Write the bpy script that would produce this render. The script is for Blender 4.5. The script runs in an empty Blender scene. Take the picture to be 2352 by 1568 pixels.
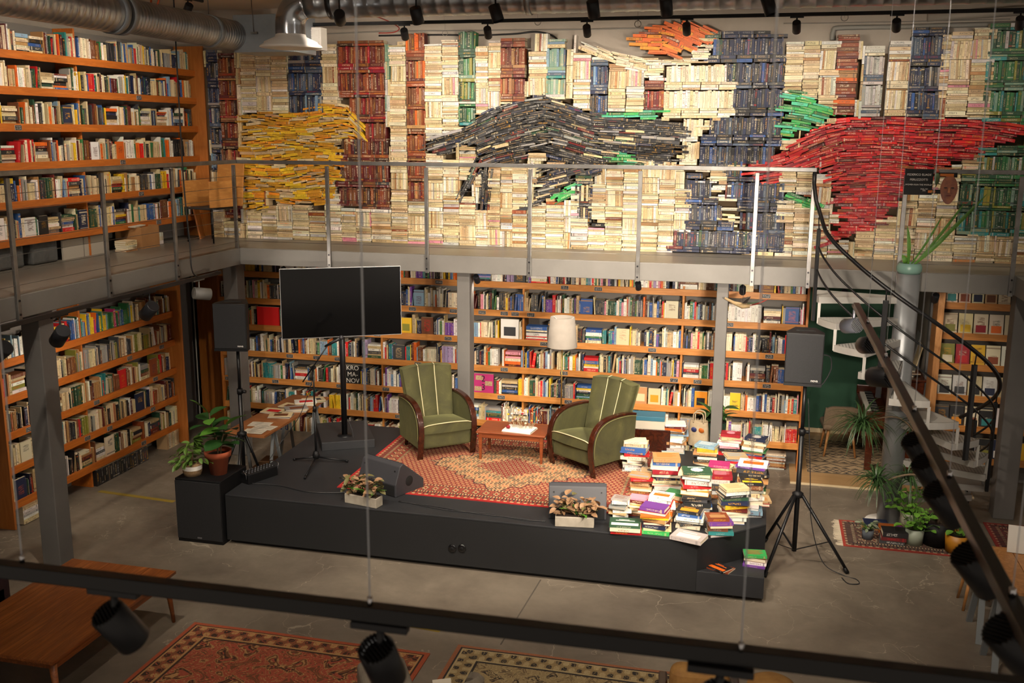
import bpy, bmesh, math, random
import numpy as np
from mathutils import Vector, Matrix, Euler
from math import sin, cos, pi, radians as rad
random.seed(7)
RNG = random.Random(11)
SC = bpy.context.scene
COL = SC.collection
# ------------------------------------------------------------------ camera
FPX, IW, IH = 2316.08, 2352, 1568
YAW, PIT, ROL = rad(13.87916), rad(11.68625), rad(0.35352)
CAM = Vector((0, 0, 4.2))
_f = Vector((-sin(YAW) * cos(PIT), cos(YAW) * cos(PIT), -sin(PIT)))
_r = Vector((cos(YAW), sin(YAW), 0)); _u = _r.cross(_f)
CR = _r * cos(ROL) + _u * sin(ROL); CU = -_r * sin(ROL) + _u * cos(ROL); CF = _f
cd = bpy.data.cameras.new('camera'); cam = bpy.data.objects.new('camera', cd); COL.objects.link(cam)
cd.sensor_width = 36; cd.lens = 36 * FPX / IW; cd.clip_start = 0.05; cd.clip_end = 100
cam.matrix_world = Matrix(((CR.x, CU.x, -CF.x, CAM.x), (CR.y, CU.y, -CF.y, CAM.y), (CR.z, CU.z, -CF.z, CAM.z), (0, 0, 0, 1)))
cd.dof.use_dof = True; cd.dof.focus_distance = 11.0; cd.dof.aperture_fstop = 4.5
SC.camera = cam
# ------------------------------------------------------------------ world, exposure
SC.view_settings.view_transform = 'Standard'
try: SC.view_settings.look = 'None'
except Exception: pass
SC.view_settings.gamma = 1; SC.view_settings.use_curve_mapping = False
SC.view_settings.exposure = 0.16
cy = SC.cycles; cy.use_light_tree = False
cy.max_bounces = 4; cy.diffuse_bounces = 3; cy.glossy_bounces = 2; cy.transmission_bounces = 2; cy.transparent_max_bounces = 4; cy.use_adaptive_sampling = True; cy.adaptive_threshold = 0.08; cy.caustics_reflective = False; cy.caustics_refractive = False
wd = bpy.data.worlds.new('world'); SC.world = wd; wd.use_nodes = True
wd.node_tree.nodes['Background'].inputs[0].default_value = (1.0, 0.84, 0.68, 1)
wd.node_tree.nodes['Background'].inputs[1].default_value = 0.34

def ray(x, y): return CR * (x - IW / 2) + CU * (IH / 2 - y) + CF * FPX
def _on(x, y, a, v):
    d = ray(x, y); return CAM + d * ((v - CAM[a]) / d[a])
def onX(x, y, v): return _on(x, y, 0, v)
def onY(x, y, v): return _on(x, y, 1, v)
def onZ(x, y, v): return _on(x, y, 2, v)
def proj(p):
    d = Vector(p) - CAM; z = d.dot(CF); return (IW / 2 + FPX * d.dot(CR) / z, IH / 2 - FPX * d.dot(CU) / z)

def srgb(r, g=None, b=None):
    if g is None:
        h = r; r, g, b = int(h[0:2], 16) / 255, int(h[2:4], 16) / 255, int(h[4:6], 16) / 255
    f = lambda c: c / 12.92 if c <= 0.04045 else ((c + 0.055) / 1.055) ** 2.4
    return (f(r), f(g), f(b), 1)
# ------------------------------------------------------------------ materials
MATS = {}
def mat(name, col, rough=0.6, metal=0.0, **k):
    if name in MATS: return MATS[name]
    m = bpy.data.materials.new(name); m.use_nodes = True
    b = m.node_tree.nodes['Principled BSDF']
    b.inputs['Base Color'].default_value = col if not isinstance(col, str) else srgb(col)
    b.inputs['Roughness'].default_value = rough; b.inputs['Metallic'].default_value = metal
    for kk, v in k.items(): b.inputs[kk.replace('_', ' ')].default_value = v
    MATS[name] = m; return m
class NT:
    def __init__(s, m): s.t = m.node_tree; s.b = s.t.nodes['Principled BSDF']
    def n(s, ty, **k):
        o = s.t.nodes.new(ty)
        for a, v in k.items(): setattr(o, a, v)
        return o
    def l(s, a, b): s.t.links.new(a, b)
    def math(s, op, a, b=None, c=None):
        o = s.n('ShaderNodeMath', operation=op)
        for i, v in enumerate((a, b, c)):
            if v is None: continue
            if isinstance(v, (int, float)): o.inputs[i].default_value = v
            else: s.l(v, o.inputs[i])
        return o.outputs[0]
    def mix(s, f, a, b):
        o = s.n('ShaderNodeMix', data_type='RGBA')
        for i, v in ((0, f), (6, a), (7, b)):
            if isinstance(v, (int, float, tuple)): o.inputs[i].default_value = v
            else: s.l(v, o.inputs[i])
        return o.outputs[2]
    def coords(s, kind='Object', scale=(1, 1, 1), rot=(0, 0, 0)):
        tc = s.n('ShaderNodeTexCoord'); mp = s.n('ShaderNodeMapping')
        mp.inputs['Scale'].default_value = scale; mp.inputs['Rotation'].default_value = rot
        s.l(tc.outputs[kind], mp.inputs[0]); return mp.outputs[0]
    def noise(s, vec, scale, detail=4, rough=0.55, dist=0.0):
        o = s.n('ShaderNodeTexNoise'); s.l(vec, o.inputs['Vector'])
        o.inputs['Scale'].default_value = scale; o.inputs['Detail'].default_value = detail
        o.inputs['Roughness'].default_value = rough; o.inputs['Distortion'].default_value = dist
        return o.outputs[0]
    def ramp(s, fac, stops):
        o = s.n('ShaderNodeValToRGB'); s.l(fac, o.inputs[0]); e = o.color_ramp.elements
        while len(e) < len(stops): e.new(0.5)
        for q, (p, c) in zip(e, stops): q.position = p; q.color = c
        return o.outputs[0]
    def bump(s, h, st=0.2, dist=0.01):
        o = s.n('ShaderNodeBump'); o.inputs['Strength'].default_value = st; o.inputs['Distance'].default_value = dist
        s.l(h, o.inputs['Height']); s.l(o.outputs[0], s.b.inputs['Normal'])
def wood(name, c1, c2, scale=(1.2, 14, 14), rough=0.45):
    m = mat(name, c1, rough); t = NT(m)
    v = t.coords('Object', scale)
    nz = t.noise(v, 1.6, 6, 0.6, 0.6)
    c = t.ramp(nz, [(0.3, srgb(c1)), (0.52, srgb(c2)), (0.7, srgb(c1))])
    f = t.noise(v, 9, 3, 0.6)
    c = t.mix(t.math('MULTIPLY', f, 0.35), c, srgb(c2))
    t.l(c, t.b.inputs['Base Color']); t.bump(f, 0.08, 0.002); return m
def blotch(name, c1, c2, scale=2.0, rough=0.6, metal=0.0, fine=40, bump=0.05):
    m = mat(name, c1, rough, metal); t = NT(m); v = t.coords('Object')
    a = t.noise(v, scale, 6, 0.6); c = t.ramp(a, [(0.32, srgb(c1)), (0.68, srgb(c2))])
    b = t.noise(v, fine, 3); c = t.mix(t.math('MULTIPLY', b, 0.25), c, srgb(c1))
    t.l(c, t.b.inputs['Base Color']); t.bump(b, bump, 0.004); return m

W_CASE = wood('bookcase_wood', 'b56a2c', '8f4c1b', (2.0, 2.0, 18))
W_CASEY = wood('bookcase_wood_long', 'c9742a', 'a85a1c', (16, 1.4, 16))
W_CASEX = wood('bookcase_wood_across', 'd08f4c', 'b57434', (1.4, 16, 16))
W_PANEL = wood('panel_plywood', 'c27a3a', 'a86228', (7, 7, 0.9))
W_TEAK = wood('teak', 'a2602e', '6a3818', (14, 1.0, 14), 0.35)
W_TABLE = wood('coffee_table_wood', '8b4a26', '6b3216', (1.2, 14, 14), 0.4)
W_DESK = wood('desk_board', '9a6238', '845029', (3, 9, 9), 0.5)
W_DARK = wood('dark_armrest_wood', '4a2110', '2a1008', (6, 6, 6), 0.22)
W_LIGHT = wood('light_wood', 'c08a55', 'a06c3a', (9, 9, 2), 0.5)
W_VENEER = wood('veneer', 'c68f4c', 'ad743a', (3, 3, 12), 0.4)
W_PARQ = wood('pale_board_floor', 'a98a62', '97764e', (1.2, 18, 10), 0.5)
W_PIANO = wood('piano_wood', '5d2a14', '3c1608', (2, 2, 10), 0.25)
STEEL = blotch('raw_steel', '8d8b88', '6b6967', 6, 0.38, 0.85, 60)
GALV = blotch('galvanised_metal', 'b9bcc0', '8f9398', 5, 0.3, 0.9, 30, 0.02)
GALVD = blotch('galvanised_box', '8d9398', '7d8388', 4, 0.5, 0.25, 30, 0.02)
SLAB = blotch('slab_paint', '76736e', '65625d', 1.3, 0.55)
SLABTOP = blotch('gallery_floor', '6b655b', '575147', 1.1, 0.35)
COLUMN = blotch('column_paint', '686561', '5c5956', 2, 0.6)
BLACK = mat('black_plastic', '0c0c0e', 0.55, 0.0, Specular_IOR_Level=0.3)
BLACKM = mat('black_metal', '0e0e10', 0.38, 0.0, Specular_IOR_Level=0.4)
LAMPB = mat('lamp_black', '17181c', 0.45, 0.0, Specular_IOR_Level=0.4)
STAGE = blotch('stage_paint', '232427', '1b1c1f', 2.5, 0.55)
STAGEF = blotch('stage_front_paint', '131416', '0f1012', 2.5, 0.65)
WHITE = mat('white_paint', 'd9d5cd', 0.6)
PLASTER = blotch('plaster', 'b9aea0', '9c9286', 0.8, 0.9)
CEIL = blotch('ceiling_paint', 'd6cdbf', 'c2b8a8', 0.6, 0.95)
GREEN = blotch('green_wall_paint', '28503a', '244a35', 2.0, 0.8, 0, 90, 0.15)
GREYPAINT = mat('grey_paint', '5d5b5a', 0.6)
PAGES = mat('paper_pages', 'd8ccb2', 0.9)
PAPER = mat('paper', 'b8ae9c', 0.85)
CHROME = mat('chrome', 'c8c8cc', 0.15, 1.0)
# floor
FLOORM = mat('polished_concrete', '6f675c', 0.4)
def _floor():
    t = NT(FLOORM); v = t.coords('Object')
    a = t.noise(v, 0.9, 8, 0.62, 0.4); b = t.noise(v, 5.0, 6, 0.65)
    c = t.ramp(a, [(0.3, srgb('544b41')), (0.5, srgb('71675a')), (0.72, srgb('8a7f70'))])
    c = t.mix(t.math('MULTIPLY', b, 0.5), c, srgb('5e554a'))
    w = t.noise(v, 1.7, 5, 0.6)
    mx = t.n('ShaderNodeVectorMath', operation='MULTIPLY_ADD')
    nv = t.n('ShaderNodeTexNoise'); t.l(v, nv.inputs['Vector']); nv.inputs['Scale'].default_value = 2.2; nv.inputs['Detail'].default_value = 5
    t.l(nv.outputs[1], mx.inputs[0]); mx.inputs[1].default_value = (0.9, 0.9, 0); t.l(v, mx.inputs[2])
    vo = t.n('ShaderNodeTexVoronoi', feature='DISTANCE_TO_EDGE'); vo.inputs['Scale'].default_value = 1.7
    t.l(mx.outputs[0], vo.inputs['Vector'])
    crack = t.math('LESS_THAN', vo.outputs['Distance'], 0.005)
    mask = t.math('GREATER_THAN', t.noise(v, 0.55, 3), 0.48)
    cr = t.math('MULTIPLY', t.math('MULTIPLY', crack, mask), 0.3)
    c = t.mix(cr, c, srgb('c9bda6'))
    t.l(c, t.b.inputs['Base Color'])
    t.l(t.ramp(b, [(0.3, (0.32,) * 3 + (1,)), (0.75, (0.55,) * 3 + (1,))]), t.b.inputs['Roughness'])
_floor()
# books: colour, ink and spine print come from per-face attributes
BOOKM = mat('book_cover', 'ffffff', 0.55)
def _book():
    t = NT(BOOKM)
    a = t.n('ShaderNodeAttribute', attribute_name='col'); k = t.n('ShaderNodeAttribute', attribute_name='ink')
    uv = t.n('ShaderNodeUVMap', uv_map='UVMap'); sp = t.n('ShaderNodeSeparateXYZ'); t.l(uv.outputs[0], sp.inputs[0])
    u, v = sp.outputs[0], sp.outputs[1]; r = k.outputs['Alpha']
    cb = t.n('ShaderNodeCombineXYZ')
    t.l(t.math('MULTIPLY', u, 34), cb.inputs[0]); t.l(t.math('MULTIPLY', v, 3.2), cb.inputs[1]); t.l(t.math('MULTIPLY', r, 91), cb.inputs[2])
    nz = t.noise(cb.outputs[0], 1.0, 1, 0.5)
    tx = t.math('GREATER_THAN', nz, 0.5)
    bv = t.math('LESS_THAN', t.math('ABSOLUTE', t.math('SUBTRACT', v, 0.5)), 0.26)
    lo = t.math('ADD', t.math('MULTIPLY', r, 0.22), 0.1)
    hi = t.math('ADD', lo, t.math('ADD', 0.3, t.math('MULTIPLY', t.math('FRACT', t.math('MULTIPLY', r, 17)), 0.4)))
    bu = t.math('MULTIPLY', t.math('GREATER_THAN', u, lo), t.math('LESS_THAN', u, hi))
    txt = t.math('MULTIPLY', t.math('MULTIPLY', tx, bv), bu)
    r2 = t.math('FRACT', t.math('MULTIPLY', r, 53))
    st = t.math('LESS_THAN', t.math('ABSOLUTE', t.math('SUBTRACT', u, 0.87)), 0.035)
    st = t.math('MULTIPLY', t.math('MULTIPLY', st, t.math('GREATER_THAN', r2, 0.55)), t.math('GREATER_THAN', u, 0.0))
    st2 = t.math('LESS_THAN', t.math('ABSOLUTE', t.math('SUBTRACT', u, 0.07)), 0.015)
    st2 = t.math('MULTIPLY', st2, t.math('GREATER_THAN', r2, 0.75))
    f = t.math('MINIMUM', t.math('ADD', t.math('ADD', txt, st), st2), 1.0)
    c = t.mix(t.math('MULTIPLY', f, 0.62), a.outputs['Color'], k.outputs['Color'])
    t.l(c, t.b.inputs['Base Color'])
_book()
VCOL = mat('woven_rug', 'ffffff', 0.95)
def _vc():
    t = NT(VCOL); a = t.n('ShaderNodeAttribute', attribute_name='col')
    t.l(a.outputs['Color'], t.b.inputs['Base Color'])
    t.bump(t.noise(t.coords('Object'), 350, 2), 0.3, 0.004)
_vc()
def velvet():
    m = mat('green_velvet', '545a26', 0.85, 0.0, Sheen_Weight=0.35, Sheen_Roughness=0.4); t = NT(m); v = t.coords('Object')
    m.node_tree.nodes['Principled BSDF'].inputs['Sheen Tint'].default_value = srgb('a8a870')
    a = t.noise(v, 3.5, 5, 0.6, 0.6); c = t.ramp(a, [(0.3, srgb('2e2d14')), (0.55, srgb('403e1c')), (0.75, srgb('56532c'))])
    b = t.noise(v, 60, 3); c = t.mix(t.math('MULTIPLY', b, 0.3), c, srgb('333216')); t.l(c, t.b.inputs['Base Color']); t.bump(b, 0.25, 0.003); return m
VELVET = velvet()
# ------------------------------------------------------------------ mesh helpers
class MB:
    def __init__(s): s.v = []; s.f = []; s.sm = []
    def add(s, vs, fs, smooth=False):
        o = len(s.v); s.v += [tuple(p) for p in vs]; s.f += [tuple(i + o for i in f) for f in fs]; s.sm += [smooth] * len(fs); return s
    def box(s, x0, x1, y0, y1, z0, z1, M=None):
        vs = [Vector(p) for p in ((x0, y0, z0), (x1, y0, z0), (x1, y1, z0), (x0, y1, z0), (x0, y0, z1), (x1, y0, z1), (x1, y1, z1), (x0, y1, z1))]
        if M is not None: vs = [M @ p for p in vs]
        return s.add(vs, [(3, 2, 1, 0), (4, 5, 6, 7), (0, 1, 5, 4), (1, 2, 6, 5), (2, 3, 7, 6), (3, 0, 4, 7)])
    def bar(s, a, b, w, h=None, up=(0, 0, 1)):
        a, b = Vector(a), Vector(b); h = h or w; d = b - a; L = d.length; d.normalize(); up = Vector(up)
        if abs(d.dot(up)) > 0.99: up = Vector((0, 1, 0)) if abs(d.y) < 0.9 else Vector((1, 0, 0))
        x = d.cross(up).normalized(); z = x.cross(d)
        M = Matrix(((x.x, d.x, z.x, a.x), (x.y, d.y, z.y, a.y), (x.z, d.z, z.z, a.z), (0, 0, 0, 1)))
        return s.box(-w / 2, w / 2, 0, L, -h / 2, h / 2, M)
    def tube(s, pts, r, n=10, caps=True, closed=False):
        pts = [Vector(p) for p in pts]; rs = r if isinstance(r, (list, tuple)) else [r] * len(pts)
        vs = []; fs = []; m = len(pts); prev = None
        for i, p in enumerate(pts):
            if closed: d = pts[(i + 1) % m] - pts[i - 1]
            else: d = pts[min(i + 1, m - 1)] - pts[max(i - 1, 0)]
            if d.length < 1e-9: d = Vector((0, 0, 1))
            d.normalize()
            if prev is None:
                a = Vector((0, 0, 1)) if abs(d.z) < 0.9 else Vector((1, 0, 0)); x = d.cross(a).normalized()
            else: x = (prev - d * prev.dot(d)); x = x.normalized() if x.length > 1e-6 else d.orthogonal().normalized()
            prev = x; y = d.cross(x)
            for j in range(n):
                t = 2 * pi * j / n; vs.append(p + (x * cos(t) + y * sin(t)) * rs[i])
        for i in range(m if closed else m - 1):
            k = (i + 1) % m
            for j in range(n): fs.append((i * n + j, i * n + (j + 1) % n, k * n + (j + 1) % n, k * n + j))
        s.add(vs, fs, True)
        if caps and not closed:
            o = len(s.v) - len(vs); s.f += [tuple(o + j for j in range(n))[::-1], tuple(o + (m - 1) * n + j for j in range(n))]; s.sm += [False, False]
        return s
    def cyl(s, a, b, r, n=16, r2=None): return s.tube([a, b], [r, r if r2 is None else r2], n)
    def lathe(s, prof, n=24, M=None, smooth=True):
        vs = []; fs = []; m = len(prof)
        for r, z in prof:
            for j in range(n):
                t = 2 * pi * j / n; p = Vector((r * cos(t), r * sin(t), z)); vs.append(M @ p if M is not None else p)
        for i in range(m - 1):
            for j in range(n): fs.append((i * n + j, i * n + (j + 1) % n, (i + 1) * n + (j + 1) % n, (i + 1) * n + j))
        return s.add(vs, fs, smooth)
    def prism(s, poly, z0, z1, M=None):
        n = len(poly); vs = [Vector((x, y, z0)) for x, y in poly] + [Vector((x, y, z1)) for x, y in poly]
        if M is not None: vs = [M @ p for p in vs]
        fs = [tuple(range(n))[::-1], tuple(range(n, 2 * n))] + [(i, (i + 1) % n, n + (i + 1) % n, n + i) for i in range(n)]
        return s.add(vs, fs)
    def sheet(s, rows, smooth=True):
        m = len(rows); n = len(rows[0]); vs = [p for r in rows for p in r]
        return s.add(vs, [(i * n + j, i * n + j + 1, (i + 1) * n + j + 1, (i + 1) * n + j) for i in range(m - 1) for j in range(n - 1)], smooth)
    def build(s, name, material, parent=None, bevel=0, seg=2, mods=None):
        me = bpy.data.meshes.new(name); me.from_pydata(s.v, [], s.f)
        me.polygons.foreach_set('use_smooth', s.sm); me.materials.append(material); me.update()
        o = bpy.data.objects.new(name, me); COL.objects.link(o)
        if parent is not None: o.parent = parent
        if bevel:
            b = o.modifiers.new('bevel', 'BEVEL'); b.width = bevel; b.segments = seg; b.limit_method = 'ANGLE'; b.angle_limit = rad(40)
        return o
def tag(o, label=None, cat=None, group=None, kind=None):
    if label: o['label'] = label
    if cat: o['category'] = cat
    if group: o['group'] = group
    if kind: o['kind'] = kind
    return o
def thing(name, label, cat, loc=(0, 0, 0), rz=0.0, group=None):
    o = bpy.data.objects.new(name, None); COL.objects.link(o); o.location = loc; o.rotation_euler = (0, 0, rz); o.empty_display_size = 0.1
    return tag(o, label, cat, group)
def struct(name, mb, m, label=None, **k):
    o = mb.build(name, m, **k); tag(o, label, None, None, 'structure'); return o
def copy_tree(o, parent=None):
    c = o.copy(); COL.objects.link(c); c.parent = parent
    for ch in o.children: copy_tree(ch, c)
    return c
def txt(name, body, size, loc, rot, m, parent=None, align='CENTER', extrude=0.0006):
    cu = bpy.data.curves.new(name, 'FONT'); cu.body = body; cu.size = size; cu.align_x = align; cu.align_y = 'CENTER'; cu.extrude = extrude
    cu.materials.append(m); o = bpy.data.objects.new(name, cu); COL.objects.link(o)
    bpy.context.view_layer.update()
    dg = bpy.context.evaluated_depsgraph_get(); me = bpy.data.meshes.new_from_object(o.evaluated_get(dg)); me.name = name
    bpy.data.objects.remove(o); bpy.data.curves.remove(cu)
    o = bpy.data.objects.new(name, me); COL.objects.link(o); o.location = loc; o.rotation_euler = rot
    if not me.materials: me.materials.append(m)
    if parent is not None: o.parent = parent
    return o
# ================================================================== the setting
ZG, ZB = 2.76, 2.55          # gallery floor, underside of the slab
XL, YR = -6.39, 11.5         # edges of the side gallery and of the back gallery
struct('floor', MB().box(-9, 5.5, -1, 15, -0.2, 0), FLOORM, 'polished grey concrete floor with pale hairline cracks')
struct('wall_left', MB().box(-8.4, -8.2, -1, 14.8, 0, 5.8), PLASTER, 'plastered side wall behind the tall bookcases')
struct('wall_back', MB().box(-8.4, 5.5, 12.86, 13.05, ZB, 5.8), PLASTER, 'pale plastered wall above the book mural')
struct('wall_back_lower', MB().box(-8.4, 0.62, 13.08, 13.2, 0, ZB), GREYPAINT, 'grey wall behind the lower bookcase')
struct('wall_alcove', MB().box(-0.2, 3.0, 14.6, 14.8, 0, ZB), GREEN, 'dark green painted wall behind the piano')
struct('wall_right_lower', MB().box(2.06, 5.5, 13.08, 13.2, 0, ZB), GREYPAINT, 'grey wall behind the magazine bookcase')
struct('ceiling', MB().box(-8.4, 5.5, -1, 13.05, 5.8, 6.0), CEIL, 'beige painted ceiling carrying ducts and track lights')
struct('slab_back', MB().box(-8.4, 5.5, YR, 14.8, ZB, ZG - 0.004), SLAB, 'grey edge of the back gallery floor', bevel=0.006)
struct('slab_side', MB().box(-8.2, XL, -1, YR, ZB, ZG - 0.004), SLAB, 'grey edge of the side gallery floor', bevel=0.006)
struct('slab_far_side', MB().box(2.62, 5.5, 3, YR, ZB, ZG - 0.004), SLAB, 'grey edge of the gallery corner beside the stairs', bevel=0.006)
struct('floor_gallery', MB().prism([(-8.2, -1), (XL - 0.012, -1), (XL - 0.012, YR + 0.012), (5.5, YR + 0.012), (5.5, 12.86), (-8.2, 12.86)], ZG - 0.004, ZG), SLABTOP, 'smooth grey brown gallery walkway')
p0 = onZ(1850, 1110, 0)
pq = struct('floor_alcove', MB().box(0.5, 2.6, 12.3, 14.6, 0.0, 0.014), W_PARQ, 'pale wooden board floor of the alcove')
struct('trim_1', MB().box(0.5, 2.6, 12.27, 12.3, 0, 0.018), mat('pale_edge', 'c9b591', 0.6), 'pale edging strip along the wooden floor')
struct('baseboard_alcove', MB().box(0.5, 2.6, 14.575, 14.6, 0.014, 0.075), mat('pale_edge', 'c9b591'), 'pale baseboard under the green wall')
def column(name, x0, x1, y0, y1, label): return struct(name, MB().box(x0, x1, y0, y1, 0, ZB), COLUMN, label, bevel=0.008)
column('pillar_1', -6.66, -6.46, 7.86, 8.06, 'dark grey square pillar in front of the side bookcase')
column('pillar_2', -6.66, -6.46, 11.52, 11.72, 'grey square pillar at the gallery corner')
column('pillar_3', -3.56, -3.4, 11.6, 11.8, 'grey square pillar behind the first armchair')
column('pillar_4', -0.465, -0.335, 11.6, 11.78, 'slim grey pillar behind the book piles')
column('pillar_5', 2.68, 2.9, 11.66, 11.88, 'grey square pillar beside the spiral stairs')
struct('pillar_6', MB().box(-8.2, -7.9, 12.2, 12.75, 0, ZB), GREYPAINT, 'dark grey wall pier beside the side bookcase')
struct('trim_2', MB().box(-8.02, -7.96, 13.0, 13.08, 0, ZB), WHITE, 'ragged white strip beside the orange plywood panel')
# yellow floor line, thin worn paint
YELL = mat('worn_yellow_paint', '8a7426', 0.6)
a, b = onZ(228, 1128, 0), onZ(400, 1152, 0)
struct('trim_3', MB().bar((a.x, a.y, 0.0015), (b.x, b.y, 0.0015), 0.06, 0.003), YELL, 'worn yellow stripe on the floor near the subwoofer')
a, b = onZ(700, 1395, 0), onZ(1010, 1450, 0)
struct('trim_4', MB().bar((a.x, a.y, 0.0015), (b.x, b.y, 0.0015), 0.03, 0.003), YELL, 'faint yellow stripe on the floor beside the rug')
JOINT = mat('floor_joint', '4c463d', 0.8)
a, b = onZ(1242, 1331, 0), onZ(1150, 1480, 0)
struct('trim_5', MB().bar((a.x, a.y, 0.001), (b.x, b.y, 0.001), 0.012, 0.002), JOINT, 'dark joint line across the concrete floor')

# ------------------------------------------------------------------ book construction
PAL = {  # plain colour name -> sRGB
 'cream': 'cdb98f', 'ivory': 'd9ccae', 'beige': 'b59a70', 'white': 'dedad0', 'grey': '8f8c88', 'pale grey': 'b9b5ae', 'charcoal': '38383a', 'black': '1c1b1c',
 'red': 'b3161b', 'bright red': 'd01818', 'crimson': '8f1020', 'maroon': '5a1a18', 'rust': '86401f', 'brown': '6b3d22', 'tan': 'a87c4d', 'orange': 'd9641a', 'amber': 'd98a1c',
 'yellow': 'd9b020', 'mustard': 'c08a1c', 'olive': '7d7a2e', 'green': '2f6a3c', 'bright green': '35a050', 'mint green': '4fb894', 'dark green': '24452f', 'teal': '2c7c7c', 'sea green': '74927f',
 'light blue': '7c98ac', 'blue': '2c5089', 'navy': '1c2440', 'slate blue': '465366', 'purple': '6a3a8c', 'lilac': '9a86a8', 'pink': 'd48a98', 'magenta': 'b02a6a', 'dark brown': '3c2216'}
LIGHTS = {'cream', 'ivory', 'beige', 'white', 'pale grey', 'yellow', 'mustard', 'amber', 'pink', 'light blue', 'tan', 'mint green', 'lilac', 'orange'}
PLIN = {k: srgb(v) for k, v in PAL.items()}
def jit(c, R, a=0.14):
    m = 1 + R.uniform(-a, a); return tuple(min(1, max(0.003, x * m * (1 + R.uniform(-a, a) * 0.4))) for x in c[:3]) + (1,)
PG = srgb('cbbd9f')
class Bk: pass
def book(c, u, v, n, L, T, D, name, R, two=None):
    """c: centre of the spine face; u along the spine, v across it, n from the spine out towards the viewer"""
    b = Bk(); b.c = Vector(c); b.u = Vector(u); b.v = Vector(v); b.n = Vector(n); b.L, b.T, b.D = L, T, D; b.name = name
    b.col = jit(PLIN[name], R); b.flip = R.random() < 0.5
    ink = R.choice(('charcoal', 'black', 'maroon', 'brown')) if name in LIGHTS else R.choice(('ivory', 'cream', 'mustard', 'pale grey', 'beige'))
    if R.random() < 0.08: ink = R.choice(('red', 'orange', 'navy'))
    b.ink = PLIN[ink][:3] + (R.random(),)
    if R.random() < 0.35: b.ink = tuple(0.55 * q + 0.45 * w for q, w in zip(b.ink[:3], b.col[:3])) + (b.ink[3],)
    return b
_F = [(0, 1, 2, 3), (4, 7, 6, 5), (0, 4, 5, 1), (2, 6, 7, 3), (1, 5, 6, 2), (0, 3, 7, 4)]   # front, back, -v, +v, +u, -u
def books_mesh(name, bs, origin=None):
    n = len(bs); V = np.empty((n * 8, 3)); 
    for i, b in enumerate(bs):
        u, v, d = b.u * (b.L / 2), b.v * (b.T / 2), b.n * (-b.D); c = b.c - origin if origin is not None else b.c
        for j, (su, sv) in enumerate(((-1, -1), (1, -1), (1, 1), (-1, 1))):
            p = c + u * su + v * sv; V[i * 8 + j] = p; V[i * 8 + 4 + j] = p + d
    me = bpy.data.meshes.new(name)
    F = [tuple(k + i * 8 for k in f) for i in range(n) for f in _F]
    me.from_pydata(V.tolist(), [], F)
    col = np.empty((n, 6, 4), np.float32); ink = np.empty((n, 6, 4), np.float32); uv = np.full((n, 6, 4, 2), -5.0, np.float32)
    for i, b in enumerate(bs):
        col[i, :] = b.col; col[i, 4] = col[i, 5] = col[i, 1] = PG; ink[i, :] = b.ink
        q = [(0, 0), (1, 0), (1, 1), (0, 1)]
        if b.flip: q = [(1 - a, 1 - c) for a, c in q]
        uv[i, 0] = q
    a = me.attributes.new('col', 'FLOAT_COLOR', 'FACE'); a.data.foreach_set('color', col.ravel())
    a = me.attributes.new('ink', 'FLOAT_COLOR', 'FACE'); a.data.foreach_set('color', ink.ravel())
    ul = me.uv_layers.new(name='UVMap'); ul.data.foreach_set('uv', uv.ravel())
    me.materials.append(BOOKM); return me
def books_obj(name, bs, parent=None, local=True):
    org = bs[0].c.copy() if (local and len(bs) == 1) else None
    me = books_mesh(name, bs, org); o = bpy.data.objects.new(name, me); COL.objects.link(o)
    if org is not None: o.location = org
    if parent is not None: o.parent = parent
    return o
def pick(R, pal):
    ks = list(pal); return R.choices(ks, [pal[k] for k in ks])[0]
def px_area(b):
    d = (b.c - CAM).length; return b.L * b.T / d / d
def in_view(p, m=10):
    x, y = proj(p); return -m < x < IW + m and -m < y < IH + m
# ------------------------------------------------------------------ the book mural
YM = 12.58
UX, UZ, NY = Vector((1, 0, 0)), Vector((0, 0, 1)), Vector((0, -1, 0))
CREAMP = {'cream': 38, 'ivory': 26, 'beige': 16, 'white': 8, 'pale grey': 5, 'tan': 3, 'rust': 1, 'pink': 1}
BLUEP = {'navy': 34, 'slate blue': 26, 'blue': 7, 'charcoal': 10, 'light blue': 7, 'grey': 6, 'black': 5}
NAVYP = {'navy': 46, 'black': 22, 'charcoal': 16, 'slate blue': 10, 'blue': 4, 'maroon': 2, 'dark green': 2}
REDBR = {'maroon': 30, 'rust': 28, 'brown': 18, 'crimson': 10, 'tan': 6, 'dark brown': 10}
ORBR = {'rust': 46, 'brown': 24, 'orange': 3, 'maroon': 14, 'tan': 13}
GREENP = {'dark green': 42, 'green': 24, 'sea green': 12, 'olive': 8, 'teal': 8, 'pale grey': 3}
TEALP = {'sea green': 26, 'light blue': 24, 'slate blue': 22, 'pale grey': 14, 'cream': 8, 'teal': 8}
YELLP = {'mustard': 34, 'yellow': 26, 'amber': 12, 'cream': 17, 'beige': 11}
WOLFP = {'black': 54, 'charcoal': 28, 'navy': 5, 'grey': 4, 'maroon': 3, 'cream': 4, 'dark green': 2}
WHITEP = {'ivory': 52, 'white': 24, 'cream': 22, 'beige': 2}
REDP = {'red': 44, 'crimson': 30, 'bright red': 16, 'maroon': 8, 'rust': 2}
ORANGEP = {'orange': 68, 'amber': 18, 'rust': 14}
BGREENP = {'bright green': 46, 'mint green': 28, 'green': 22, 'cream': 4}
GREYP = {'pale grey': 40, 'grey': 20, 'slate blue': 18, 'lilac': 8, 'ivory': 14}
def P2(pts): return [(onY(x, y, YM).x, onY(x, y, YM).z) for x, y in pts]
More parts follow.
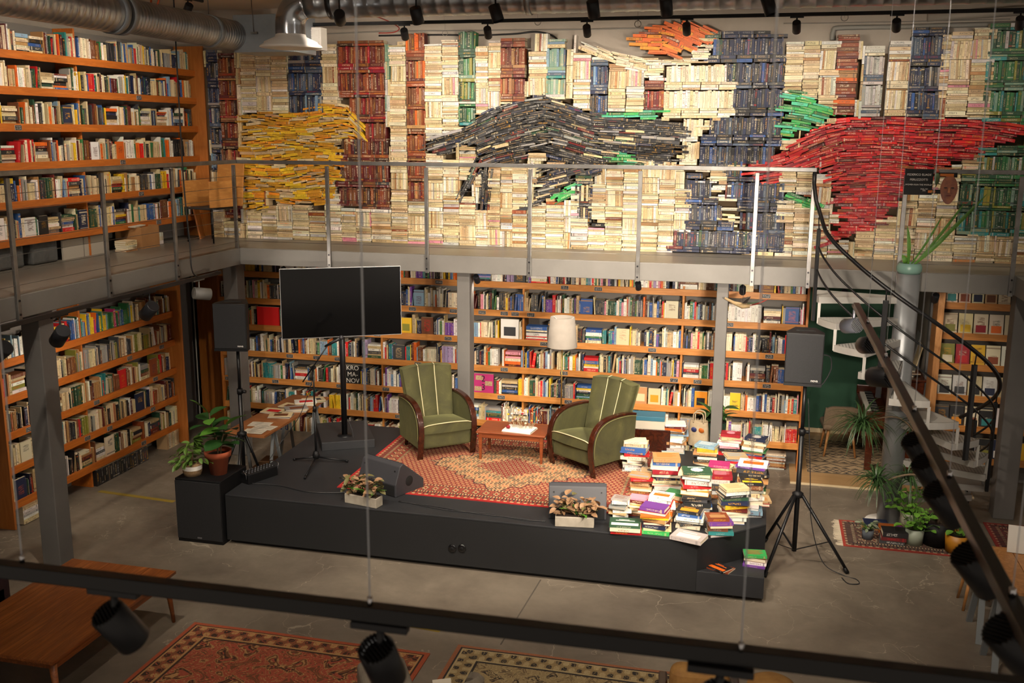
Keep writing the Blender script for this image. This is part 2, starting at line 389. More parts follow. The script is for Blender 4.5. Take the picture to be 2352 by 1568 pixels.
def inside(p, poly):
    x, y = p; c = False; n = len(poly); j = n - 1
    for i in range(n):
        xi, yi = poly[i]; xj, yj = poly[j]
        if (yi > y) != (yj > y) and x < (xj - xi) * (y - yi) / (yj - yi) + xi: c = not c
        j = i
    return c
def interp(g, x):
    if x <= g[0][0]: return g[0][1]
    for (a, b), (c, d) in zip(g, g[1:]):
        if x <= c: return b + (d - b) * (x - a) / (c - a)
    return g[-1][1]
FIGS = []   # (key, polygon, palette, mode, contour, gain) later ones lie over earlier ones
def fig(key, pts, pal, mode='flow', contour=None, gain=0.7, **k):
    FIGS.append((key, P2(pts), pal, mode, P2(contour) if contour else None, gain, k))
fig('yellow', [(553, 264), (600, 258), (640, 260), (735, 242), (800, 240), (822, 262), (848, 318), (850, 327), (782, 332), (780, 400), (776, 440), (756, 470), (660, 468), (606, 452), (606, 490), (566, 492), (560, 440), (552, 395)], YELLP, 'flow', [(550, 262), (640, 258), (735, 244), (800, 246), (850, 322)], 0.5)
fig('brown', [(782, 332), (848, 322), (892, 330), (892, 480), (772, 474), (782, 420)], {'maroon': 40, 'dark brown': 25, 'brown': 20, 'rust': 10, 'charcoal': 8}, 'mixed')
WB = [(935, 352), (1000, 322), (1060, 300), (1130, 258), (1190, 236), (1250, 222), (1300, 238), (1360, 262), (1430, 268), (1500, 276), (1580, 284)]
fig('wolf', [(958, 346), (1010, 306), (1062, 300), (1092, 268), (1130, 247), (1190, 232), (1250, 216), (1300, 235), (1358, 260), (1420, 266), (1500, 273), (1578, 279), (1572, 325), (1556, 372), (1500, 378), (1400, 388), (1290, 380), (1250, 366), (1220, 340), (1205, 345), (1205, 376), (1098, 378), (1090, 352), (1066, 330), (1040, 352), (1000, 352)], WOLFP, 'flow', WB, 0.75)
fig('wolf', [(1086, 374), (1106, 386), (1086, 428), (1058, 456), (1040, 462), (1066, 420)], WOLFP, 'lean', None, 0, ang=62)
fig('wolf', [(1098, 380), (1132, 388), (1124, 480), (1116, 488), (1092, 476), (1102, 440)], WOLFP, 'lean', None, 0, ang=84)
fig('wolf', [(1240, 382), (1330, 380), (1384, 392), (1340, 424), (1300, 440), (1240, 470), (1196, 486), (1190, 478), (1244, 432)], WOLFP, 'flow', [(1190, 480), (1250, 450), (1340, 420), (1390, 400)], 0.7)
fig('wolf', [(1322, 384), (1362, 400), (1358, 498), (1396, 518), (1352, 527), (1324, 492)], WOLFP, 'mixed')
fig('green', [(1376, 260), (1524, 250), (1524, 274), (1384, 268)], BGREENP, 'flow')
fig('green', [(1404, 350), (1452, 352), (1446, 384), (1400, 384)], BGREENP, 'flow')
fig('green', [(1268, 452), (1300, 424), (1322, 420), (1320, 446), (1282, 470)], BGREENP, 'flow', [(1268, 460), (1322, 430)], 1)
fig('navy', [(1634, 66), (1700, 58), (1796, 76), (1802, 160), (1798, 290), (1790, 376), (1700, 380), (1606, 384), (1610, 300), (1690, 250), (1662, 150), (1622, 142), (1640, 100)], NAVYP, 'mixed')
fig('navy', [(1572, 386), (1612, 388), (1640, 430), (1664, 500), (1700, 545), (1740, 540), (1802, 470), (1802, 582), (1530, 582), (1556, 536), (1588, 530), (1576, 450)], NAVYP, 'mixed')
fig('navy', [(1660, 386), (1720, 386), (1800, 430), (1802, 540), (1720, 540), (1690, 490), (1664, 430)], NAVYP, 'mixed')
fig('orange', [(1446, 92), (1500, 60), (1532, 48), (1600, 58), (1642, 60), (1626, 96), (1586, 140), (1540, 130), (1480, 116)], ORANGEP, 'flow', [(1446, 96), (1530, 100), (1590, 132), (1642, 160)], 0.8)
fig('white', [(1322, 92), (1362, 104), (1440, 128), (1560, 138), (1600, 112), (1634, 74), (1642, 104), (1622, 146), (1610, 158), (1522, 190), (1480, 180), (1400, 140), (1330, 118)], WHITEP, 'flow', [(1322, 98), (1400, 132), (1480, 150), (1560, 150), (1620, 150)], 0.9)
fig('white', [(1530, 150), (1622, 146), (1662, 152), (1692, 240), (1682, 262), (1632, 266), (1608, 300), (1606, 384), (1556, 374), (1582, 330), (1564, 280), (1522, 270), (1526, 190)], WHITEP, 'upmix')
fig('white', [(1558, 376), (1606, 384), (1640, 392), (1664, 430), (1690, 490), (1722, 548), (1694, 542), (1662, 502), (1640, 440), (1610, 396)], WHITEP, 'flow')
fig('greenwing', [(1796, 232), (1830, 204), (1872, 236), (1902, 246), (1938, 264), (1882, 286), (1834, 312), (1796, 332)], BGREENP, 'flow', [(1796, 222), (1850, 232), (1938, 262)], 0.7)
fig('greenwing', [(1796, 440), (1830, 440), (1886, 468), (1884, 488), (1840, 474), (1798, 456)], BGREENP, 'flow', [(1796, 446), (1886, 478)], 1)
RBK = [(1700, 378), (1790, 356), (1830, 326), (1880, 297), (1930, 273), (2050, 266), (2130, 274), (2210, 276), (2290, 286), (2360, 300)]
fig('red', [(1700, 374), (1790, 354), (1830, 324), (1880, 295), (1930, 270), (2050, 264), (2130, 273), (2200, 270), (2290, 282), (2360, 290), (2360, 312), (2300, 330), (2250, 346), (2200, 376), (2150, 404), (2086, 440), (2064, 482), (2014, 522), (1980, 536), (1900, 566), (1882, 562), (1890, 540), (1930, 522), (1908, 450), (1918, 432), (1888, 380), (1850, 386), (1800, 396), (1778, 422), (1720, 412)], REDP, 'flow', RBK, 0.6)
COLS = []   # coloured columns: key, x range at y 180, y range, palette, mode
def colm(key, x0, x1, y0, y1, pal, mode): COLS.append((key, P2([(x0, y0), (x1, y0), (x1 + (y0 - y1) * (x1 - 1090) * 8.8e-5, y1), (x0 + (y0 - y1) * (x0 - 1090) * 8.8e-5, y1)]), pal, mode))
colm('c_blue', 472, 498, 116, 400, BLUEP, 'mixed')
colm('c_redbrown_corner', 497, 538, 116, 500, REDBR, 'mixed')
colm('c_navy', 660, 738, 118, 256, BLUEP, 'mixed')
colm('c_maroon', 774, 882, 84, 330, REDBR, 'mixed')
colm('c_palegreen', 882, 894, 110, 292, {'sea green': 60, 'pale grey': 20, 'cream': 20}, 'up')
colm('c_rust', 932, 975, 92, 462, ORBR, 'mixed')
colm('c_green', 1053, 1092, 86, 292, GREENP, 'mixed')
colm('c_orange', 1150, 1206, 88, 236, ORBR, 'mixed')
colm('c_teal', 1256, 1300, 84, 222, TEALP, 'mixed')
colm('c_darkblue', 1357, 1397, 138, 266, BLUEP, 'mixed')
colm('c_brown', 1480, 1526, 184, 252, REDBR, 'mixed')
colm('c_rustflat', 1926, 1976, 78, 264, ORBR, 'flat')
colm('c_grey', 1990, 2036, 90, 266, GREYP, 'mixed')
colm('c_blueright', 2098, 2176, 58, 272, BLUEP, 'mixed')
colm('c_greenright', 2278, 2760, 52, 540, GREENP, 'mixed')
colm('c_greenlow', 2210, 2280, 396, 540, GREENP, 'mixed')
TOPS = [(440, 118), (540, 118), (660, 120), (740, 112), (780, 86), (880, 108), (893, 110), (932, 94), (975, 108), (1053, 88), (1092, 108), (1150, 90), (1206, 105), (1257, 88), (1316, 94), (1330, 96), (1440, 160), (1600, 140), (1640, 62), (1800, 94), (1926, 98), (1930, 80), (1976, 92), (2086, 94), (2100, 62), (2176, 78), (2280, 60), (2400, 55), (2800, 50)]
TOPZ = [(onY(x, y, YM).x, onY(x, y, YM).z) for x, y in TOPS]
mural = {}
def owner(x, z):
    for key, poly, *_ in reversed(FIGS):
        if inside((x, z), poly): return key
    for key, poly, *_ in COLS:
        if inside((x, z), poly): return key
    return 'cream' if z < interp(TOPZ, x) else None
def put(key, x, z, ang, L, T, pal, R, up=False, dy=None):
    u = Vector((cos(ang), 0, sin(ang))); v = Vector((-sin(ang), 0, cos(ang)))
    mural.setdefault(key, []).append(book((x, YM + (R.uniform(-0.012, 0.02) if dy is None else dy), z), u, v, NY, L, T, 0.13, pick(R, pal), R))
def fill_stack(key, poly, pal, mode, R, test):
    xs = [p[0] for p in poly]; zs = [p[1] for p in poly]; x0, x1, z0, z1 = min(xs), max(xs), max(min(zs), ZG), max(zs)
    W = x1 - x0; nc = max(1, round(W / 0.205)); cw = W / nc
    if mode == 'up':
        z = z0
        while z < z1 - 0.05:
            h = R.uniform(0.18, 0.22); x = x0
            while x < x1:
                t = R.uniform(0.016, 0.03)
                if test(x + t / 2, z + h / 2): put(key, x + t / 2, z + h / 2, pi / 2 + R.uniform(-0.01, 0.01), h - 0.004, t - 0.0015, pal, R)
                x += t
            z += h
    elif mode == 'flat':
        for c in range(nc):
            z = z0
            while z < z1:
                t = R.choice((R.uniform(0.016, 0.026), R.uniform(0.022, 0.04), R.uniform(0.035, 0.05)))
                xx = x0 + (c + 0.5) * cw
                if test(xx, z + t / 2): put(key, xx + R.uniform(-0.006, 0.006), z + t / 2, R.uniform(-0.012, 0.012), cw * R.uniform(0.93, 1.0), t - 0.0035, pal, R)
                z += t
    else:
        z = z0 + (R.uniform(-0.1, 0.0))
        while z < z1:
            nf = R.randint(2, 4)
            for _ in range(nf):
                t = R.uniform(0.024, 0.045)
                for c in range(nc):
                    xx = x0 + (c + 0.5) * cw
                    if test(xx, z + t / 2): put(key, xx + R.uniform(-0.006, 0.006), z + t / 2, R.uniform(-0.01, 0.01), cw * R.uniform(0.93, 1.0), t - 0.0035, pal, R)
                z += t
            h = R.uniform(0.19, 0.23); x = x0; lean = R.uniform(-0.05, 0.05)
            while x < x1 - 0.004:
                t = min(R.uniform(0.016, 0.038), x1 - x)
                hh = h * R.uniform(0.9, 0.99)
                if test(x + t / 2, z + h / 2): put(key, x + t / 2, z + hh / 2, pi / 2 + lean * R.random(), hh, t - 0.0015, pal, R)
                x += t
            z += h
R = random.Random(5)
for key, poly, pal, mode in COLS:
    fill_stack(key, poly, pal, mode, R, lambda x, z, k=key: z > ZG and owner(x, z) == k)
def fill_flow(key, poly, pal, mode, g, gain, kw, R, idx):
    xs = [p[0] for p in poly]; zs = [p[1] for p in poly]; x0, x1, z0, z1 = min(xs), max(xs), min(zs), max(zs)
    def ok(x, z):
        if z < ZG + 0.01 or not inside((x, z), poly): return False
        for j in range(len(FIGS) - 1, idx, -1):
            if inside((x, z), FIGS[j][1]): return False
        return True
    if mode in ('mixed', 'upmix'): return fill_stack(key, poly, pal, 'mixed', R, ok)
    if mode == 'lean':
        a = rad(kw['ang']); u = Vector((cos(a), sin(a))); v = Vector((-sin(a), cos(a))); c = Vector(((x0 + x1) / 2, (z0 + z1) / 2)); H = max(x1 - x0, z1 - z0)
        q = -H
        while q < H:
            t = R.uniform(0.02, 0.035); s = -H + R.uniform(0, 0.1)
            while s < H:
                L = R.uniform(0.19, 0.22); p = c + u * (s + L / 2) + v * q
                if ok(p.x, p.y): put(key, p.x, p.y, a, L - 0.004, t - 0.0035, pal, R)
                s += L
            q += t
        return
    gm = (max(p[1] for p in g)) if g else 0
    G = (lambda x: (interp(g, x) - gm) * gain) if g else (lambda x: 0.0)
    lo = min((G(x0 + (x1 - x0) * i / 12) for i in range(13)))
    z = z0 - 0.03
    while z < z1 - lo + 0.05:
        t = R.choice((R.uniform(0.018, 0.028), R.uniform(0.024, 0.042))); x = x0 - R.uniform(0, 0.2); wob = R.uniform(-1, 1) * (0.14 if key == 'yellow' else 0.05)
        while x < x1:
            L = R.uniform(0.17, 0.24); xm = x + L / 2; zz = z + t / 2 + G(xm)
            a = math.atan2(G(xm + 0.06) - G(xm - 0.06), 0.12) + wob * R.random() + (0.09 * sin(xm * 5 + z * 7) if key == 'yellow' else 0.03 * sin(xm * 4 + z * 6))
            if ok(xm, zz): put(key, xm, zz, a, (L - 0.003) / max(0.6, cos(a)), t - 0.0035, pal, R)
            x += L
        z += t
for i, (key, poly, pal, mode, g, gain, kw) in enumerate(FIGS): fill_flow(key, poly, pal, mode, g, gain, kw, R, i)
# pale stacks everywhere else
edges = [472, 498, 536, 553, 588, 623, 660, 699, 737, 775, 810, 845, 893, 932, 975, 1015, 1053, 1092, 1121, 1150, 1178, 1213, 1257, 1300, 1316, 1357, 1397, 1438, 1480, 1522, 1560, 1600, 1640, 1680, 1722, 1762, 1800, 1842, 1880, 1926, 1976, 1990, 2036, 2086, 2132, 2176, 2226, 2280, 2325, 2370, 2420, 2465, 2510, 2555, 2600, 2645, 2690, 2735]
ex = [onY(x, 200, YM).x for x in edges]
for a, b in zip(ex, ex[1:]):
    w = b - a; mid = (a + b) / 2; zt = interp(TOPZ, mid); z = ZG; wide = w > 0.12
    while z < zt:
        if wide and R.random() < 0.955:
            t = R.choice((R.uniform(0.016, 0.026), R.uniform(0.022, 0.038), R.uniform(0.032, 0.05)))
            if owner(mid, z + t / 2) == 'cream': put('cream', mid + R.uniform(-0.006, 0.006), z + t / 2, R.uniform(-0.012, 0.012), w * R.uniform(0.93, 1.0), t - 0.0035, CREAMP, R)
            else:
                for s in (-1, 1):       # the free half of a stack that a figure cuts into
                    if owner(mid + s * w / 4, z + t / 2) == 'cream': put('cream', mid + s * w * 0.27, z + t / 2, R.uniform(-0.05, 0.05), w * 0.46, t - 0.0035, CREAMP, R)
            z += t
        else:
            h = R.uniform(0.19, 0.22); x = a; ln = R.uniform(-0.04, 0.04)
            while x < b - 0.004:
                t = min(R.uniform(0.016, 0.032), b - x)
                if owner(x + t / 2, z + h / 2) == 'cream': put('cream', x + t / 2, z + h / 2, pi / 2 + ln, h - 0.006, t - 0.0015, CREAMP, R)
                x += t
            z += h
# dark recess is a painted backing, so gaps between books look shadowed
MLAB = {
 'cream': ('book_mural', 'wall of stacked cream and ivory books behind the gallery railing'),
 'yellow': ('book_figure', 'yellow and mustard book figure of a crouching beast in the mural'),
 'brown': ('book_block', 'dark maroon and brown block of books below the yellow beast'),
 'wolf': ('book_figure', 'black book figure of a long striding wolf in the mural'),
 'green': ('book_figure', 'small bright green patches of books along the black wolf'),
 'navy': ('book_figure', 'tall navy blue and black dress shape built of books'),
 'orange': ('book_figure', 'orange books fanned out as hair at the top of the mural'),
 'white': ('book_figure', 'ivory book figure of a woman reaching out her arm'),
 'greenwing': ('book_figure', 'fan of bright green books between the navy dress and red beast'),
 'red': ('book_figure', 'bright red book figure of a leaping beast in the mural'),
 'c_blue': ('book_block', 'narrow blue column of books beside the upper bookcase'),
 'c_redbrown_corner': ('book_block', 'narrow brown and maroon column of books near the mural corner'),
 'c_navy': ('book_block', 'wide blue and navy column of books above the yellow beast'),
 'c_maroon': ('book_block', 'wide maroon column of books between air diffuser and yellow beast'),
 'c_palegreen': ('book_block', 'very thin pale green strip of upright books'),
 'c_rust': ('book_block', 'tall narrow rust brown column of books before the wolf snout'),
 'c_green': ('book_block', 'dark green column of books above the wolf snout'),
 'c_orange': ('book_block', 'orange brown column of books above the wolf shoulders'),
 'c_teal': ('book_block', 'pale teal and light blue column of books above the wolf back'),
 'c_darkblue': ('book_block', 'short dark blue column of books under the outstretched ivory arm'),
 'c_brown': ('book_block', 'short brown block of books beside the ivory woman'),
 'c_rustflat': ('book_block', 'rust coloured column of flat books above the red beast'),
 'c_grey': ('book_block', 'grey and lilac column of books above the red beast'),
 'c_blueright': ('book_block', 'wide blue column of books above the red beast'),
 'c_greenright': ('book_block', 'tall dark green wall of books at the far end of the mural'),
 'c_greenlow': ('book_block', 'low dark green block of upright books behind the vase leaves')}
n_mural = 0
for key, bs in mural.items():
    nm, lab = MLAB[key]
    bs = [b for b in bs if in_view(b.c, 420)]
    if not bs: continue
    t = thing(nm, lab, 'book mural', (sum(b.c.x for b in bs) / len(bs), YM, ZG), 0, 'the book mural along the gallery')
    inv = Matrix.Translation(-t.location)
    bs.sort(key=lambda b: -px_area(b) * (1 if in_view(b.c, -15) else 0.2))
    big = [b for b in bs[:300] if in_view(b.c, 8)]; bid = set(id(b) for b in big); rest = [b for b in bs if id(b) not in bid]
    for b in big:
        o = books_obj('book', [b], t); o.location = b.c - t.location
    if rest:
        o = books_obj('books', rest, t, False); o.location = -t.location; o['kind'] = 'stuff'
    n_mural += len(bs)
struct('wall_shading', MB().box(-7.7, 5.5, YM + 0.155, 12.86, ZG, 5.12), mat('shading', '5c4c38', 0.9), 'dark recess painted on a backing behind the mural books')  # shadow tone put into the backing colour, no real hollow
# ================================================================== bookcases and their books
LABELM = mat('shelf_sign', '15161a', 0.5)
def _lab():
    t = NT(LABELM); tc = t.n('ShaderNodeTexCoord'); oi = t.n('ShaderNodeObjectInfo')
    sp = t.n('ShaderNodeSeparateXYZ'); t.l(tc.outputs['Object'], sp.inputs[0]); cb = t.n('ShaderNodeCombineXYZ')
    t.l(t.math('MULTIPLY', sp.outputs[0], 190), cb.inputs[0]); t.l(t.math('MULTIPLY', sp.outputs[2], 110), cb.inputs[1]); t.l(t.math('MULTIPLY', oi.outputs['Random'], 50), cb.inputs[2])
    nz = t.noise(cb.outputs[0], 1.0, 1)
    ln = t.math('LESS_THAN', t.math('ABSOLUTE', t.math('SUBTRACT', t.math('ABSOLUTE', sp.outputs[2]), 0.009)), 0.0055)
    inx = t.math('LESS_THAN', t.math('ABSOLUTE', sp.outputs[0]), 0.04)
    f = t.math('MULTIPLY', t.math('MULTIPLY', t.math('GREATER_THAN', nz, 0.5), ln), inx)
    e1 = t.math('GREATER_THAN', t.math('ABSOLUTE', sp.outputs[0]), 0.0475); e2 = t.math('GREATER_THAN', t.math('ABSOLUTE', sp.outputs[2]), 0.0225)
    f = t.math('MINIMUM', t.math('ADD', f, t.math('ADD', e1, e2)), 1)
    t.l(t.mix(t.math('MULTIPLY', f, 0.75), srgb('15161a'), srgb('c9c6c0')), t.b.inputs['Base Color'])
_lab()
_lm = MB().box(-0.05, 0.05, -0.002, 0.002, -0.025, 0.025).build('shelf_label', LABELM); LABMESH = _lm.data; bpy.data.objects.remove(_lm)
MIXP = {'white': 20, 'ivory': 11, 'cream': 9, 'charcoal': 9, 'black': 8, 'red': 6, 'blue': 7, 'navy': 7, 'light blue': 5, 'green': 4, 'dark green': 4, 'yellow': 4, 'orange': 4, 'grey': 7, 'purple': 2, 'teal': 3, 'maroon': 4, 'brown': 3, 'pink': 2, 'beige': 5, 'lilac': 1, 'bright red': 2}
SIDEP = {'white': 10, 'ivory': 16, 'cream': 18, 'beige': 12, 'charcoal': 8, 'black': 9, 'red': 6, 'blue': 4, 'navy': 5, 'light blue': 3, 'green': 3, 'dark green': 5, 'yellow': 3, 'orange': 4, 'grey': 6, 'teal': 2, 'maroon': 5, 'brown': 5, 'tan': 4, 'bright red': 1}
DULLP = {'ivory': 12, 'cream': 20, 'beige': 16, 'tan': 8, 'white': 5, 'charcoal': 10, 'black': 8, 'brown': 8, 'maroon': 6, 'grey': 8, 'olive': 3, 'dark green': 5, 'red': 4, 'rust': 4, 'navy': 3, 'teal': 2}
ORD = ['top', 'second', 'third', 'fourth', 'fifth', 'sixth', 'bottom']
SHELFB = {}    # case key -> list of books with row info
def put_row(case, org, A, N, s0, s1, z, top, pal, R, row, skip=()):
    """books along A from s0 to s1 on a board at height z"""
    s = s0; row_books = []; hmax = top - z - 0.015; run = 0; rc = None; rh = 0
    while s < s1 - 0.01:
        for a, b in skip:
            if a <= s < b: s = b; run = 0
        if s >= s1 - 0.01: break
        q = R.random()
        if run == 0 and q < 0.022 and s < s1 - 0.24:            # a small pile lying flat
            zz = z; L = R.uniform(0.19, 0.23)
            while zz < z + min(hmax, 0.2) - 0.03:
                t = R.uniform(0.018, 0.045); b = book(org + A * (s + L / 2) + N * R.uniform(-0.03, 0) + UZ * (zz + t / 2), A, UZ, N, L * R.uniform(0.92, 1), t - 0.002, 0.14, pick(R, pal), R)
                b.row = row; b.flat = True; b.case = case; row_books.append(b); zz += t
            s += L + 0.006; continue
        if run == 0 and q < 0.036 and s < s1 - 0.2 and hmax > 0.2:   # cover turned to the room
            w = R.uniform(0.13, 0.17); h = min(hmax, R.uniform(0.2, 0.24))
            b = book(org + A * (s + w / 2) + UZ * (z + h / 2), UZ, A, N, h, w, 0.025, pick(R, pal), R); b.row = row; b.face = True; b.case = case; row_books.append(b)
            s += w + 0.006; continue
        if run == 0 and q < 0.11: run = R.randint(3, 6); rc = pick(R, pal); rh = min(hmax, R.uniform(0.17, 0.235)); rt = R.uniform(0.014, 0.03)
        if run: run -= 1; c = rc; h = rh * R.uniform(0.985, 1); t = rt
        else: c = pick(R, pal); h = min(hmax, R.choice((R.uniform(0.165, 0.2), R.uniform(0.19, 0.235), R.uniform(0.21, 0.265)))); t = R.choice((R.uniform(0.009, 0.017), R.uniform(0.013, 0.024), R.uniform(0.015, 0.03), R.uniform(0.022, 0.042)))
        lean = 0.0
        if R.random() < 0.05: lean = R.uniform(-0.16, 0.16)
        ca, sa = cos(lean), sin(lean); u = UZ * ca + A * sa; v = A * ca - UZ * sa
        if s + t > s1: break
        b = book(org + A * (s + t / 2 + abs(sa) * h / 2) + N * R.uniform(-0.018, 0.004) + UZ * (z + h / 2 * ca + t / 2 * abs(sa)), u, v, N, h, t - 0.0012, R.uniform(0.12, 0.15), c, R)
        b.row = row; b.case = case; row_books.append(b); s += t + abs(sa) * h
        if R.random() < 0.012: s += R.uniform(0.02, 0.07)
    ups = [b for b in row_books]
    i = 0
    while i < len(ups):
        j = i
        while j + 1 < len(ups) and ups[j + 1].name == ups[i].name and not hasattr(ups[j + 1], 'face') and not hasattr(ups[j + 1], 'flat'): j += 1
        for k in range(i, j + 1): ups[k].run = (k - i, j - i + 1, ups[i - 1].name if i else None, ups[j + 1].name if j + 1 < len(ups) else None)
        i = j + 1
    for i, b in enumerate(ups):
        b.lft = ups[i - 1].name if i else None; b.rgt = ups[i + 1].name if i + 1 < len(ups) else None
    SHELFB.setdefault(case, []).extend(row_books)
def bookcase(name, label, org, A, N, L, zs, depth, woodm, z0, ztop, dividers=(), sides=(True, True), back=True, lip=0.08, proud=0.03):
    t = thing(name, label, 'bookcase', org)
    B = -N
    def bx(s0, s1, d0, d1, za, zb, nm, m, bev=0.003):
        p, q = A * s0 + B * d0, A * s1 + B * d1
        return MB().box(min(p.x, q.x), max(p.x, q.x), min(p.y, q.y), max(p.y, q.y), za, zb).build(nm, m, t, bev)
    org = Vector(org)
    for z in zs:
        o = bx(0, L, -0.0, depth, z - 0.025, z, 'shelf', woodm)
        f = bx(0, L, -0.022, 0.0, z - lip, z + 0.004, 'shelf_lip', woodm); f.parent = o
    if sides[0]: bx(-0.03, 0, -0.03, depth, z0, ztop, 'side_panel', W_PANEL)
    if sides[1]: bx(L, L + 0.03, -proud, depth, z0, ztop, 'side_panel', W_PANEL)
    if back: bx(0, L, depth - 0.012, depth, z0, ztop, 'back_panel', mat('case_back', '6f6a64', 0.8))
    for d in dividers: bx(d - 0.014, d + 0.014, 0.02, depth - 0.012, z0, ztop, 'divider', woodm)
    return t
def shelf_label(t, org, A, N, s, z, R=None):
    o = bpy.data.objects.new('shelf_label', LABMESH); COL.objects.link(o); o.parent = t
    p = A * s + N * 0.0255; o.location = (p.x, p.y, z - 0.038); o.rotation_euler = (0, 0, math.atan2(A.y, A.x)); return o
# --- long back bookcase under the gallery
YB = 12.74; ob = Vector((-7.42, YB, 0)); LB = 8.0; zb = [0.375, 0.755, 1.14, 1.52, 1.9, 2.28]
DIVB = [2.42, 4.42, 6.5]
bc = bookcase('bookcase', 'long orange wood bookcase along the back wall under the gallery', ob, UX, NY, LB, zb, 0.3, W_CASEX, 0.0, ZB, DIVB)
SPECIAL = [  # covers turned to the room or lying piles that stand out: x range, bottom y, colour, label, writing, ink
 (591, 641, 748, 'bright red', 'bright red book turned cover out beside the screen', None, None), (794, 827, 889, 'black', 'black cover with large white lettering beside the screen pole', 'KRO\nMA-\nNOV', 'white'),
 (1087, 1133, 904, 'magenta', 'pink cookbook cover with food photos and numerals', '2\n3', 'black'), (1150, 1191, 780, 'white', 'white report cover with dark photo near the drum shade', None, 'charcoal'),
 (920, 945, 767, 'yellow', 'yellow booklet cover beside the screen edge', None, 'olive'), (1456, 1485, 931, 'tan', 'tan cookbook cover with pale plate behind the armchair', None, 'cream'), (1488, 1516, 934, 'cream', 'cream cookbook cover with yellow dish behind the armchair', None, 'mustard'),
 (1594, 1623, 940, 'amber', 'amber cover with dark photo beside the slim pillar', None, 'black')]
PILES = [(1208, 1256, 782, (('red', 0.016), ('white', 0.02), ('bright red', 0.014), ('white', 0.045), ('navy', 0.014), ('ivory', 0.022), ('blue', 0.05)), 'LAPS')]
def s_of(x, y): p = onY(x, y, YB - 0.005); return p.x - ob.x, min(range(6), key=lambda j: abs(zb[j] - p.z))
SKIPB = {j: [(d - 0.02, d + 0.02) for d in DIVB] for j in range(-1, 6)}
for q in SPECIAL:
    a, j = s_of(q[0], q[2]); b_, _ = s_of(q[1], q[2]); SKIPB[j].append((a - 0.035, b_ + 0.01))
for q in PILES: a, j = s_of(q[0], q[2]); b_, _ = s_of(q[1], q[2]); SKIPB[j].append((a - 0.035, b_ + 0.01))
aw, jw = s_of(1672, 738); bw_, _ = s_of(1752, 741); SKIPB[jw].append((aw - 0.03, bw_))
R = random.Random(21)
for i, z in enumerate(zb):
    top = zb[i + 1] - 0.085 if i + 1 < len(zb) else ZB
    put_row('back', ob, UX, NY, 0.01, LB - 0.01, z, top, MIXP, R, len(zb) - 1 - i, sorted(SKIPB[i]))
put_row('back', ob, UX, NY, 0.01, LB - 0.4, 0.0, 0.29, DULLP, R, 6, [(d - 0.02, d + 0.02) for d in DIVB])
for x0_, x1_, yb_, c, lab, wr, ik in SPECIAL:
    a, j = s_of(x0_, yb_); b_, _ = s_of(x1_, yb_); w = b_ - a; h = min(0.26, w * 1.32) if wr != 'x' else 0.25
    bq = book(ob + UX * ((a + b_) / 2) + UZ * (zb[j] + h / 2 + 0.004), UZ, UX, NY, h, w, 0.03, c, R); bq.flip = False
    o = books_obj('shelf_book', [bq]); o.data.uv_layers[0].data.foreach_set('uv', [-5.0] * 48); tag(o, lab, 'book', 'books in the back bookcase')
    if wr: txt('cover_lettering', wr, w * 0.42, (0, -0.0015, 0), (pi / 2, 0, 0), mat('print_' + ik, PLIN[ik], 0.5), o)
    elif ik: MB().box(-w * 0.33, w * 0.33, -0.0015, 0.0, -h * 0.36, h * 0.1).build('cover_print', mat('print_' + ik, PLIN[ik], 0.5), o)
    if c == 'magenta':
        for dx, dz in ((-0.2, 0.28), (0.26, 0.0), (-0.26, -0.3)): MB().box(w * (dx - 0.18), w * (dx + 0.18), -0.0012, 0.0, h * (dz - 0.12), h * (dz + 0.12)).build('cover_photo', blotch('food_photo', 'b8a888', '8a5a2a', 60, 0.5), o)
for x0_, x1_, yb_, bs_, wr in PILES:
    a, j = s_of(x0_, yb_); b_, _ = s_of(x1_, yb_); zz = zb[j] + 0.004
    for k, (c, th) in enumerate(bs_):
        bq = book(ob + UX * ((a + b_) / 2) + UZ * (zz + th / 2), UX, UZ, NY, b_ - a, th - 0.002, 0.15, c, R); bq.flip = False; zz += th
        o = books_obj('shelf_book', [bq]); tag(o, f"{c} book, {('lowest', 'second', 'third', 'fourth', 'fifth', 'sixth', 'top')[k]} in the flat pile beside the drum shade", 'book', 'books in the back bookcase')
        if th == 0.045: o.data.uv_layers[0].data.foreach_set('uv', [-5.0] * 48); txt('spine_lettering', wr, 0.034, (0, -0.0015, 0), (pi / 2, 0, 0), mat('print_charcoal', PLIN['charcoal']), o)
s = aw; WR = []
while s < bw_ - 0.03:
    t_ = R.uniform(0.028, 0.05); bq = book(ob + UX * (s + t_ / 2) + UZ * (zb[jw] + 0.115), UZ, UX, NY, 0.222, t_ - 0.0015, 0.15, 'white', R); bq.row = 5 - jw; bq.case = 'back'; bq.lft = bq.rgt = 'white'; WR.append(bq); SHELFB['back'].append(bq); s += t_
for k, bq in enumerate(WR): bq.wr = k
for (x, y) in ((1008, 648), (1297, 662), (1374, 665), (1760, 682), (947, 711), (1041, 715), (1107, 719), (1158, 721), (1183, 722), (1219, 724), (1675, 748), (1029, 777), (866, 770), (1249, 790), (1498, 803), (960, 836), (1017, 840), (1158, 850), (1295, 856), (1767, 820), (665, 815), (727, 819), (776, 823), (524, 864), (632, 872), (709, 877), (780, 883), (886, 891), (1050, 903), (1151, 910), (1305, 921), (1548, 874), (1602, 877), (1761, 887), (915, 953)):
    p = onY(x, y, YB - 0.03); k = min(range(6), key=lambda j: abs(zb[j] - 0.038 - p.z)); shelf_label(bc, ob, UX, NY, p.x - ob.x, zb[k])
p = onY(1008, 648, YB - 0.03)
txt('label_text', 'SPORT', 0.026, (p.x - ob.x, -0.0285, 2.28 - 0.038), (pi / 2, 0, 0), WHITE, bc)
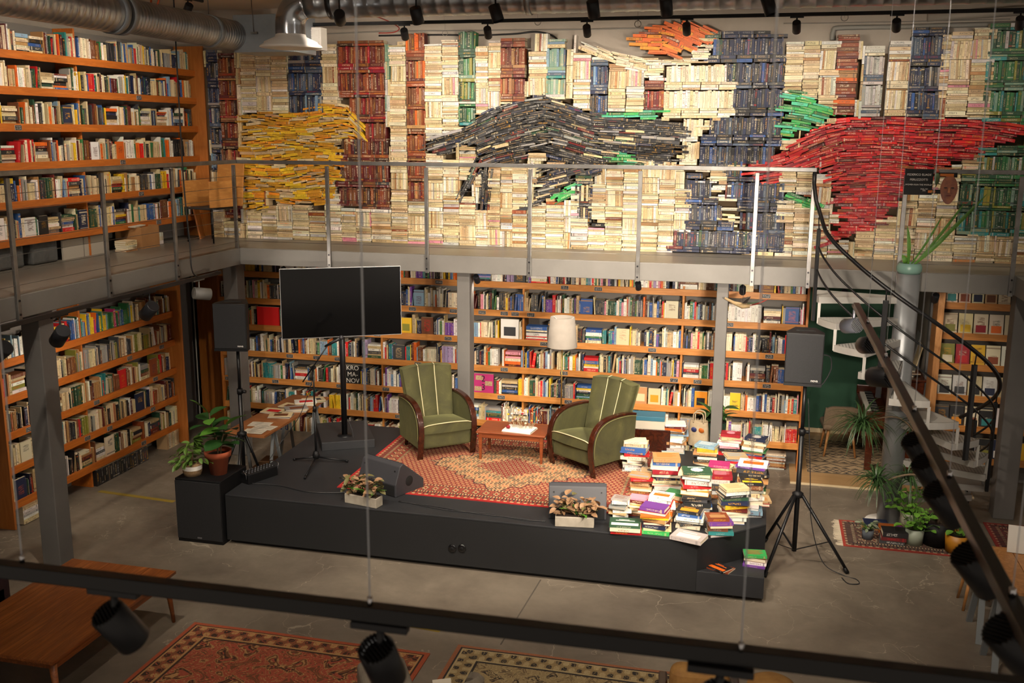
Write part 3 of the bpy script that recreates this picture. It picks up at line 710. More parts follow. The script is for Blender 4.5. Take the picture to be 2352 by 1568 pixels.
# --- bookcase on the side gallery
XU = -7.62; ou = Vector((XU, 6.4, 0)); UYv = Vector((0, 1, 0)); NX = Vector((1, 0, 0)); zu = [3.077, 3.46, 3.86, 4.26, 4.635, 5.0]
DIVU = [3.87]; LU = 6.3
bu = bookcase('bookcase', 'tall orange wood bookcase on the side gallery below the round duct', ou, UYv, NX, LU, zu, 0.3, W_CASEY, ZG, 5.32, DIVU, proud=0.15)
R = random.Random(22)
for i, z in enumerate(zu):
    top = zu[i + 1] - 0.085 if i + 1 < len(zu) else 5.3
    put_row('upper', ou, UYv, NX, 1.6, LU - 0.08, z, top, SIDEP, R, len(zu) - 1 - i, [(d - 0.02, d + 0.02) for d in DIVU])
for (x, y) in ((320, 224), (43, 294), (283, 368), (325, 436), (365, 500)):
    p = onX(x, y, XU + 0.03); k = min(range(6), key=lambda j: abs(zu[j] - 0.038 - p.z)); shelf_label(bu, ou, UYv, NX, p.y - ou.y, zu[k])
# --- bookcase under the side gallery
XW = -7.62; ow = Vector((XW, 8.62, 0)); LW = 3.2; zw = [0.293, 0.68, 1.06, 1.45, 1.84]
bw = bookcase('bookcase', 'orange wood bookcase under the side gallery with tilted rows', ow, UYv, NX, LW, zw, 0.32, W_CASEY, 0.0, ZB - 0.05, [1.35], proud=0.13)
R = random.Random(23)
for i, z in enumerate(zw):
    top = zw[i + 1] - 0.085 if i + 1 < len(zw) else 2.25
    if i < 4: put_row('lower', ow, UYv, NX, 0.02, LW - 0.02, z, top, DULLP, R, len(zw) - 1 - i, [(1.33, 1.37)])
    else:
        put_row('lower', ow, UYv, NX, 0.02, 1.33, z, top, MIXP, R, 0); put_row('lower', ow, UYv, NX, 1.37, 2.35, z, top, {'light blue': 20, 'yellow': 22, 'magenta': 14, 'green': 14, 'orange': 12, 'blue': 12, 'teal': 10}, R, 0); put_row('lower', ow, UYv, NX, 2.36, LW - 0.02, z, top, DULLP, R, 0)
for (x, y) in ((371, 784), (298, 811), (357, 856), (222, 910), (67, 972), (252, 970), (351, 925), (201, 994), (330, 1003)):
    p = onX(x, y, XW + 0.03); k = min(range(5), key=lambda j: abs(zw[j] - 0.038 - p.z)); shelf_label(bw, ow, UYv, NX, p.y - ow.y, zw[k])
# black binders standing on the floor below that case
for i in range(24):
    y = 10.02 + i * 0.044
    b = book((XW + 0.02, y, 0.1), UZ, UYv, NX, 0.2, 0.04, 0.16, R.choice(('black', 'black', 'charcoal')), R)
    b.row = 6; b.case = 'lower'; b.lft = b.rgt = None; SHELFB['lower'].append(b)
for i in range(12):
    b = book((XW + 0.02, 11.5 + i * 0.024, 0.115), UZ, UYv, NX, 0.23, 0.022, 0.16, R.choice(('cream', 'beige', 'ivory')), R)
    b.row = 6; b.case = 'lower'; b.lft = b.rgt = None; SHELFB['lower'].append(b)
for i in range(8):
    b = book((XW + 0.03, 8.85, 0.02 + i * 0.026), UYv, UZ, NX, 0.24, 0.024, 0.16, R.choice(('white', 'pale grey', 'beige', 'cream')), R)
    b.row = 6; b.case = 'lower'; b.flat = True; b.lft = b.rgt = None; SHELFB['lower'].append(b)
# --- magazine bookcase beyond the stairs
orr = Vector((2.12, YB, 0)); LR = 1.9; zr = [onY(2250, y, YB - 0.02).z for y in (1052, 980, 910, 838, 767, 697)]
br = bookcase('bookcase', 'orange wood bookcase beyond the stairs with magazines facing out', orr, UX, NY, LR, zr, 0.3, W_CASEX, 0.0, ZB, [0.95])
R = random.Random(24)
MAGC = [['ivory', 'ivory', 'ivory', 'beige', 'ivory'], ['ivory', 'cream', 'ivory', 'ivory', 'ivory'], ['olive', 'crimson', 'yellow', 'ivory', 'white'], ['white', 'pale grey', 'cream', 'white', 'cream'], ['charcoal', 'black', 'ivory', 'black', 'white'], ['black', 'charcoal', 'grey', 'black', 'navy']]
ACC = [['teal', 'rust', 'navy', 'brown', 'teal'], ['olive', 'yellow', 'crimson', 'orange', 'magenta'], ['ivory', 'red', 'mustard', 'rust', 'blue'], ['black', 'charcoal', 'black', 'navy', 'red'], ['amber', 'amber', 'rust', 'teal', 'green'], ['white', 'cream', 'red', 'olive', 'white']]
for i, z in enumerate(reversed(zr)):
    s = 0.04
    for j in range(5):
        w = 0.155 if i else 0.13; h = 0.235
        b = book(orr + UX * (s + w / 2) + UZ * (z + h / 2), (UZ * 0.985 + Vector((0, 0.17, 0))), UX, NY, h, w, 0.02, MAGC[i][j], R)
        b.row = i; b.case = 'mag'; b.face = True; b.acc = ACC[i][j]; b.lft = MAGC[i][j - 1] if j else None; b.rgt = MAGC[i][j + 1] if j < 4 else None
        SHELFB.setdefault('mag', []).append(b)
        s += w + 0.014
    put_row('mag', orr, UX, NY, s + 0.05, LR - 0.02, z, z + 0.3, MIXP, R, i)
# --- which shelf books stand alone as things: the 300 that show largest
OCC = [(636, 604, 924, 782), (494, 678, 582, 804), (1798, 742, 1892, 890), (1252, 726, 1330, 798), (930, 856, 1112, 1064), (1250, 880, 1464, 1104), (1395, 950, 1790, 1400), (0, 350, 545, 410),
       (1048, 600, 1084, 1000), (1640, 600, 1676, 1000), (520, 600, 556, 1000), (78, 700, 170, 1300), (1960, 600, 2130, 1300), (2300, 640, 2352, 1200), (560, 780, 620, 1100)]
def hidden(b):
    x, y = proj(b.c); return any(a <= x <= c and d <= y <= e for a, d, c, e in OCC)
allb = [b for k in SHELFB for b in SHELFB[k] if in_view(b.c, 5)]
CASE = {'back': 'back bookcase', 'upper': 'upper side bookcase', 'lower': 'lower side bookcase', 'mag': 'magazine bookcase'}
def score(b): return px_area(b) * (3 if hasattr(b, 'acc') else 1) * (0.02 if hidden(b) else 1) * (0.3 if b.case == 'lower' and b.row == 0 and False else 1) * (abs(b.n.dot((CAM - b.c).normalized())))
allb.sort(key=score, reverse=True)
single = allb[:285]; sid = set(id(b) for b in single)
ORDW = RW = ['first', 'second', 'third', 'fourth', 'fifth', 'sixth', 'seventh', 'eighth', 'ninth', 'tenth', 'eleventh', 'twelfth', 'thirteenth', 'fourteenth', 'fifteenth', 'sixteenth']; used = {}; RORD = ['first', 'second', 'third', 'fourth', 'fifth', 'sixth', 'seventh', 'eighth', 'ninth', 'tenth']; RNUM = ['', 'one', 'two', 'three', 'four', 'five', 'six', 'seven', 'eight', 'nine', 'ten']
for b in single:
    w = 'magazine' if b.case == 'mag' and hasattr(b, 'acc') else 'book'
    form = 'turned cover out' if getattr(b, 'face', False) else ('lying flat' if getattr(b, 'flat', False) else '')
    lab = f"{b.name} {w}" + (f" with {b.acc} patch" if hasattr(b, 'acc') else '')
    if form and not hasattr(b, 'acc'): lab += ' ' + form
    if b.lft and b.rgt: lab += f" between {b.lft} and {b.rgt} ones" if b.lft != b.rgt else f" between two {b.lft} ones"
    lab += f", {ORD[b.row]} shelf, {CASE[b.case]}"
    rn = getattr(b, 'run', None)
    if rn and rn[1] > 2 and not form and not hasattr(b, 'acc') and rn[0] < 10 and rn[1] < 11:
        lab = f"{RORD[rn[0]]} of {RNUM[rn[1]]} {b.name} books" + (f" after a {rn[2]} one" if rn[2] else '') + f", {ORD[b.row]} shelf, {CASE[b.case]}"
    if hasattr(b, 'wr'): lab = f"white volume {ORDW[b.wr]} from the slim pillar in the all white row, second shelf"
    ws = lab.replace(',', '').split()
    if len(ws) > 16: lab = lab.replace(' ones', '').replace(' with', '')
    if lab in used: lab = ('slim ' if b.T < used[lab] else 'thicker ') + lab
    used.setdefault(lab, b.T)
    o = books_obj('shelf_book', [b]); tag(o, lab, 'book', 'books in the ' + CASE[b.case])
    if hasattr(b, 'acc'):
        a = MB().box(-0.5, 0.5, -0.0012, 0.0012, -0.5, 0.5).build('cover_print', mat('print_' + b.acc.replace(' ', '_'), PLIN[b.acc], 0.5), o)
        a.scale = (b.T * 0.72, 1, b.L * 0.36); a.location = (0, -0.004 + 0.17 * b.L * -0.22, -b.L * 0.24); a.rotation_euler = (-0.17, 0, 0)
for k, nm in (('back', 'filling the rows of the long back bookcase'), ('upper', 'filling the upper side bookcase'), ('lower', 'filling the lower side bookcase'), ('mag', 'at the far end of the magazine bookcase')):
    rest = [b for b in SHELFB[k] if id(b) not in sid and in_view(b.c, 250)]
    if rest:
        o = books_obj('shelved_books', rest, None, False); tag(o, f'densely packed mixed books {nm}', 'books', None, 'stuff')
# ================================================================== railings
ZR = 3.83
def post(mb, x, y, ax):
    w, d = (0.045, 0.03) if ax == 'x' else (0.03, 0.045)
    mb.box(x - w / 2, x + w / 2, y - d / 2, y + d / 2, ZB - 0.01, ZR - 0.04); return mb
BOLT = mat('bolt', '2a2a2c', 0.4, 0.8)
def railing(label, a, b, posts, ax):
    a, b = Vector(a), Vector(b); t = thing('railing', label, 'railing', (0, 0, 0))
    MB().bar(a, b, 0.045, 0.045).build('top_rail', STEEL, t, 0.004)
    for q in posts:
        o = post(MB(), q[0], q[1], ax).build('post', STEEL, t, 0.003)
        for z in (ZB + 0.04, ZG - 0.045):
            d = Vector((0, -1, 0)) if ax == 'x' else Vector((1, 0, 0)); p = Vector((q[0], q[1], z)) + d * 0.015
            MB().cyl(p, p + d * 0.006, 0.011, 8).build('bolt', BOLT, o)
    for k in range(7):
        dz = ZG + 0.09 + k * 0.134 - a.z
        MB().tube([a + UZ * dz, b + UZ * dz], 0.0028, 5).build('cable', STEEL, t)
    return t
YP = YR - 0.016
px = [onY(x, 600, YP).x for x in (757, 981, 1216, 1465, 1729, 1858)]
x0 = onY(546, 590, YP).x
railing('steel cable railing along the front of the back gallery', (x0, YP, ZR), (px[-1] + 0.02, YP, ZR), [(x, YP) for x in [x0] + px], 'x')
XP = XL + 0.016
yl = [onX(x, y, XP).y for x, y in ((45, 730), (253, 676), (408, 636))]
railing('rusty steel cable railing along the side gallery', (XP, 3.0, ZR), (XP, YP - 0.03, ZR), [(XP, y) for y in yl + [yl[0] - 1.75]], 'y')
xr = [onY(2069, 560, YP).x, onY(2332, 560, YP).x]
railing('short steel railing with a black sign beyond the spiral stairs', (xr[0] - 0.02, YP, ZR), (xr[1] + 0.03, YP, ZR), [(x, YP) for x in xr], 'x')
# sign and ornaments on the short railing
s = thing('sign', 'small black sign with white handwriting on the railing', 'sign', (xr[0] + 0.12, YP - 0.035, 3.72))
MB().box(-0.14, 0.14, -0.006, 0.006, -0.135, 0.135).build('board', BLACK, s, 0.003)
for i, (body, sz) in enumerate((('FEDERICO ELIADE', 0.030), ('PERUZZOTTI', 0.030), ('„WOMEN RUN THE WORLD“', 0.021), ('ZAAL, MAI\n2022', 0.016))):
    txt('lettering', body, sz, (0 if i < 3 else 0.06, -0.0075, 0.075 - i * 0.052), (pi / 2, 0, 0), WHITE, s)
FACE = blotch('face_print', 'a5633f', '5b3a3c', 12, 0.5); 
f = thing('face_cutout', 'oval cutout of a painted face hanging from the railing', 'cutout', (onY(2180, 436, 11.42).x, 11.44, onY(2180, 436, 11.42).z))
fp = [(0.085 * cos(t) * (1 - 0.18 * (sin(t) < 0) * abs(sin(t))), 0.15 * sin(t)) for t in [2 * pi * i / 28 for i in range(28)]]
Mx = Matrix.Rotation(pi / 2, 4, 'X')
MB().prism(fp, -0.006, 0.006, Mx).build('board', FACE, f)
for sx in (-1, 1): MB().prism([(0.018 * cos(t) + sx * 0.034, 0.007 * sin(t) + 0.02) for t in [2 * pi * i / 10 for i in range(10)]], 0.006, 0.010, Mx).build('eye', mat('eye_print', '2a1a18'), f)
MB().prism([(-0.012, -0.03), (0.012, -0.03), (0.006, 0.02), (-0.006, 0.02)], 0.006, 0.014, Mx).build('nose', mat('nose_print', 'b5744c'), f)
MB().prism([(0.026 * cos(t), 0.007 * sin(t) - 0.06) for t in [2 * pi * i / 12 for i in range(12)]], 0.006, 0.010, Mx).build('mouth', mat('mouth_print', '6b2c28'), f)
ORG = mat('orange_card', 'b8641c', 0.6)
for (x, y, w, h, lab) in ((2178, 402, 0.09, 0.05, 'black card tag with orange stripe above the face cutout'), (2150, 440, 0.09, 0.045, 'black card tag with orange end beside the face cutout')):
    p = onY(x, y, 11.44); g = thing('card_tag', lab, 'tag', p); MB().box(-w, w, -0.004, 0.004, -h / 2, h / 2).build('card', BLACK, g, 0.004)
    MB().box(-w * 0.9, -w * 0.1 if y > 420 else w * 0.6, -0.007, -0.004, -h * 0.28, h * 0.28).build('stripe', ORG, g)
p = onY(2152, 408, 11.43); g = thing('parrot_ornament', 'small green parrot ornament with red head beside the sign', 'ornament', p)
MB().lathe([(0.001, -0.09), (0.018, -0.05), (0.03, 0.0), (0.024, 0.035), (0.001, 0.06)], 10).build('body', mat('parrot_green', '4d5f3a', 0.7), g)
MB().lathe([(0.001, 0.045), (0.02, 0.055), (0.022, 0.07), (0.001, 0.09)], 10).build('head', mat('parrot_red', '9a4430', 0.7), g)
MB().bar((0, 0, -0.08), (-0.04, 0, -0.16), 0.014, 0.006).build('tail', mat('parrot_green', '4d5f3a'), g)
# ================================================================== spiral stairs
SX, SY = 1.52, 11.22
st = thing('spiral_staircase', 'light grey spiral staircase with perforated treads and black handrail', 'staircase', (SX, SY, 0))
STG = blotch('stair_paint', 'a9a6a0', '95928c', 3, 0.5, 0.3)
MB().cyl((0, 0, 0), (0, 0, 2.78), 0.118, 28).build('center_pole', blotch('pole_paint', '8f9193', '7f8183', 3, 0.35, 0.5), st)
MB().lathe([(0.001, 0.02), (0.24, 0.018), (0.25, 0.0)], 28).build('base_plate', WHITE, st)
PERF = mat('perforated_sheet', 'b2afa8', 0.5, 0.3)
def _perf():
    t = NT(PERF); v = t.coords('Object', (32, 32, 1)); vo = t.n('ShaderNodeTexVoronoi'); vo.inputs['Randomness'].default_value = 0; t.l(v, vo.inputs['Vector'])
    vo.inputs['Scale'].default_value = 1.0
    h = t.math('LESS_THAN', vo.outputs['Distance'], 0.32); t.l(t.mix(h, srgb('b2afa8'), srgb('46443f')), t.b.inputs['Base Color'])
_perf()
AZ = [180, 206, 229, 249, 269, 289, 309, 329, 349, 369, 389, 409]
def zk(k): return 2.53 - 0.222 * k
for k, a in enumerate(AZ):
    if zk(k) < 0.1: break
    w = 11.5 if k else 16
    arc = [(0.93 * cos(rad(a + d)), 0.93 * sin(rad(a + d))) for d in np.linspace(-w, w, 6)]
    inn = [(0.11 * cos(rad(a + d)), 0.11 * sin(rad(a + d))) for d in (w * 1.6, -w * 1.6)]
    o = MB().prism(arc + inn, zk(k) - 0.006, zk(k)).build('tread', PERF, st)
    e = MB()
    for (p, q) in zip(arc + inn, (arc + inn)[1:] + [arc[0]]): e.bar((p[0], p[1], zk(k) - 0.035), (q[0], q[1], zk(k) - 0.035), 0.012, 0.07)
    e.build('tread_edge', STG, o)
    if k < len(AZ) - 1 and zk(k + 1) > 0.1:
        p = arc[-1]; MB().bar((p[0], p[1], zk(k) - 0.06), (p[0], p[1], zk(k + 1) - 0.06), 0.03, 0.012).build('riser_strap', STG, o)
def helix(rr, dz, k0, k1, n=60):
    out = []
    for i in range(n + 1):
        k = k0 + (k1 - k0) * i / n; a = np.interp(k, range(len(AZ)), AZ); out.append((rr * cos(rad(a)), rr * sin(rad(a)), zk(k) + dz))
    return out
top = Vector((px[-1] - SX, YP - SY, 3.8))
hr = helix(0.97, 0.9, 0.9, 10.5)
MB().tube([top, top + Vector((0.0, -0.05, -0.12)), top + Vector((0.03, -0.12, -0.3))] + hr, 0.021, 10).build('handrail', BLACKM, st)
for dz in (0.6, 0.36):
    MB().tube(helix(0.95, dz, 0.3 if dz > 0.5 else 0.1, 10.5), 0.011, 8).build('lower_rail', BLACKM, st)
for k in (0.35, 3.1, 5.9, 8.3, 9.8):
    a = np.interp(k, range(len(AZ)), AZ); c, s_ = cos(rad(a)), sin(rad(a)); zz = zk(k)
    MB().bar((0.955 * c, 0.955 * s_, zz - 0.2), (0.955 * c, 0.955 * s_, zz + 0.78), 0.05, 0.035, up=(c, s_, 0)).build('baluster', BLACKM, st, 0.004)
    MB().cyl((0.955 * c, 0.955 * s_, zz + 0.78), (0.965 * c, 0.965 * s_, zz + 0.9), 0.007, 6).build('baluster_pin', BLACKM, st)
# vase with snake plant leaves on the pole
LEAFG = blotch('leaf_green', '3f6a22', '5c8a30', 20, 0.45)
LEAFD = blotch('leaf_dark', '1f3d1a', '2e5424', 20, 0.4)
v = thing('vase_plant', 'round sea green bowl with long upright leaves on the stair pole', 'plant', (SX, SY, 2.78))
MB().lathe([(0.001, 0), (0.11, 0), (0.125, 0.03), (0.128, 0.07), (0.11, 0.105), (0.1, 0.11), (0.09, 0.105), (0.09, 0.08), (0.001, 0.08)], 28).build('bowl', mat('sea_green_glaze', '6f9186', 0.25), v)
def blade(mb, base, tip, w, bend=0.0, n=7):
    base, tip = Vector(base), Vector(tip); d = tip - base; sd = d.cross(Vector((0.2, -1, 0.1))).normalized(); up = sd.cross(d).normalized(); rows = []
    for i in range(n):
        t = i / (n - 1); c = base + d * t + up * (sin(pi * t) * bend); ww = w * (0.55 + 0.9 * t) * (1 - t ** 3) + 0.001
        rows.append([c - sd * ww, c + up * ww * 0.25, c + sd * ww])
    mb.sheet(rows); return mb
for q in ((0.05, 0, 0.1, 0.66, -0.12, 0.85, 0.022), (0.02, 0.02, 0.1, 0.28, 0.0, 0.62, 0.012), (-0.02, -0.02, 0.1, -0.06, -0.04, 0.5, 0.022), (-0.05, -0.03, 0.1, -0.09, -0.05, 0.2, 0.03), (0.04, -0.04, 0.1, 0.4, -0.06, 0.5, 0.018), (0.06, 0.03, 0.1, 0.5, 0.1, 0.75, 0.016)):
    blade(MB(), q[:3], q[3:6], q[6], 0.04).build('leaf', LEAFG, v)
# ================================================================== air ducts
def ripple(a, b, r, step=0.05, amp=0.005, n=24):
    a, b = Vector(a), Vector(b); L = (b - a).length; k = max(2, int(L / step)); pts = []; rs = []
    for i in range(k):
        for f, e in ((0.0, 0), (0.7, 0), (0.8, amp), (0.95, amp)): pts.append(a + (b - a) * ((i + f) / k)); rs.append(r + e)
    pts.append(b); rs.append(r); return pts, rs
def duct(label): return thing('air_duct', label, 'duct')
d1 = duct('long ribbed round metal duct above the side gallery bookcase')
e1 = onY(540, 82, 10.55); ax = e1.x; az = e1.z
near = 5.2; p, r_ = ripple((ax, 8.42, az), (ax, 10.55, az), 0.155); MB().tube(p, r_, 28).build('ribbed_pipe', GALV, d1)
p, r_ = ripple((ax, near, az), (ax, 8.32, az), 0.172, 0.08, 0.003); MB().tube(p, r_, 28).build('ribbed_pipe', GALV, d1)
for y in (8.3, 8.42, 9.98): MB().tube([(ax, y, az), (ax, y + 0.07, az)], 0.186 if y < 9 else 0.167, 28).build('collar', GALVD, d1)
for y in (6.5, 9.98): MB().tube([(ax, y + 0.03, az + 0.15), (ax, y + 0.03, 5.8)], 0.005, 6).build('hanger_rod', STEEL, d1)
bx0 = onY(541, 75, 10.55); bx1 = onY(632, 75, 10.55)
d2 = thing('plenum_box', 'square grey sheet metal air box beside the round diffuser', 'air box', (0, 0, 0))
zt_, zb_ = onY(580, 33, 10.5).z, onY(580, 120, 10.5).z
MB().box(bx0.x, bx1.x + 0.25, 10.5, 11.05, zb_, zt_).build('box', GALVD, d2, 0.004)
MB().tube([onY(577, 0, 10.49), onY(583, 76, 10.49)], 0.005, 6).build('hanger_rod', STEEL, d2)
MB().box(onY(576, 76, 10.48).x, onY(591, 76, 10.48).x, 10.47, 10.5, onY(583, 78, 10.48).z, onY(583, 73, 10.48).z).build('bracket', STEEL, d2)
d3 = duct('shiny bent round duct ending in a white disc diffuser')
ed = onY(668, 92, 9.9); r0 = 0.152
path = [ed + UZ * (0.0 + 0.02 * i) for i in range(8)]
cz = ed.z + 0.15; 
zc = onY(900, 2, 9.9).z
Re = zc - cz
for i in range(1, 13):
    t = (pi / 2) * i / 12; path.append(Vector((ed.x + Re * (1 - cos(t)), ed.y, cz + Re * sin(t))))
MB().tube(path, r0, 28).build('elbow', mat('smooth_galvanised', 'b4b8bd', 0.22, 0.95), d3)
p, r_ = ripple((ed.x + Re, 9.9, zc), (3.5, 9.9, zc), r0, 0.14, 0.004); MB().tube(p, r_, 28).build('ribbed_pipe', GALV, d3)
for x in (760, 1210): 
    xx = onY(x, 10, 9.9).x; MB().tube([(xx, 9.9, zc), (xx + 0.05, 9.9, zc)], r0 + 0.014, 28).build('collar', BLACKM if x < 1000 else GALV, d3)
MB().lathe([(0.15, 0.06), (0.16, 0.03), (0.27, -0.02), (0.275, -0.035), (0.315, -0.06), (0.318, -0.075), (0.24, -0.085), (0.12, -0.075), (0.001, -0.075)], 36, Matrix.Translation(ed)).build('diffuser', WHITE, d3)
d4 = thing('vent_grille', 'white louvred vent grille behind the round diffuser', 'vent', (0, 0, 0))
gx0, gx1 = onY(694, 88, 10.9).x, onY(734, 88, 10.9).x; gz0, gz1 = onY(715, 114, 10.9).z, onY(715, 62, 10.9).z
MB().box(gx0, gx1, 10.94, 11.1, gz0, gz1).build('frame', WHITE, d4)
for i in range(10):
    z = gz0 + 0.02 + (gz1 - gz0 - 0.04) * (i + 0.5) / 10; MB().box(gx0 + 0.012, gx1 - 0.02, 10.925, 10.94, z - 0.008, z + 0.004).build('slat', WHITE, d4)
d5 = duct('short ribbed duct stub crossing under the ceiling')
pp = onY(1050, 8, 10.3); MB().tube([pp + Vector((-0.15, -0.3, 0.25)), pp, pp + Vector((0.08, 0.1, -0.06))], [0.09, 0.075, 0.05], 18).build('pipe', GALV, d5)
# ================================================================== track lights
LENS = mat('lamp_lens', 'ffffff', 0.3); _b = LENS.node_tree.nodes['Principled BSDF']; _b.inputs['Emission Color'].default_value = (1, 0.93, 0.85, 1); _b.inputs['Emission Strength'].default_value = 6.0
def spot(loc, tgt, watt, ang=60, blend=0.6, col=(1.0, 0.87, 0.72), r=0.04, parent=None):
    l = bpy.data.lights.new('lamp_light', 'SPOT'); l.energy = watt; l.spot_size = rad(ang); l.spot_blend = blend; l.color = col; l.shadow_soft_size = r
    o = bpy.data.objects.new('lamp_light', l); COL.objects.link(o); d = Vector(tgt) - Vector(loc)
    o.rotation_euler = d.to_track_quat('-Z', 'Y').to_euler()
    if parent is not None: o.parent = parent; o.location = Vector(loc) - parent.location
    else: o.location = loc
    return o
def track_spot(label, top, tgt, group, r=0.045, L=0.13, drop=0.09, watt=0, ang=60, m=None, adax=(1, 0, 0), fins=False, col=(1.0, 0.87, 0.72)):
    """top: point on the underside of the track; the can hangs below it and points at tgt"""
    m = m or LAMPB; top = Vector(top); t = thing('track_spotlight', label, 'spotlight', top, 0, group)
    a = Vector(adax); MB().bar(-a * r * 1.6 - UZ * 0.008, a * r * 1.6 - UZ * 0.008, 0.022, 0.016).build('adapter', m, t, 0.002)
    c = Vector((0, 0, -drop)); d = (Vector(tgt) - (top + c)).normalized()
    MB().cyl((0, 0, -0.01), c, 0.009, 8).build('stem', m, t)
    hb = c - d * L * 0.35; he = c + d * L * 0.65
    MB().tube([hb, hb + d * 0.004, he - d * 0.002, he], [r * 0.9, r, r, r * 0.97], 24, caps=False).build('housing', m, t)
    bk = MB()
    if fins:
        x = d.orthogonal().normalized(); y = d.cross(x)
        for i in range(9):
            q = -0.8 + i * 0.2; hw = r * math.sqrt(max(0.05, 1 - q * q)) * 0.95
            bk.bar(hb + x * q * r - y * hw + d * 0.012, hb + x * q * r + y * hw + d * 0.012, r * 0.09, 0.024, up=d)
        bk.cyl(hb + d * 0.03, hb + d * 0.034, r * 0.96, 24); bk.build('heat_sink', BLACK, t)
    else: bk.cyl(hb, hb + d * 0.003, r * 0.9, 20).build('rear_cap', m, t)
    MB().cyl(he - d * 0.02, he - d * 0.018, r * 0.86, 20).build('lens', LENS if watt else BLACK, t)
    if watt: spot(top + he, Vector(tgt), watt, ang, parent=t, col=col)
    return t
def track(label, a, b, w=0.034): 
    t = thing('light_track', label, 'track', (0, 0, 0)); MB().bar(a, b, w, w).build('rail', BLACKM, t, 0.003)
    g = Vector(b) - Vector(a); MB().bar(Vector(a) - UZ * (w / 2 + 0.001), Vector(b) - UZ * (w / 2 + 0.001), w * 0.35, 0.003).build('groove', BLACK, t); return t
ORDN = ['first', 'second', 'third', 'fourth', 'fifth', 'sixth', 'seventh', 'eighth']
ZT1 = 5.385
track('black track under the ceiling in front of the mural', (onY(620, 58, 11).x, 11, ZT1), (3.4, 11, ZT1))
for i, (x, y, w) in enumerate(((929, 85, 80), (1120, 72, 68), (1348, 65, 72), (1577, 60, 84), (1830, 52, 60), (2060, 45, 48), (2345, 30, 26))):
    q = onY(x, y, 11.0); track_spot(f'black spotlight aimed at the mural, {ORDN[i]} along the ceiling track', (q.x, 11, ZT1 - 0.018), (q.x + 0.1 * (i - 3), 12.58, 4.05), 'spotlights on the mural track', watt=w, ang=118, r=0.042)
track('black track hung above the mural track, nearer the room', (-5.3, 9.3, 5.62), (2.5, 9.3, 5.62))
for i, (x, y, w) in enumerate(((780, 38, 130), (956, 30, 240), (1138, 25, 0), (1362, 15, 300), (1530, 10, 240), (1765, 8, 0))):
    q = onY(x, y, 9.3); track_spot(f'black can spotlight under the ceiling, {ORDN[i]} in its row beside the duct', (q.x, 9.3, 5.60), (q.x - 1.2, 12.58, 3.9) if i == 0 else (q.x + (0.3 if w else 1.5), 11.8 if w else 9.0, 0.9), 'can spotlights near the ceiling duct', watt=w, ang=75, r=0.055, L=0.15, drop=max(0.05, 5.60 - q.z))
# under the back gallery
for i, (x, w) in enumerate(((640, 10), (1086, 14), (1462, 20), (1706, 16), (1944, 12), (2158, 14))):
    q = onY(x, 650, 11.46); track_spot(f'small black spotlight fixed under the back gallery, {ORDN[i]} from the corner pillar', (q.x, 11.62, ZB), (q.x, 12.74, 1.3), 'spotlights under the gallery', watt=w, ang=110, r=0.036, L=0.11, drop=0.07)
# side gallery track
XT = -6.1; ZT2 = 2.59
t2 = track('black suspended track in front of the side gallery edge', (XT, 6.3, ZT2), (XT, 10.5, ZT2), 0.04)
LG = mat('lamp_grey', '6a6864', 0.5)
for i, (x, y, w, m, tg) in enumerate(((4, 805, 0, None, (-7.6, 7.2, 1.4)), (140, 768, 0, None, (-7.6, 8.4, 1.0)), (345, 710, 75, None, (-7.7, 9.6, 1.0)), (458, 674, 30, LG, (-5.0, 11.5, 2.1)))):
    q = onX(x, y, XT); track_spot(('black spotlight of the side track nearest the viewpoint', 'black spotlight below the side track beside the dark pillar', 'black spotlight below the side track before the colourful row', 'pale grey spotlight at the far end of the side track')[i], (XT, q.y, ZT2 - 0.02), tg, 'side track spotlights', watt=w, ang=95, r=0.068, L=0.19, drop=max(0.08, ZT2 - 0.02 - q.z), adax=(0, 1, 0), m=m)
# near track along the picture's lower edge and the one running away from the camera
ZA = 3.15; ya = 1.94
tA = track('black suspended track crossing close in front of the floor', (-2.6, ya - 0.02, ZA), (0.58, ya + 0.03, ZA), 0.036)
for i, x in enumerate((228, 858, 1655)):
    q = onZ(x, 1330 + (x / 2352) * 270, ZA); tg = ((q.x + 0.9, ya + 1.3, 0.6), (q.x + 0.25, ya + 1.5, 0.3), (q.x, ya + 1.9, 0.4))[i]
    track_spot(f'dark ribbed can spotlight on the closest track, {ORDN[i]} along it', (q.x, ya, ZA - 0.02), tg, 'spotlights on the closest track', watt=35, ang=80, r=0.042, L=0.115, drop=0.085, fins=True)
XB = 0.6
tB = track('long black track running away from view beside the stairs', (XB, 2.0, ZA), (XB, 6.6, ZA), 0.036)
for i, (x, y, tx) in enumerate(((1948, 752, -1), (1985, 770, -1), (2020, 833, -1), (2100, 925, 0.6), (2122, 1000, 0.6), (2150, 1085, 0.7), (2220, 1222, 0.7), (2300, 1400, 0.8))):
    q = onX(x, y, XB - 0.03); tg = ((-2.6, 12.7, 1.5), (-1.2, 12.7, 1.4), (-4.6, 12.7, 1.3))[i] if i < 3 else (q.x + tx * 2.0, q.y + 0.6, q.z - 1.9)
    track_spot(f'dark can spotlight on the track by the stairs, {ORDN[i]} from its far end', (XB, q.y, ZA - 0.02), tg, 'spotlights on the stair side track', watt=(560, 560, 430, 0, 0, 40, 0, 60)[i], ang=70, r=0.048, L=0.135, drop=max(0.05, min(0.13, ZA - 0.02 - q.z)), fins=True, adax=(0, 1, 0))
WIRE = mat('steel_wire', 'd8dce2', 0.5, 0.2)
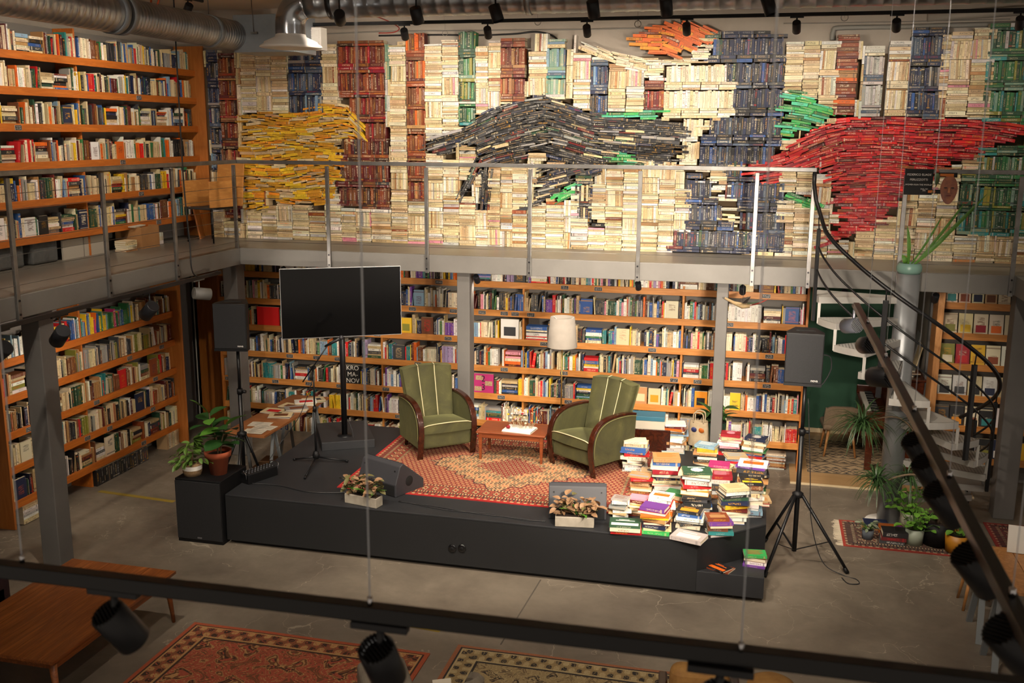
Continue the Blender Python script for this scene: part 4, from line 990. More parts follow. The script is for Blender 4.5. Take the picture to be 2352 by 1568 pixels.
for (x, y, lab) in ((62, 1285, 'thin steel wire holding the closest track near the teak table'), (865, 1372, 'thin steel wire holding the closest track in front of the stage'), (1703, 1470, 'thin steel wire holding the closest track near the stage corner')):
    q = onZ(x, y, ZA + 0.02); w = thing('suspension_wire', lab, 'wire', (q.x, ya, ZA + 0.02)); MB().tube([(0, 0, 0), (0, 0, 5.8 - ZA - 0.02)], 0.0017, 6).build('wire', WIRE, w); MB().cyl((0, 0, 0), (0, 0, 0.02), 0.006, 10).build('clamp', CHROME, w)
for k, (x, y) in enumerate(((1995, 712), (2038, 775), (2105, 885), (2186, 1035), (2330, 1320))):
    q = onX(x, y, XB); w = thing('suspension_wire', f'thin steel wire holding the stair side track, {ORDN[k]} from its far end', 'wire', (XB, q.y, ZA + 0.018)); MB().tube([(0, 0, 0), (0, 0, 5.8 - ZA - 0.018)], 0.0012, 6).build('wire', WIRE, w); MB().cyl((0, 0, 0), (0, 0, 0.022), 0.008, 10).build('clamp', CHROME, w)
# cables, pipe and loops near the ceiling
CABB = mat('black_cable', '1a1a1c', 0.5); CABG = mat('grey_cable', '8c8880', 0.6); CABR = mat('red_cable', '8c2a1c', 0.5); CABO = mat('orange_cable', 'c8501a', 0.5)
def cable(name, label, pts, r, m):
    o = MB().tube(pts, r, 6).build(name, m); return tag(o, label, 'cable')
def smooth(pts, n=8):
    pts = [Vector(p) for p in pts]; out = []
    for i in range(len(pts) - 1):
        p0, p1, p2, p3 = pts[max(i - 1, 0)], pts[i], pts[i + 1], pts[min(i + 2, len(pts) - 1)]
        for k in range(n):
            t = k / n; out.append(0.5 * ((2 * p1) + (p2 - p0) * t + (2 * p0 - 5 * p1 + 4 * p2 - p3) * t * t + (3 * p1 - p0 - 3 * p2 + p3) * t ** 3))
    return out + [pts[-1]]
YC = 12.83
cable('wall_cable', 'black cable running along the wall above the pale mural columns', smooth([onY(x, y, YC) for x, y in ((870, 82), (1000, 80), (1090, 81), (1180, 78), (1230, 73), (1265, 80), (1280, 90))]), 0.012, CABB)
cable('wall_cable', 'grey cable running along the wall just below the ceiling', smooth([onY(x, y, YC) for x, y in ((735, 78), (900, 72), (1100, 70), (1300, 68), (1500, 64))]), 0.009, CABG)
cable('wall_cable', 'red cable looping down behind the ceiling track', smooth([onY(x, y, 11.2) for x, y in ((800, 24), (870, 40), (915, 62), (905, 74), (870, 76))]), 0.007, CABR)
cable('wall_cable', 'thin grey cable above the rust column near the pipe', smooth([onY(x, y, YC) for x, y in ((1800, 54), (1960, 52), (2150, 48), (2320, 44))]), 0.006, CABG)
cable('loop_cable', 'orange cable loop hanging from the ceiling over the long duct', smooth([onY(x, y, 9.0) for x, y in ((348, -10), (346, 20), (350, 27), (358, 20), (368, -10))]), 0.009, CABO)
q0 = onX(398, -5, XT)
cable('hanging_cable', 'black power cable hanging from the ceiling to the side track', smooth([onX(x, y, XT + 0.02) for x, y in ((398, -20), (408, 180), (422, 420), (436, 560), (440, 615), (452, 634), (478, 630), (500, 622))]), 0.008, CABB)
pi_ = thing('wall_pipe', 'grey pipe bending along the wall above the rust column', 'pipe', (0, 0, 0))
MB().tube(smooth([onY(x, y, YC - 0.03) for x, y in ((1912, 92), (1914, 72), (1930, 64), (2050, 62), (2200, 58), (2352, 54))], 5), 0.028, 12).build('pipe', mat('pipe_grey', '8a8780', 0.5), pi_)
pj = thing('wall_pipe', 'thick pale pipe under the ceiling near the far corner', 'pipe', (0, 0, 0))
MB().tube([onY(2130, 40, YC - 0.08), onY(2360, 24, YC - 0.08)], 0.05, 14).build('pipe', mat('pipe_pale', 'a49d92', 0.5), pj)
for x, y, rl in ((1235, 50, 'above the orange brown column'), (1465, 55, 'beside the orange books'), (1940, 40, 'above the rust column'), (1022, 76, 'against the wall by the black cable')):
    c = onY(x, y, 11.4 if y != 76 else YC - 0.02); tag(MB().tube([c, (c.x, c.y, 5.8)], 0.002, 4, False).tube([c + Vector((0.035 * cos(t), 0, 0.035 * sin(t))) for t in [2 * pi * i / 18 for i in range(18)]], 0.004, 5, closed=True).build('cable_ring', CABG), 'small cable ring hanging below the ceiling ' + rl, 'cable ring', 'cable rings below the ceiling')
# ================================================================== stage
ZS = 0.54
poly = [(-5.22, 8.85), (-0.42, 8.85), (0.19, 9.44), (0.19, 11.57), (-5.27, 11.57)]
sg = thing('stage', 'low black wooden stage carrying armchairs, screen and book piles', 'stage', (0, 0, 0))
MB().prism(poly, ZS - 0.02, ZS).build('deck', STAGE, sg, 0.004)
MB().prism(poly, 0.045, ZS - 0.0205).build('body', STAGEF, sg)
MB().prism([(x * 0.99 if x < 0 else x - 0.04, y + (0.05 if y < 10 else -0.05)) for x, y in poly], 0.0, 0.045).build('plinth', BLACK, sg)
MB().prism([(-0.418, 8.85), (0.19, 8.85), (0.19, 9.438)], 0.045, 0.25).build('corner_step', STAGE, sg, 0.003)
for x in (1039, 1061):
    q = onY(x, 1259, 8.85); MB().lathe([(0.001, 0.012), (0.028, 0.012), (0.04, 0.008), (0.043, 0.0)], 20, Matrix.Translation(q) @ Matrix.Rotation(pi / 2, 4, 'X')).build('power_socket', mat('gloss_black', '0c0c0e', 0.15), sg)
    MB().lathe([(0.001, 0.014), (0.016, 0.014), (0.019, 0.011)], 16, Matrix.Translation(q) @ Matrix.Rotation(pi / 2, 4, 'X')).build('socket_core', BLACK, sg)
# ------------------------------------------------------------------ rugs: pattern woven from face colours
def rug(name, label, x0, x1, y0, y1, z, fn, nx, ny, th=0.008, fringe=None):
    xs = np.linspace(x0, x1, nx + 1); ys = np.linspace(y0, y1, ny + 1)
    X, Y = np.meshgrid(xs, ys); rr = np.random.RandomState(3); Z = z + th + 0.002 * np.sin(X * 5.1 + Y * 3) 
    V = np.stack([X, Y, Z], -1).reshape(-1, 3); i = np.arange(nx); j = np.arange(ny); I, J = np.meshgrid(i, j); a = (J * (nx + 1) + I).ravel()
    F = np.stack([a, a + 1, a + nx + 2, a + nx + 1], -1)
    U, Vv = np.meshgrid((i + 0.5) / nx, (j + 0.5) / ny)
    C = fn(U, Vv, (x1 - x0), (y1 - y0)); C = np.clip(C * (0.85 + 0.3 * rr.rand(ny, nx, 1)), 0, 1)
    me = bpy.data.meshes.new(name); me.from_pydata(V.tolist(), [], F.tolist())
    C4 = np.concatenate([C, np.ones((ny, nx, 1))], -1).astype(np.float32); at = me.attributes.new('col', 'FLOAT_COLOR', 'FACE'); at.data.foreach_set('color', C4.ravel())
    me.materials.append(VCOL); t = thing(name, label, 'rug', ((x0 + x1) / 2, (y0 + y1) / 2, z))
    o = bpy.data.objects.new('pile', me); COL.objects.link(o); o.parent = t; o.location = -t.location
    cx, cy = (x1 - x0) / 2, (y1 - y0) / 2; e = C4[:, 0].mean(0)
    em = mat(name + '_edge_' + str(len(MATS)), tuple(float(q) for q in e[:3]) + (1,), 0.9)
    MB().box(-cx, cx, -cy, cy, 0, th - 0.003).build('backing', em, t)
    if fringe:
        for s_ in fringe:
            fm = MB(); n = int((y1 - y0) / 0.022)
            for k in range(n):
                y = -cy + (k + 0.5) * 2 * cy / n; fm.bar((s_ * cx, y, 0.004), (s_ * (cx + rr.uniform(0.05, 0.085)), y + rr.uniform(-0.02, 0.02), 0.003), 0.009, 0.005)
            fm.build('fringe', mat('fringe_wool', 'bdb09a', 0.95), t)
    return t
def floral(U, V, w, h, ground, motif, dark, cream, border, edge, k=1.0):
    X = (U - 0.5) * w; Y = (V - 0.5) * h; ax, ay = np.abs(X), np.abs(Y); C = np.zeros(U.shape + (3,)); C[:] = ground
    wx = ax + 0.06 * np.sin(ay * 9 * k) + 0.03 * np.sin(ay * 23 * k + 1); wy = ay + 0.06 * np.sin(ax * 8 * k + 2) + 0.03 * np.sin(ax * 21 * k)
    f1 = np.sin(wx * 7.5 * k) * np.sin(wy * 6.5 * k); f2 = np.sin(wx * 31 * k + 2.5 * np.sin(wy * 17 * k)) * np.sin(wy * 29 * k + 2.5 * np.sin(wx * 19 * k)); f3 = np.sin(wx * 61 * k + 3 * np.sin(wy * 37 * k)) * np.sin(wy * 57 * k)
    C[f1 > 0.28] = motif; C[np.abs(f1 - 0.28) < 0.035] = cream; C[(f1 > 0.34) & (f2 > 0.3)] = dark; C[(f1 > 0.34) & (f2 < -0.5)] = cream; C[f1 > 0.82] = ground; C[(f1 > 0.82) & (f2 > 0.1)] = dark
    C[(f1 < 0.2) & (f3 > 0.62)] = cream; C[(f1 < 0.2) & (f2 > 0.78)] = motif; C[(f1 < -0.55) & (f2 > 0.2)] = motif
    m = np.hypot(X / (w * 0.3), Y / (h * 0.22)) + 0.09 * np.sin(np.arctan2(Y, X) * 12); C[(m < 1) & (f2 > -0.1)] = cream; C[(m < 1) & (f2 <= -0.1)] = motif; C[(m < 0.6)] = motif; C[(m < 0.6) & (f3 > 0.2)] = dark; C[(m < 0.6) & (f3 < -0.5)] = cream
    e = np.minimum(w / 2 - ax, h / 2 - ay); al = np.where(w / 2 - ax < h / 2 - ay, Y, X)
    mb = e < 0.24; C[mb] = border; g = np.sin(al * 22 * k) * np.sin((e - 0.13) * 34); C[mb & (g > 0.35)] = cream; C[mb & (g < -0.4)] = dark; C[mb & (f3 > 0.6)] = ground
    for a, b, c in ((0.22, 0.24, dark), (0.2, 0.22, cream), (0.05, 0.065, cream), (0.035, 0.05, dark), (0, 0.035, edge)): C[(e >= a) & (e < b)] = c
    return C
def LIN(h): return np.array(srgb(h)[:3])
def tri(x): return np.abs((x % 1.0) - 0.5) * 2
def persian(U, V, w, h, ground, field2, medal, dark, cream, border, edge, ms=1.0, scale=9.0):
    X = (U - 0.5) * w; Y = (V - 0.5) * h; C = np.zeros(U.shape + (3,)); C[:] = ground
    # all-over lattice of small rosettes
    gx, gy = X * scale, Y * scale; row = np.floor(gy); fx = ((gx + 0.5 * (row % 2)) % 1) - 0.5; fy = (gy % 1) - 0.5; rr = np.hypot(fx, fy)
    C[rr < 0.42] = dark; C[rr < 0.34] = cream; C[rr < 0.22] = field2; C[rr < 0.1] = cream
    lat = (np.abs(tri(gx * 0.5 + gy * 0.5) - 0.5) > 0.46) | (np.abs(tri(gx * 0.5 - gy * 0.5) - 0.5) > 0.46); C[lat & (rr > 0.42)] = dark
    ax, ay = np.abs(X) / (w * 0.30 * ms), np.abs(Y) / (h * 0.36 * ms); d = ax + ay + 0.05 * np.sin(np.arctan2(ay, ax) * 24)
    vine = (np.sin(X * 74 + 2.2 * np.sin(Y * 47)) * np.sin(Y * 83 + 2.2 * np.sin(X * 41)))
    C[d < 1.0] = cream; C[(d < 1.0) & (vine > 0.25)] = dark; C[(d < 1.0) & (vine < -0.55)] = field2
    C[(d > 0.97) & (d < 1.0)] = dark
    C[d < 0.42] = medal; C[(d < 0.42) & (rr < 0.3)] = cream; C[(d < 0.42) & (rr < 0.18)] = dark
    cdx, cdy = w / 2 - np.abs(X), h / 2 - np.abs(Y); e = np.minimum(cdx, cdy); along = np.where(cdx < cdy, Y, X)
    def band(a, b, col, per=None, col2=None, ph=0.5):
        m = (e >= a) & (e < b); C[m] = col
        if per: C[m & (((along / per) % 1) < ph)] = col2
    band(0.30, 0.33, cream, 0.035, dark, 0.5); band(0.14, 0.30, border)
    q = ((along / 0.11) % 1) - 0.5; s_ = (e - 0.22) / 0.08; ro = np.hypot(q * 2.3, s_) + 0.14 * np.sin(np.arctan2(s_, q) * 6); mb = (e >= 0.14) & (e < 0.30)
    C[mb & (ro < 0.8)] = dark; C[mb & (ro < 0.62)] = cream; C[mb & (ro < 0.36)] = ground
    band(0.11, 0.14, cream, 0.03, dark, 0.5); band(0.055, 0.11, dark, 0.04, border, 0.6); band(0.03, 0.055, cream, 0.07, ground, 0.5); band(0, 0.03, edge)
    return C
RD, RD2, CRM, DK = LIN('84291a'), LIN('9c4526'), LIN('a88c62'), LIN('3a1f1a')
rug('rug', 'red oriental rug with cream medallion lying on the stage', -4.19, -0.95, 9.33, 11.5, ZS, lambda U, V, w, h: persian(U, V, w, h, RD, RD2, LIN('6b2418'), DK, CRM, LIN('7d3320'), LIN('a01c18'), 1.0, 19), 680, 460)
rug('rug', 'faded coral oriental rug on the floor beside the teak table', -4.62, -2.46, 3.9, 7.22, 0, lambda U, V, w, h: floral(U, V, w, h, LIN('9a4832'), LIN('6b4024'), LIN('3a2216'), LIN('a88050'), LIN('7a4a2c'), LIN('9a4a2c'), 1.9), 420, 620)
rug('rug', 'beige floral oriental rug at the lower edge of the floor', -2.28, -0.1, 4.4, 7.42, 0, lambda U, V, w, h: floral(U, V, w, h, LIN('94805a'), LIN('6d5a40'), LIN('2e2824'), LIN('a8946c'), LIN('8a744e'), LIN('8f5a3c'), 2.3), 420, 560)
# ------------------------------------------------------------------ armchairs
CREAMPIPE = mat('cream_piping', 'b9ae88', 0.8)
def armchair(label, fl, fr):
    fl, fr = Vector(fl), Vector(fr); a = math.atan2(fr.y - fl.y, fr.x - fl.x); mid = (fl + fr) / 2
    t = thing('armchair', label, 'armchair', (mid.x, mid.y, ZS + 0.009), a, 'green velvet armchairs')
    hw = 0.325
    # local: x across, y to the back, z up
    prof = [(0.05, 0.0), (0.025, 0.12), (0.0, 0.26), (0.0, 0.36), (0.02, 0.45), (0.07, 0.53), (0.15, 0.585), (0.26, 0.615), (0.4, 0.625), (0.54, 0.62), (0.66, 0.6)]
    ps = [Vector((0, y, z)) for y, z in prof]; sm_ = smooth(ps, 4)
    for s_ in (-1, 1):
        rows = []
        for i, p in enumerate(sm_):
            d = (sm_[min(i + 1, len(sm_) - 1)] - sm_[max(i - 1, 0)]).normalized(); nn = Vector((0, -d.z, d.y)); nn = nn if nn.dot(Vector((0, -1, 1))) > 0 else -nn
            xo = s_ * hw; w = 0.033
            rows.append([p + Vector((xo - w, 0, 0)), p + Vector((xo - w, 0, 0)) + nn * 0.024, p + Vector((xo + w, 0, 0)) + nn * 0.024, p + Vector((xo + w, 0, 0)), p + Vector((xo - w, 0, 0))])
        MB().sheet(rows, False).build('armrest', W_DARK, t, 0.005)
        pp = [(p.y + 0.012, p.z - 0.004) for p in sm_ if p.z > 0.12] + [(0.64, 0.13), (0.035, 0.13)]
        Mp = Matrix(((0, 0, 1, s_ * hw), (1, 0, 0, 0), (0, 1, 0, 0), (0, 0, 0, 1)))
        MB().prism(pp, -0.03 if s_ > 0 else -0.026, 0.026 if s_ > 0 else 0.03, Mp).build('arm_panel', VELVET, t, 0.008)
        MB().tube([Vector((s_ * (hw + 0.036), p.y + 0.012, p.z - 0.008)) for p in sm_ if p.z > 0.2], 0.0032, 6).build('arm_piping', mat('olive_piping', '7a7548', 0.8), t)
        MB().tube([(s_ * 0.27, 0.6, 0.14), (s_ * 0.275, 0.64, 0.0)], [0.028, 0.02], 8).build('leg', W_DARK, t)
    # seat: apron and bulging cushion
    ap = MB().box(-hw + 0.03, hw - 0.03, 0.01, 0.6, 0.12, 0.34).build('seat_base', VELVET, t, 0.03, 4)
    rows = []
    for i in range(11):
        v_ = i / 10; y = -0.005 + 0.56 * v_
        rows.append([Vector((-hw + 0.03 + (2 * hw - 0.06) * j / 12, y - 0.02 * sin(pi * j / 12) * (1 - v_), 0.385 + 0.05 * (sin(pi * j / 12) ** 0.5) * (sin(pi * (0.12 + 0.88 * v_)) ** 0.5) - 0.05 * v_)) for j in range(13)])
    low = [[Vector((p.x, p.y, 0.3)) for p in r_] for r_ in rows]
    cu = MB(); cu.sheet(rows); cu.sheet([low[0], rows[0]]); cu.sheet([[r_[0] for r_ in low], [r_[0] for r_ in rows]]); cu.sheet([[r_[-1] for r_ in low], [r_[-1] for r_ in rows]]); cu.build('seat_cushion', VELVET, t)
    MB().tube([p + Vector((0, -0.004, 0.002)) for p in rows[0]], 0.006, 6).build('seat_piping', CREAMPIPE, t)
    # back: three fanned channels
    N_, Mz = 31, 12; rows = []; 
    for i in range(Mz):
        v_ = i / (Mz - 1); z = 0.36 + 0.56 * v_; wx = 0.265 + 0.045 * v_; yb = 0.5 + 0.16 * v_; loop = []
        for j in range(N_):
            s_ = -1 + 2 * j / (N_ - 1); ch = abs(cos(1.5 * pi * s_)) ** 0.6 if True else 0
            loop.append(Vector((s_ * wx, yb - 0.035 * ch + 0.05 * (s_ * s_ - 1) * -1 * 0.5 - 0.02 * abs(s_) ** 3, z + (0.025 * (1 - s_ * s_) if i == Mz - 1 else 0))))
        for j in range(N_ - 1, -1, -3):
            s_ = -1 + 2 * j / (N_ - 1); loop.append(Vector((s_ * wx, yb + 0.1 + 0.02 * (1 - s_ * s_), z + (0.02 * (1 - s_ * s_) if i == Mz - 1 else 0))))
        rows.append(loop + [loop[0]])
    bk = MB(); bk.sheet(rows); c_ = rows[-1][:-1]; n_ = len(c_); bk.add(c_ + [sum(c_, Vector()) / n_ + Vector((0, 0, 0.012))], [(k, (k + 1) % n_, n_) for k in range(n_)], True); bk.build('backrest', VELVET, t)
    for s_ in (-1 / 3, 1 / 3):
        j = round((s_ + 1) / 2 * (N_ - 1)); MB().tube([r_[j] + Vector((0, -0.006, 0)) for r_ in rows] + [rows[-1][j] + Vector((0, 0.06, 0.012))], 0.0055, 6).build('back_piping', CREAMPIPE, t)
    return t
armchair('green velvet armchair with wooden arms beside the screen', (-3.617, 10.382, 0), (-3.119, 10.796, 0))
armchair('green velvet armchair with wooden arms beside the book piles', (-2.171, 10.642, 0), (-1.662, 10.278, 0))
# ------------------------------------------------------------------ coffee table, open book with dried flowers
t = thing('coffee_table', 'low red brown wooden table between the green armchairs', 'table', (-2.63, 10.81, ZS + 0.009))
MB().box(-0.4, 0.4, -0.235, 0.235, 0.315, 0.335).build('table_top', W_TABLE, t, 0.006)
for sy in (-1, 1): MB().box(-0.36, 0.36, sy * 0.2 - 0.01, sy * 0.2 + 0.01, 0.26, 0.315).build('apron', W_TABLE, t)
for sx in (-1, 1):
    MB().box(sx * 0.355 - 0.01, sx * 0.355 + 0.01, -0.19, 0.19, 0.26, 0.315).build('apron', W_TABLE, t)
    for sy in (-1, 1): MB().add([Vector((sx * 0.355 + a * w, sy * 0.195 + b * w, z)) for z, w in ((0, 0.013), (0.315, 0.022)) for a, b in ((-1, -1), (1, -1), (1, 1), (-1, 1))], [(3, 2, 1, 0), (4, 5, 6, 7), (0, 1, 5, 4), (1, 2, 6, 5), (2, 3, 7, 6), (3, 0, 4, 7)]).build('leg', W_TABLE, t, 0.003)
zt = ZS + 0.009 + 0.335
ob_ = thing('open_book', 'open white book lying under dried flowers on the low table', 'book', (-2.56, 10.75, zt), -0.12)
rows = [[Vector((x, y, 0.012 + 0.016 * (abs(x) / 0.17) ** 0.4 * (1 - (abs(x) / 0.19) ** 4))) for x in np.linspace(-0.17, 0.17, 17)] for y in (-0.12, 0.12)]
pg = MB().sheet(rows); pg.sheet([[Vector((p.x, p.y, 0.003)) for p in rows[0]], rows[0]]); pg.sheet([[Vector((p.x, p.y, 0.003)) for p in rows[1]], rows[1]]); pg.build('pages', WHITE, ob_)
MB().box(-0.175, 0.175, -0.125, 0.125, 0.0, 0.003).build('cover', PAPER, ob_)
fl = thing('dried_flowers', 'dried flower arrangement with red and yellow blooms on the open book', 'flowers', (-2.53, 10.78, zt + 0.03))
R = random.Random(9); stem = MB()
cols = ['c9b79a', 'd8c9a8', 'b98a8a', '8a1f28', 'd0a020', 'c9c2b0', 'a88a6a', 'e0d8c8', '7a4a3a']
for i in range(46):
    b_ = Vector((R.uniform(-0.12, 0.12), R.uniform(-0.05, 0.05), 0)); tp = b_ + Vector((R.uniform(-0.07, 0.07) + b_.x * 0.4, R.uniform(-0.05, 0.05), R.uniform(0.06, 0.24)))
    stem.tube([b_, (b_ + tp) / 2 + Vector((R.uniform(-0.01, 0.01), 0, 0)), tp], 0.0016, 4, False)
    rr = R.uniform(0.008, 0.017); k = R.choice(cols)
    if i % 3 == 0: MB().lathe([(0.001, -rr), (rr * 0.35, -rr * 0.5), (rr * 0.5, rr), (0.001, rr * 2.4)], 7, Matrix.Translation(tp)).build('grass_plume', mat('dry_' + k, k, 0.9), fl)
    else: MB().lathe([(0.001, -rr * 0.7), (rr, -rr * 0.2), (rr * 0.9, rr * 0.5), (0.001, rr * 0.8)], 8, Matrix.Translation(tp)).build('blossom', mat('dry_' + k, k, 0.9), fl)
stem.build('stems', mat('dry_stem', '9a8a6a', 0.9), fl)
tag(MB().lathe([(0.001, 0), (0.02, 0.008), (0.026, 0.022), (0.018, 0.036), (0.001, 0.04)], 12, Matrix.Translation((-2.68, 10.69, zt + 0.027))).build('rose_bloom', mat('dark_rose', '7a0e18', 0.8)), 'single dark red dried rose on the open book', 'flower')
# ------------------------------------------------------------------ floor lamp
t = thing('floor_lamp', 'brass floor lamp with pale grey drum shade behind the armchair', 'lamp', (-2.19, 11.3, ZS))
BRASS = mat('brass', 'a8864a', 0.3, 0.9); SHADE = blotch('lamp_shade_linen', '8d857b', '827a71', 10, 0.9)
MB().lathe([(0.001, 0.02), (0.13, 0.018), (0.14, 0.0)], 28).build('base', BRASS, t)
MB().cyl((0, 0, 0.02), (0, 0, 1.5), 0.009, 10).build('pole', BRASS, t)
z0, z1 = 1.225, 1.575
MB().lathe([(0.176, z0), (0.142, z1), (0.139, z1), (0.173, z0 + 0.002), (0.176, z0)], 40).build('lamp_shade', SHADE, t)
for k in range(3): MB().tube([(0, 0, 1.5), (0.14 * cos(2.1 * k + 0.5), 0.14 * sin(2.1 * k + 0.5), z1 - 0.01)], 0.003, 5).build('shade_arm', WHITE, t)
MB().lathe([(0.001, 1.36), (0.03, 1.4), (0.022, 1.45), (0.014, 1.5)], 12).build('bulb', WHITE, t)
# ------------------------------------------------------------------ screen on its stand
ty = rad(28.5); t = thing('tv_screen', 'large black TV screen with silver edge on a black pole', 'screen', (-4.72, 10.78, ZS + 0.1), ty)
zc_ = 2.272 - ZS - 0.1
MB().box(-0.69, 0.69, -0.11, -0.075, zc_ - 0.407, zc_ + 0.407).build('casing', mat('silver_bezel', 'a8a8aa', 0.35, 0.6), t, 0.004)
MB().box(-0.683, 0.683, -0.1125, -0.11, zc_ - 0.398, zc_ + 0.4).build('screen_glass', mat('screen_glass', '040405', 0.12), t)
MB().box(-0.3, 0.3, -0.075, -0.03, zc_ - 0.25, zc_ + 0.25).build('rear_housing', BLACK, t)
MB().cyl((0, 0.0, 0.015), (0, 0, zc_ + 0.2), 0.034, 18).build('pole', BLACKM, t)
MB().lathe([(0.001, 0.02), (0.08, 0.015), (0.09, 0.0)], 20).build('pole_foot', BLACKM, t)
t = thing('plinth', 'low black wooden plinth under the screen pole', 'plinth', (-4.86, 10.43, ZS), rad(29))
MB().box(0, 0.62, 0, 0.84, 0, 0.1).build('body', STAGE, t, 0.004)
tag(cable('floor_cable', 'black power cable hanging beside the screen pole onto the plinth', smooth([(-4.66, 10.74, ZS + 0.32), (-4.6, 10.72, ZS + 0.2), (-4.58, 10.7, ZS + 0.105)]), 0.005, CABB))
# ------------------------------------------------------------------ loudspeakers on stands
GRILL = blotch('speaker_grille', '0e0e10', '141417', 60, 0.8, 0, 300, 0.4)
def speaker(label, loc, yaw, w=0.36, h=0.52, d=0.34):
    t = thing('loudspeaker', label, 'loudspeaker', loc, yaw, 'loudspeakers on tripod stands')
    plan = [(-w / 2, 0), (w / 2, 0), (w / 2, 0.1), (w * 0.28, d), (-w * 0.28, d), (-w / 2, 0.1)]
    MB().prism(plan, 0, h).build('cabinet', BLACK, t, 0.006)
    MB().box(-w / 2 + 0.006, w / 2 - 0.006, -0.012, -0.001, 0.03, h - 0.012).build('grille', GRILL, t, 0.006)
    MB().box(-w / 2, w / 2, -0.01, 0.0, 0.0, 0.028).build('bottom_strip', BLACK, t)
    MB().box(-0.09, 0.09, d * 0.4, d * 0.55, h, h + 0.004).build('handle_recess', mat('deep_black', '050506', 0.8), t)
    txt('brand_lettering', 'nova', 0.034, (w * 0.3, -0.0135, 0.06), (pi / 2, 0, 0), WHITE, t)
    return t
def stand(label, loc, ztop, hub, rad_, azs):
    t = thing('speaker_stand', label, 'stand', loc, 0, 'tripod speaker stands')
    MB().cyl((0, 0, 0.12), (0, 0, ztop - 0.5), 0.024, 14).build('lower_pole', BLACKM, t); MB().cyl((0, 0, ztop - 0.5), (0, 0, ztop), 0.018, 14).build('upper_pole', BLACKM, t)
    MB().cyl((0, 0, ztop - 0.53), (0, 0, ztop - 0.47), 0.032, 14).build('collar', BLACK, t)
    kn = MB(); kn.cyl((0.03, 0, ztop - 0.5), (0.075, 0, ztop - 0.5), 0.018, 10); kn.build('knob', BLACK, t)
    MB().lathe([(0.024, hub - 0.04), (0.05, hub - 0.03), (0.055, hub + 0.01), (0.024, hub + 0.03)], 16).build('hub', BLACK, t)
    for a in azs:
        c, s_ = cos(rad(a)), sin(rad(a)); L = MB().tube([(0.04 * c, 0.04 * s_, hub), (rad_ * c, rad_ * s_, 0.02)], 0.016, 10).build('leg', BLACKM, t)
        MB().tube([(rad_ * c * 0.94, rad_ * s_ * 0.94, 0.055), (rad_ * c, rad_ * s_, 0.008)], 0.021, 10).build('rubber_foot', BLACK, L)
        MB().bar((0.02 * c, 0.02 * s_, 0.14), (rad_ * c * 0.62, rad_ * s_ * 0.62, hub * 0.4), 0.018, 0.008).build('brace', BLACKM, t)
    return t
q = onY(540, 800, 9.95); z0 = q.z
stand('black tripod stand rising behind the subwoofer', (-5.63, 9.98, 0), z0, 0.83, 0.4, (78, 180, 285))
speaker('black loudspeaker on the stand beside the large screen', (onY(541, 800, 9.95).x, 9.85, z0 - 0.01), rad(12), 0.37, 0.53)
stand('black tripod stand on the concrete floor beside the stage corner', (0.483, 9.875, 0), 1.86, 0.72, 0.53, (-17, 122, 238))
speaker('black loudspeaker on the stand in front of the green wall', (onY(1843, 880, 9.75).x, 9.74, 1.85), rad(-2), 0.35, 0.51)
cable('floor_cable', 'black cable drooping from the loudspeaker in front of the green wall', smooth([(0.62, 9.95, 2.12), (0.7, 9.97, 2.1), (0.72, 9.98, 1.98), (0.66, 9.97, 1.84), (0.6, 9.96, 1.8)]), 0.006, CABB)
cable('floor_cable', 'black cable running down the tripod stand and coiling on the floor', smooth([(0.52, 9.86, 1.7), (0.58, 9.8, 1.0), (0.62, 9.76, 0.5), (0.75, 9.72, 0.1), (0.95, 9.66, 0.006), (1.06, 9.6, 0.006), (1.08, 9.5, 0.006), (0.98, 9.48, 0.006), (0.93, 9.6, 0.006)]), 0.005, CABB)
# ------------------------------------------------------------------ microphone stand
t = thing('microphone_stand', 'black boom microphone stand in front of the screen', 'microphone stand', (-4.745, 10.03, ZS))
MB().cyl((0, 0, 0.06), (0, 0, 0.62), 0.013, 12).build('lower_tube', BLACKM, t); MB().cyl((0, 0, 0.6), (0, 0, 1.1), 0.009, 12).build('upper_tube', BLACKM, t)
MB().cyl((0, 0, 0.6), (0, 0, 0.66), 0.02, 12).build('clutch', BLACK, t); MB().cyl((0, -0.025, 1.1), (0, 0.025, 1.1), 0.024, 14).build('boom_joint', BLACK, t)
MB().lathe([(0.001, 0.04), (0.03, 0.05), (0.042, 0.09), (0.03, 0.13), (0.013, 0.14)], 16).build('tripod_hub', BLACK, t)
for x, y in ((-0.27, -0.01), (0.12, -0.55), (0.34, 0.09)):
    L = MB().tube([(0, 0, 0.07), (x, y, 0.02)], 0.01, 8).build('leg', BLACKM, t); MB().tube([(x * 0.93, y * 0.93, 0.026), (x * 1.02, y * 1.02, 0.014)], 0.014, 8).build('rubber_foot', BLACK, L)
bm = Vector((0.31, 0, 0.43)).normalized(); c = Vector((0, -0.03, 1.1))
MB().tube([c - bm * 0.2, c + bm * 0.36], 0.007, 10).build('boom', BLACKM, t)
m0 = c + bm * 0.34; md = Vector((0.75, -0.05, 0.42)).normalized()
mi = MB().tube([m0 - md * 0.04, m0, m0 + md * 0.17], [0.013, 0.014, 0.019], 14).build('microphone', BLACKM, t)
MB().lathe([(0.001, -0.026), (0.02, -0.018), (0.027, 0), (0.02, 0.018), (0.001, 0.026)], 14, Matrix.Translation(m0 + md * 0.19)).build('mesh_head', mat('mic_mesh', '3c3c40', 0.5, 0.6), mi)
cable('floor_cable', 'thin black cable sagging from the microphone stand towards the desk', smooth([(-4.75, 10.01, 1.5), (-4.9, 9.98, 1.1), (-5.1, 9.9, 0.8), (-5.15, 9.7, 0.65)]), 0.004, CABB)
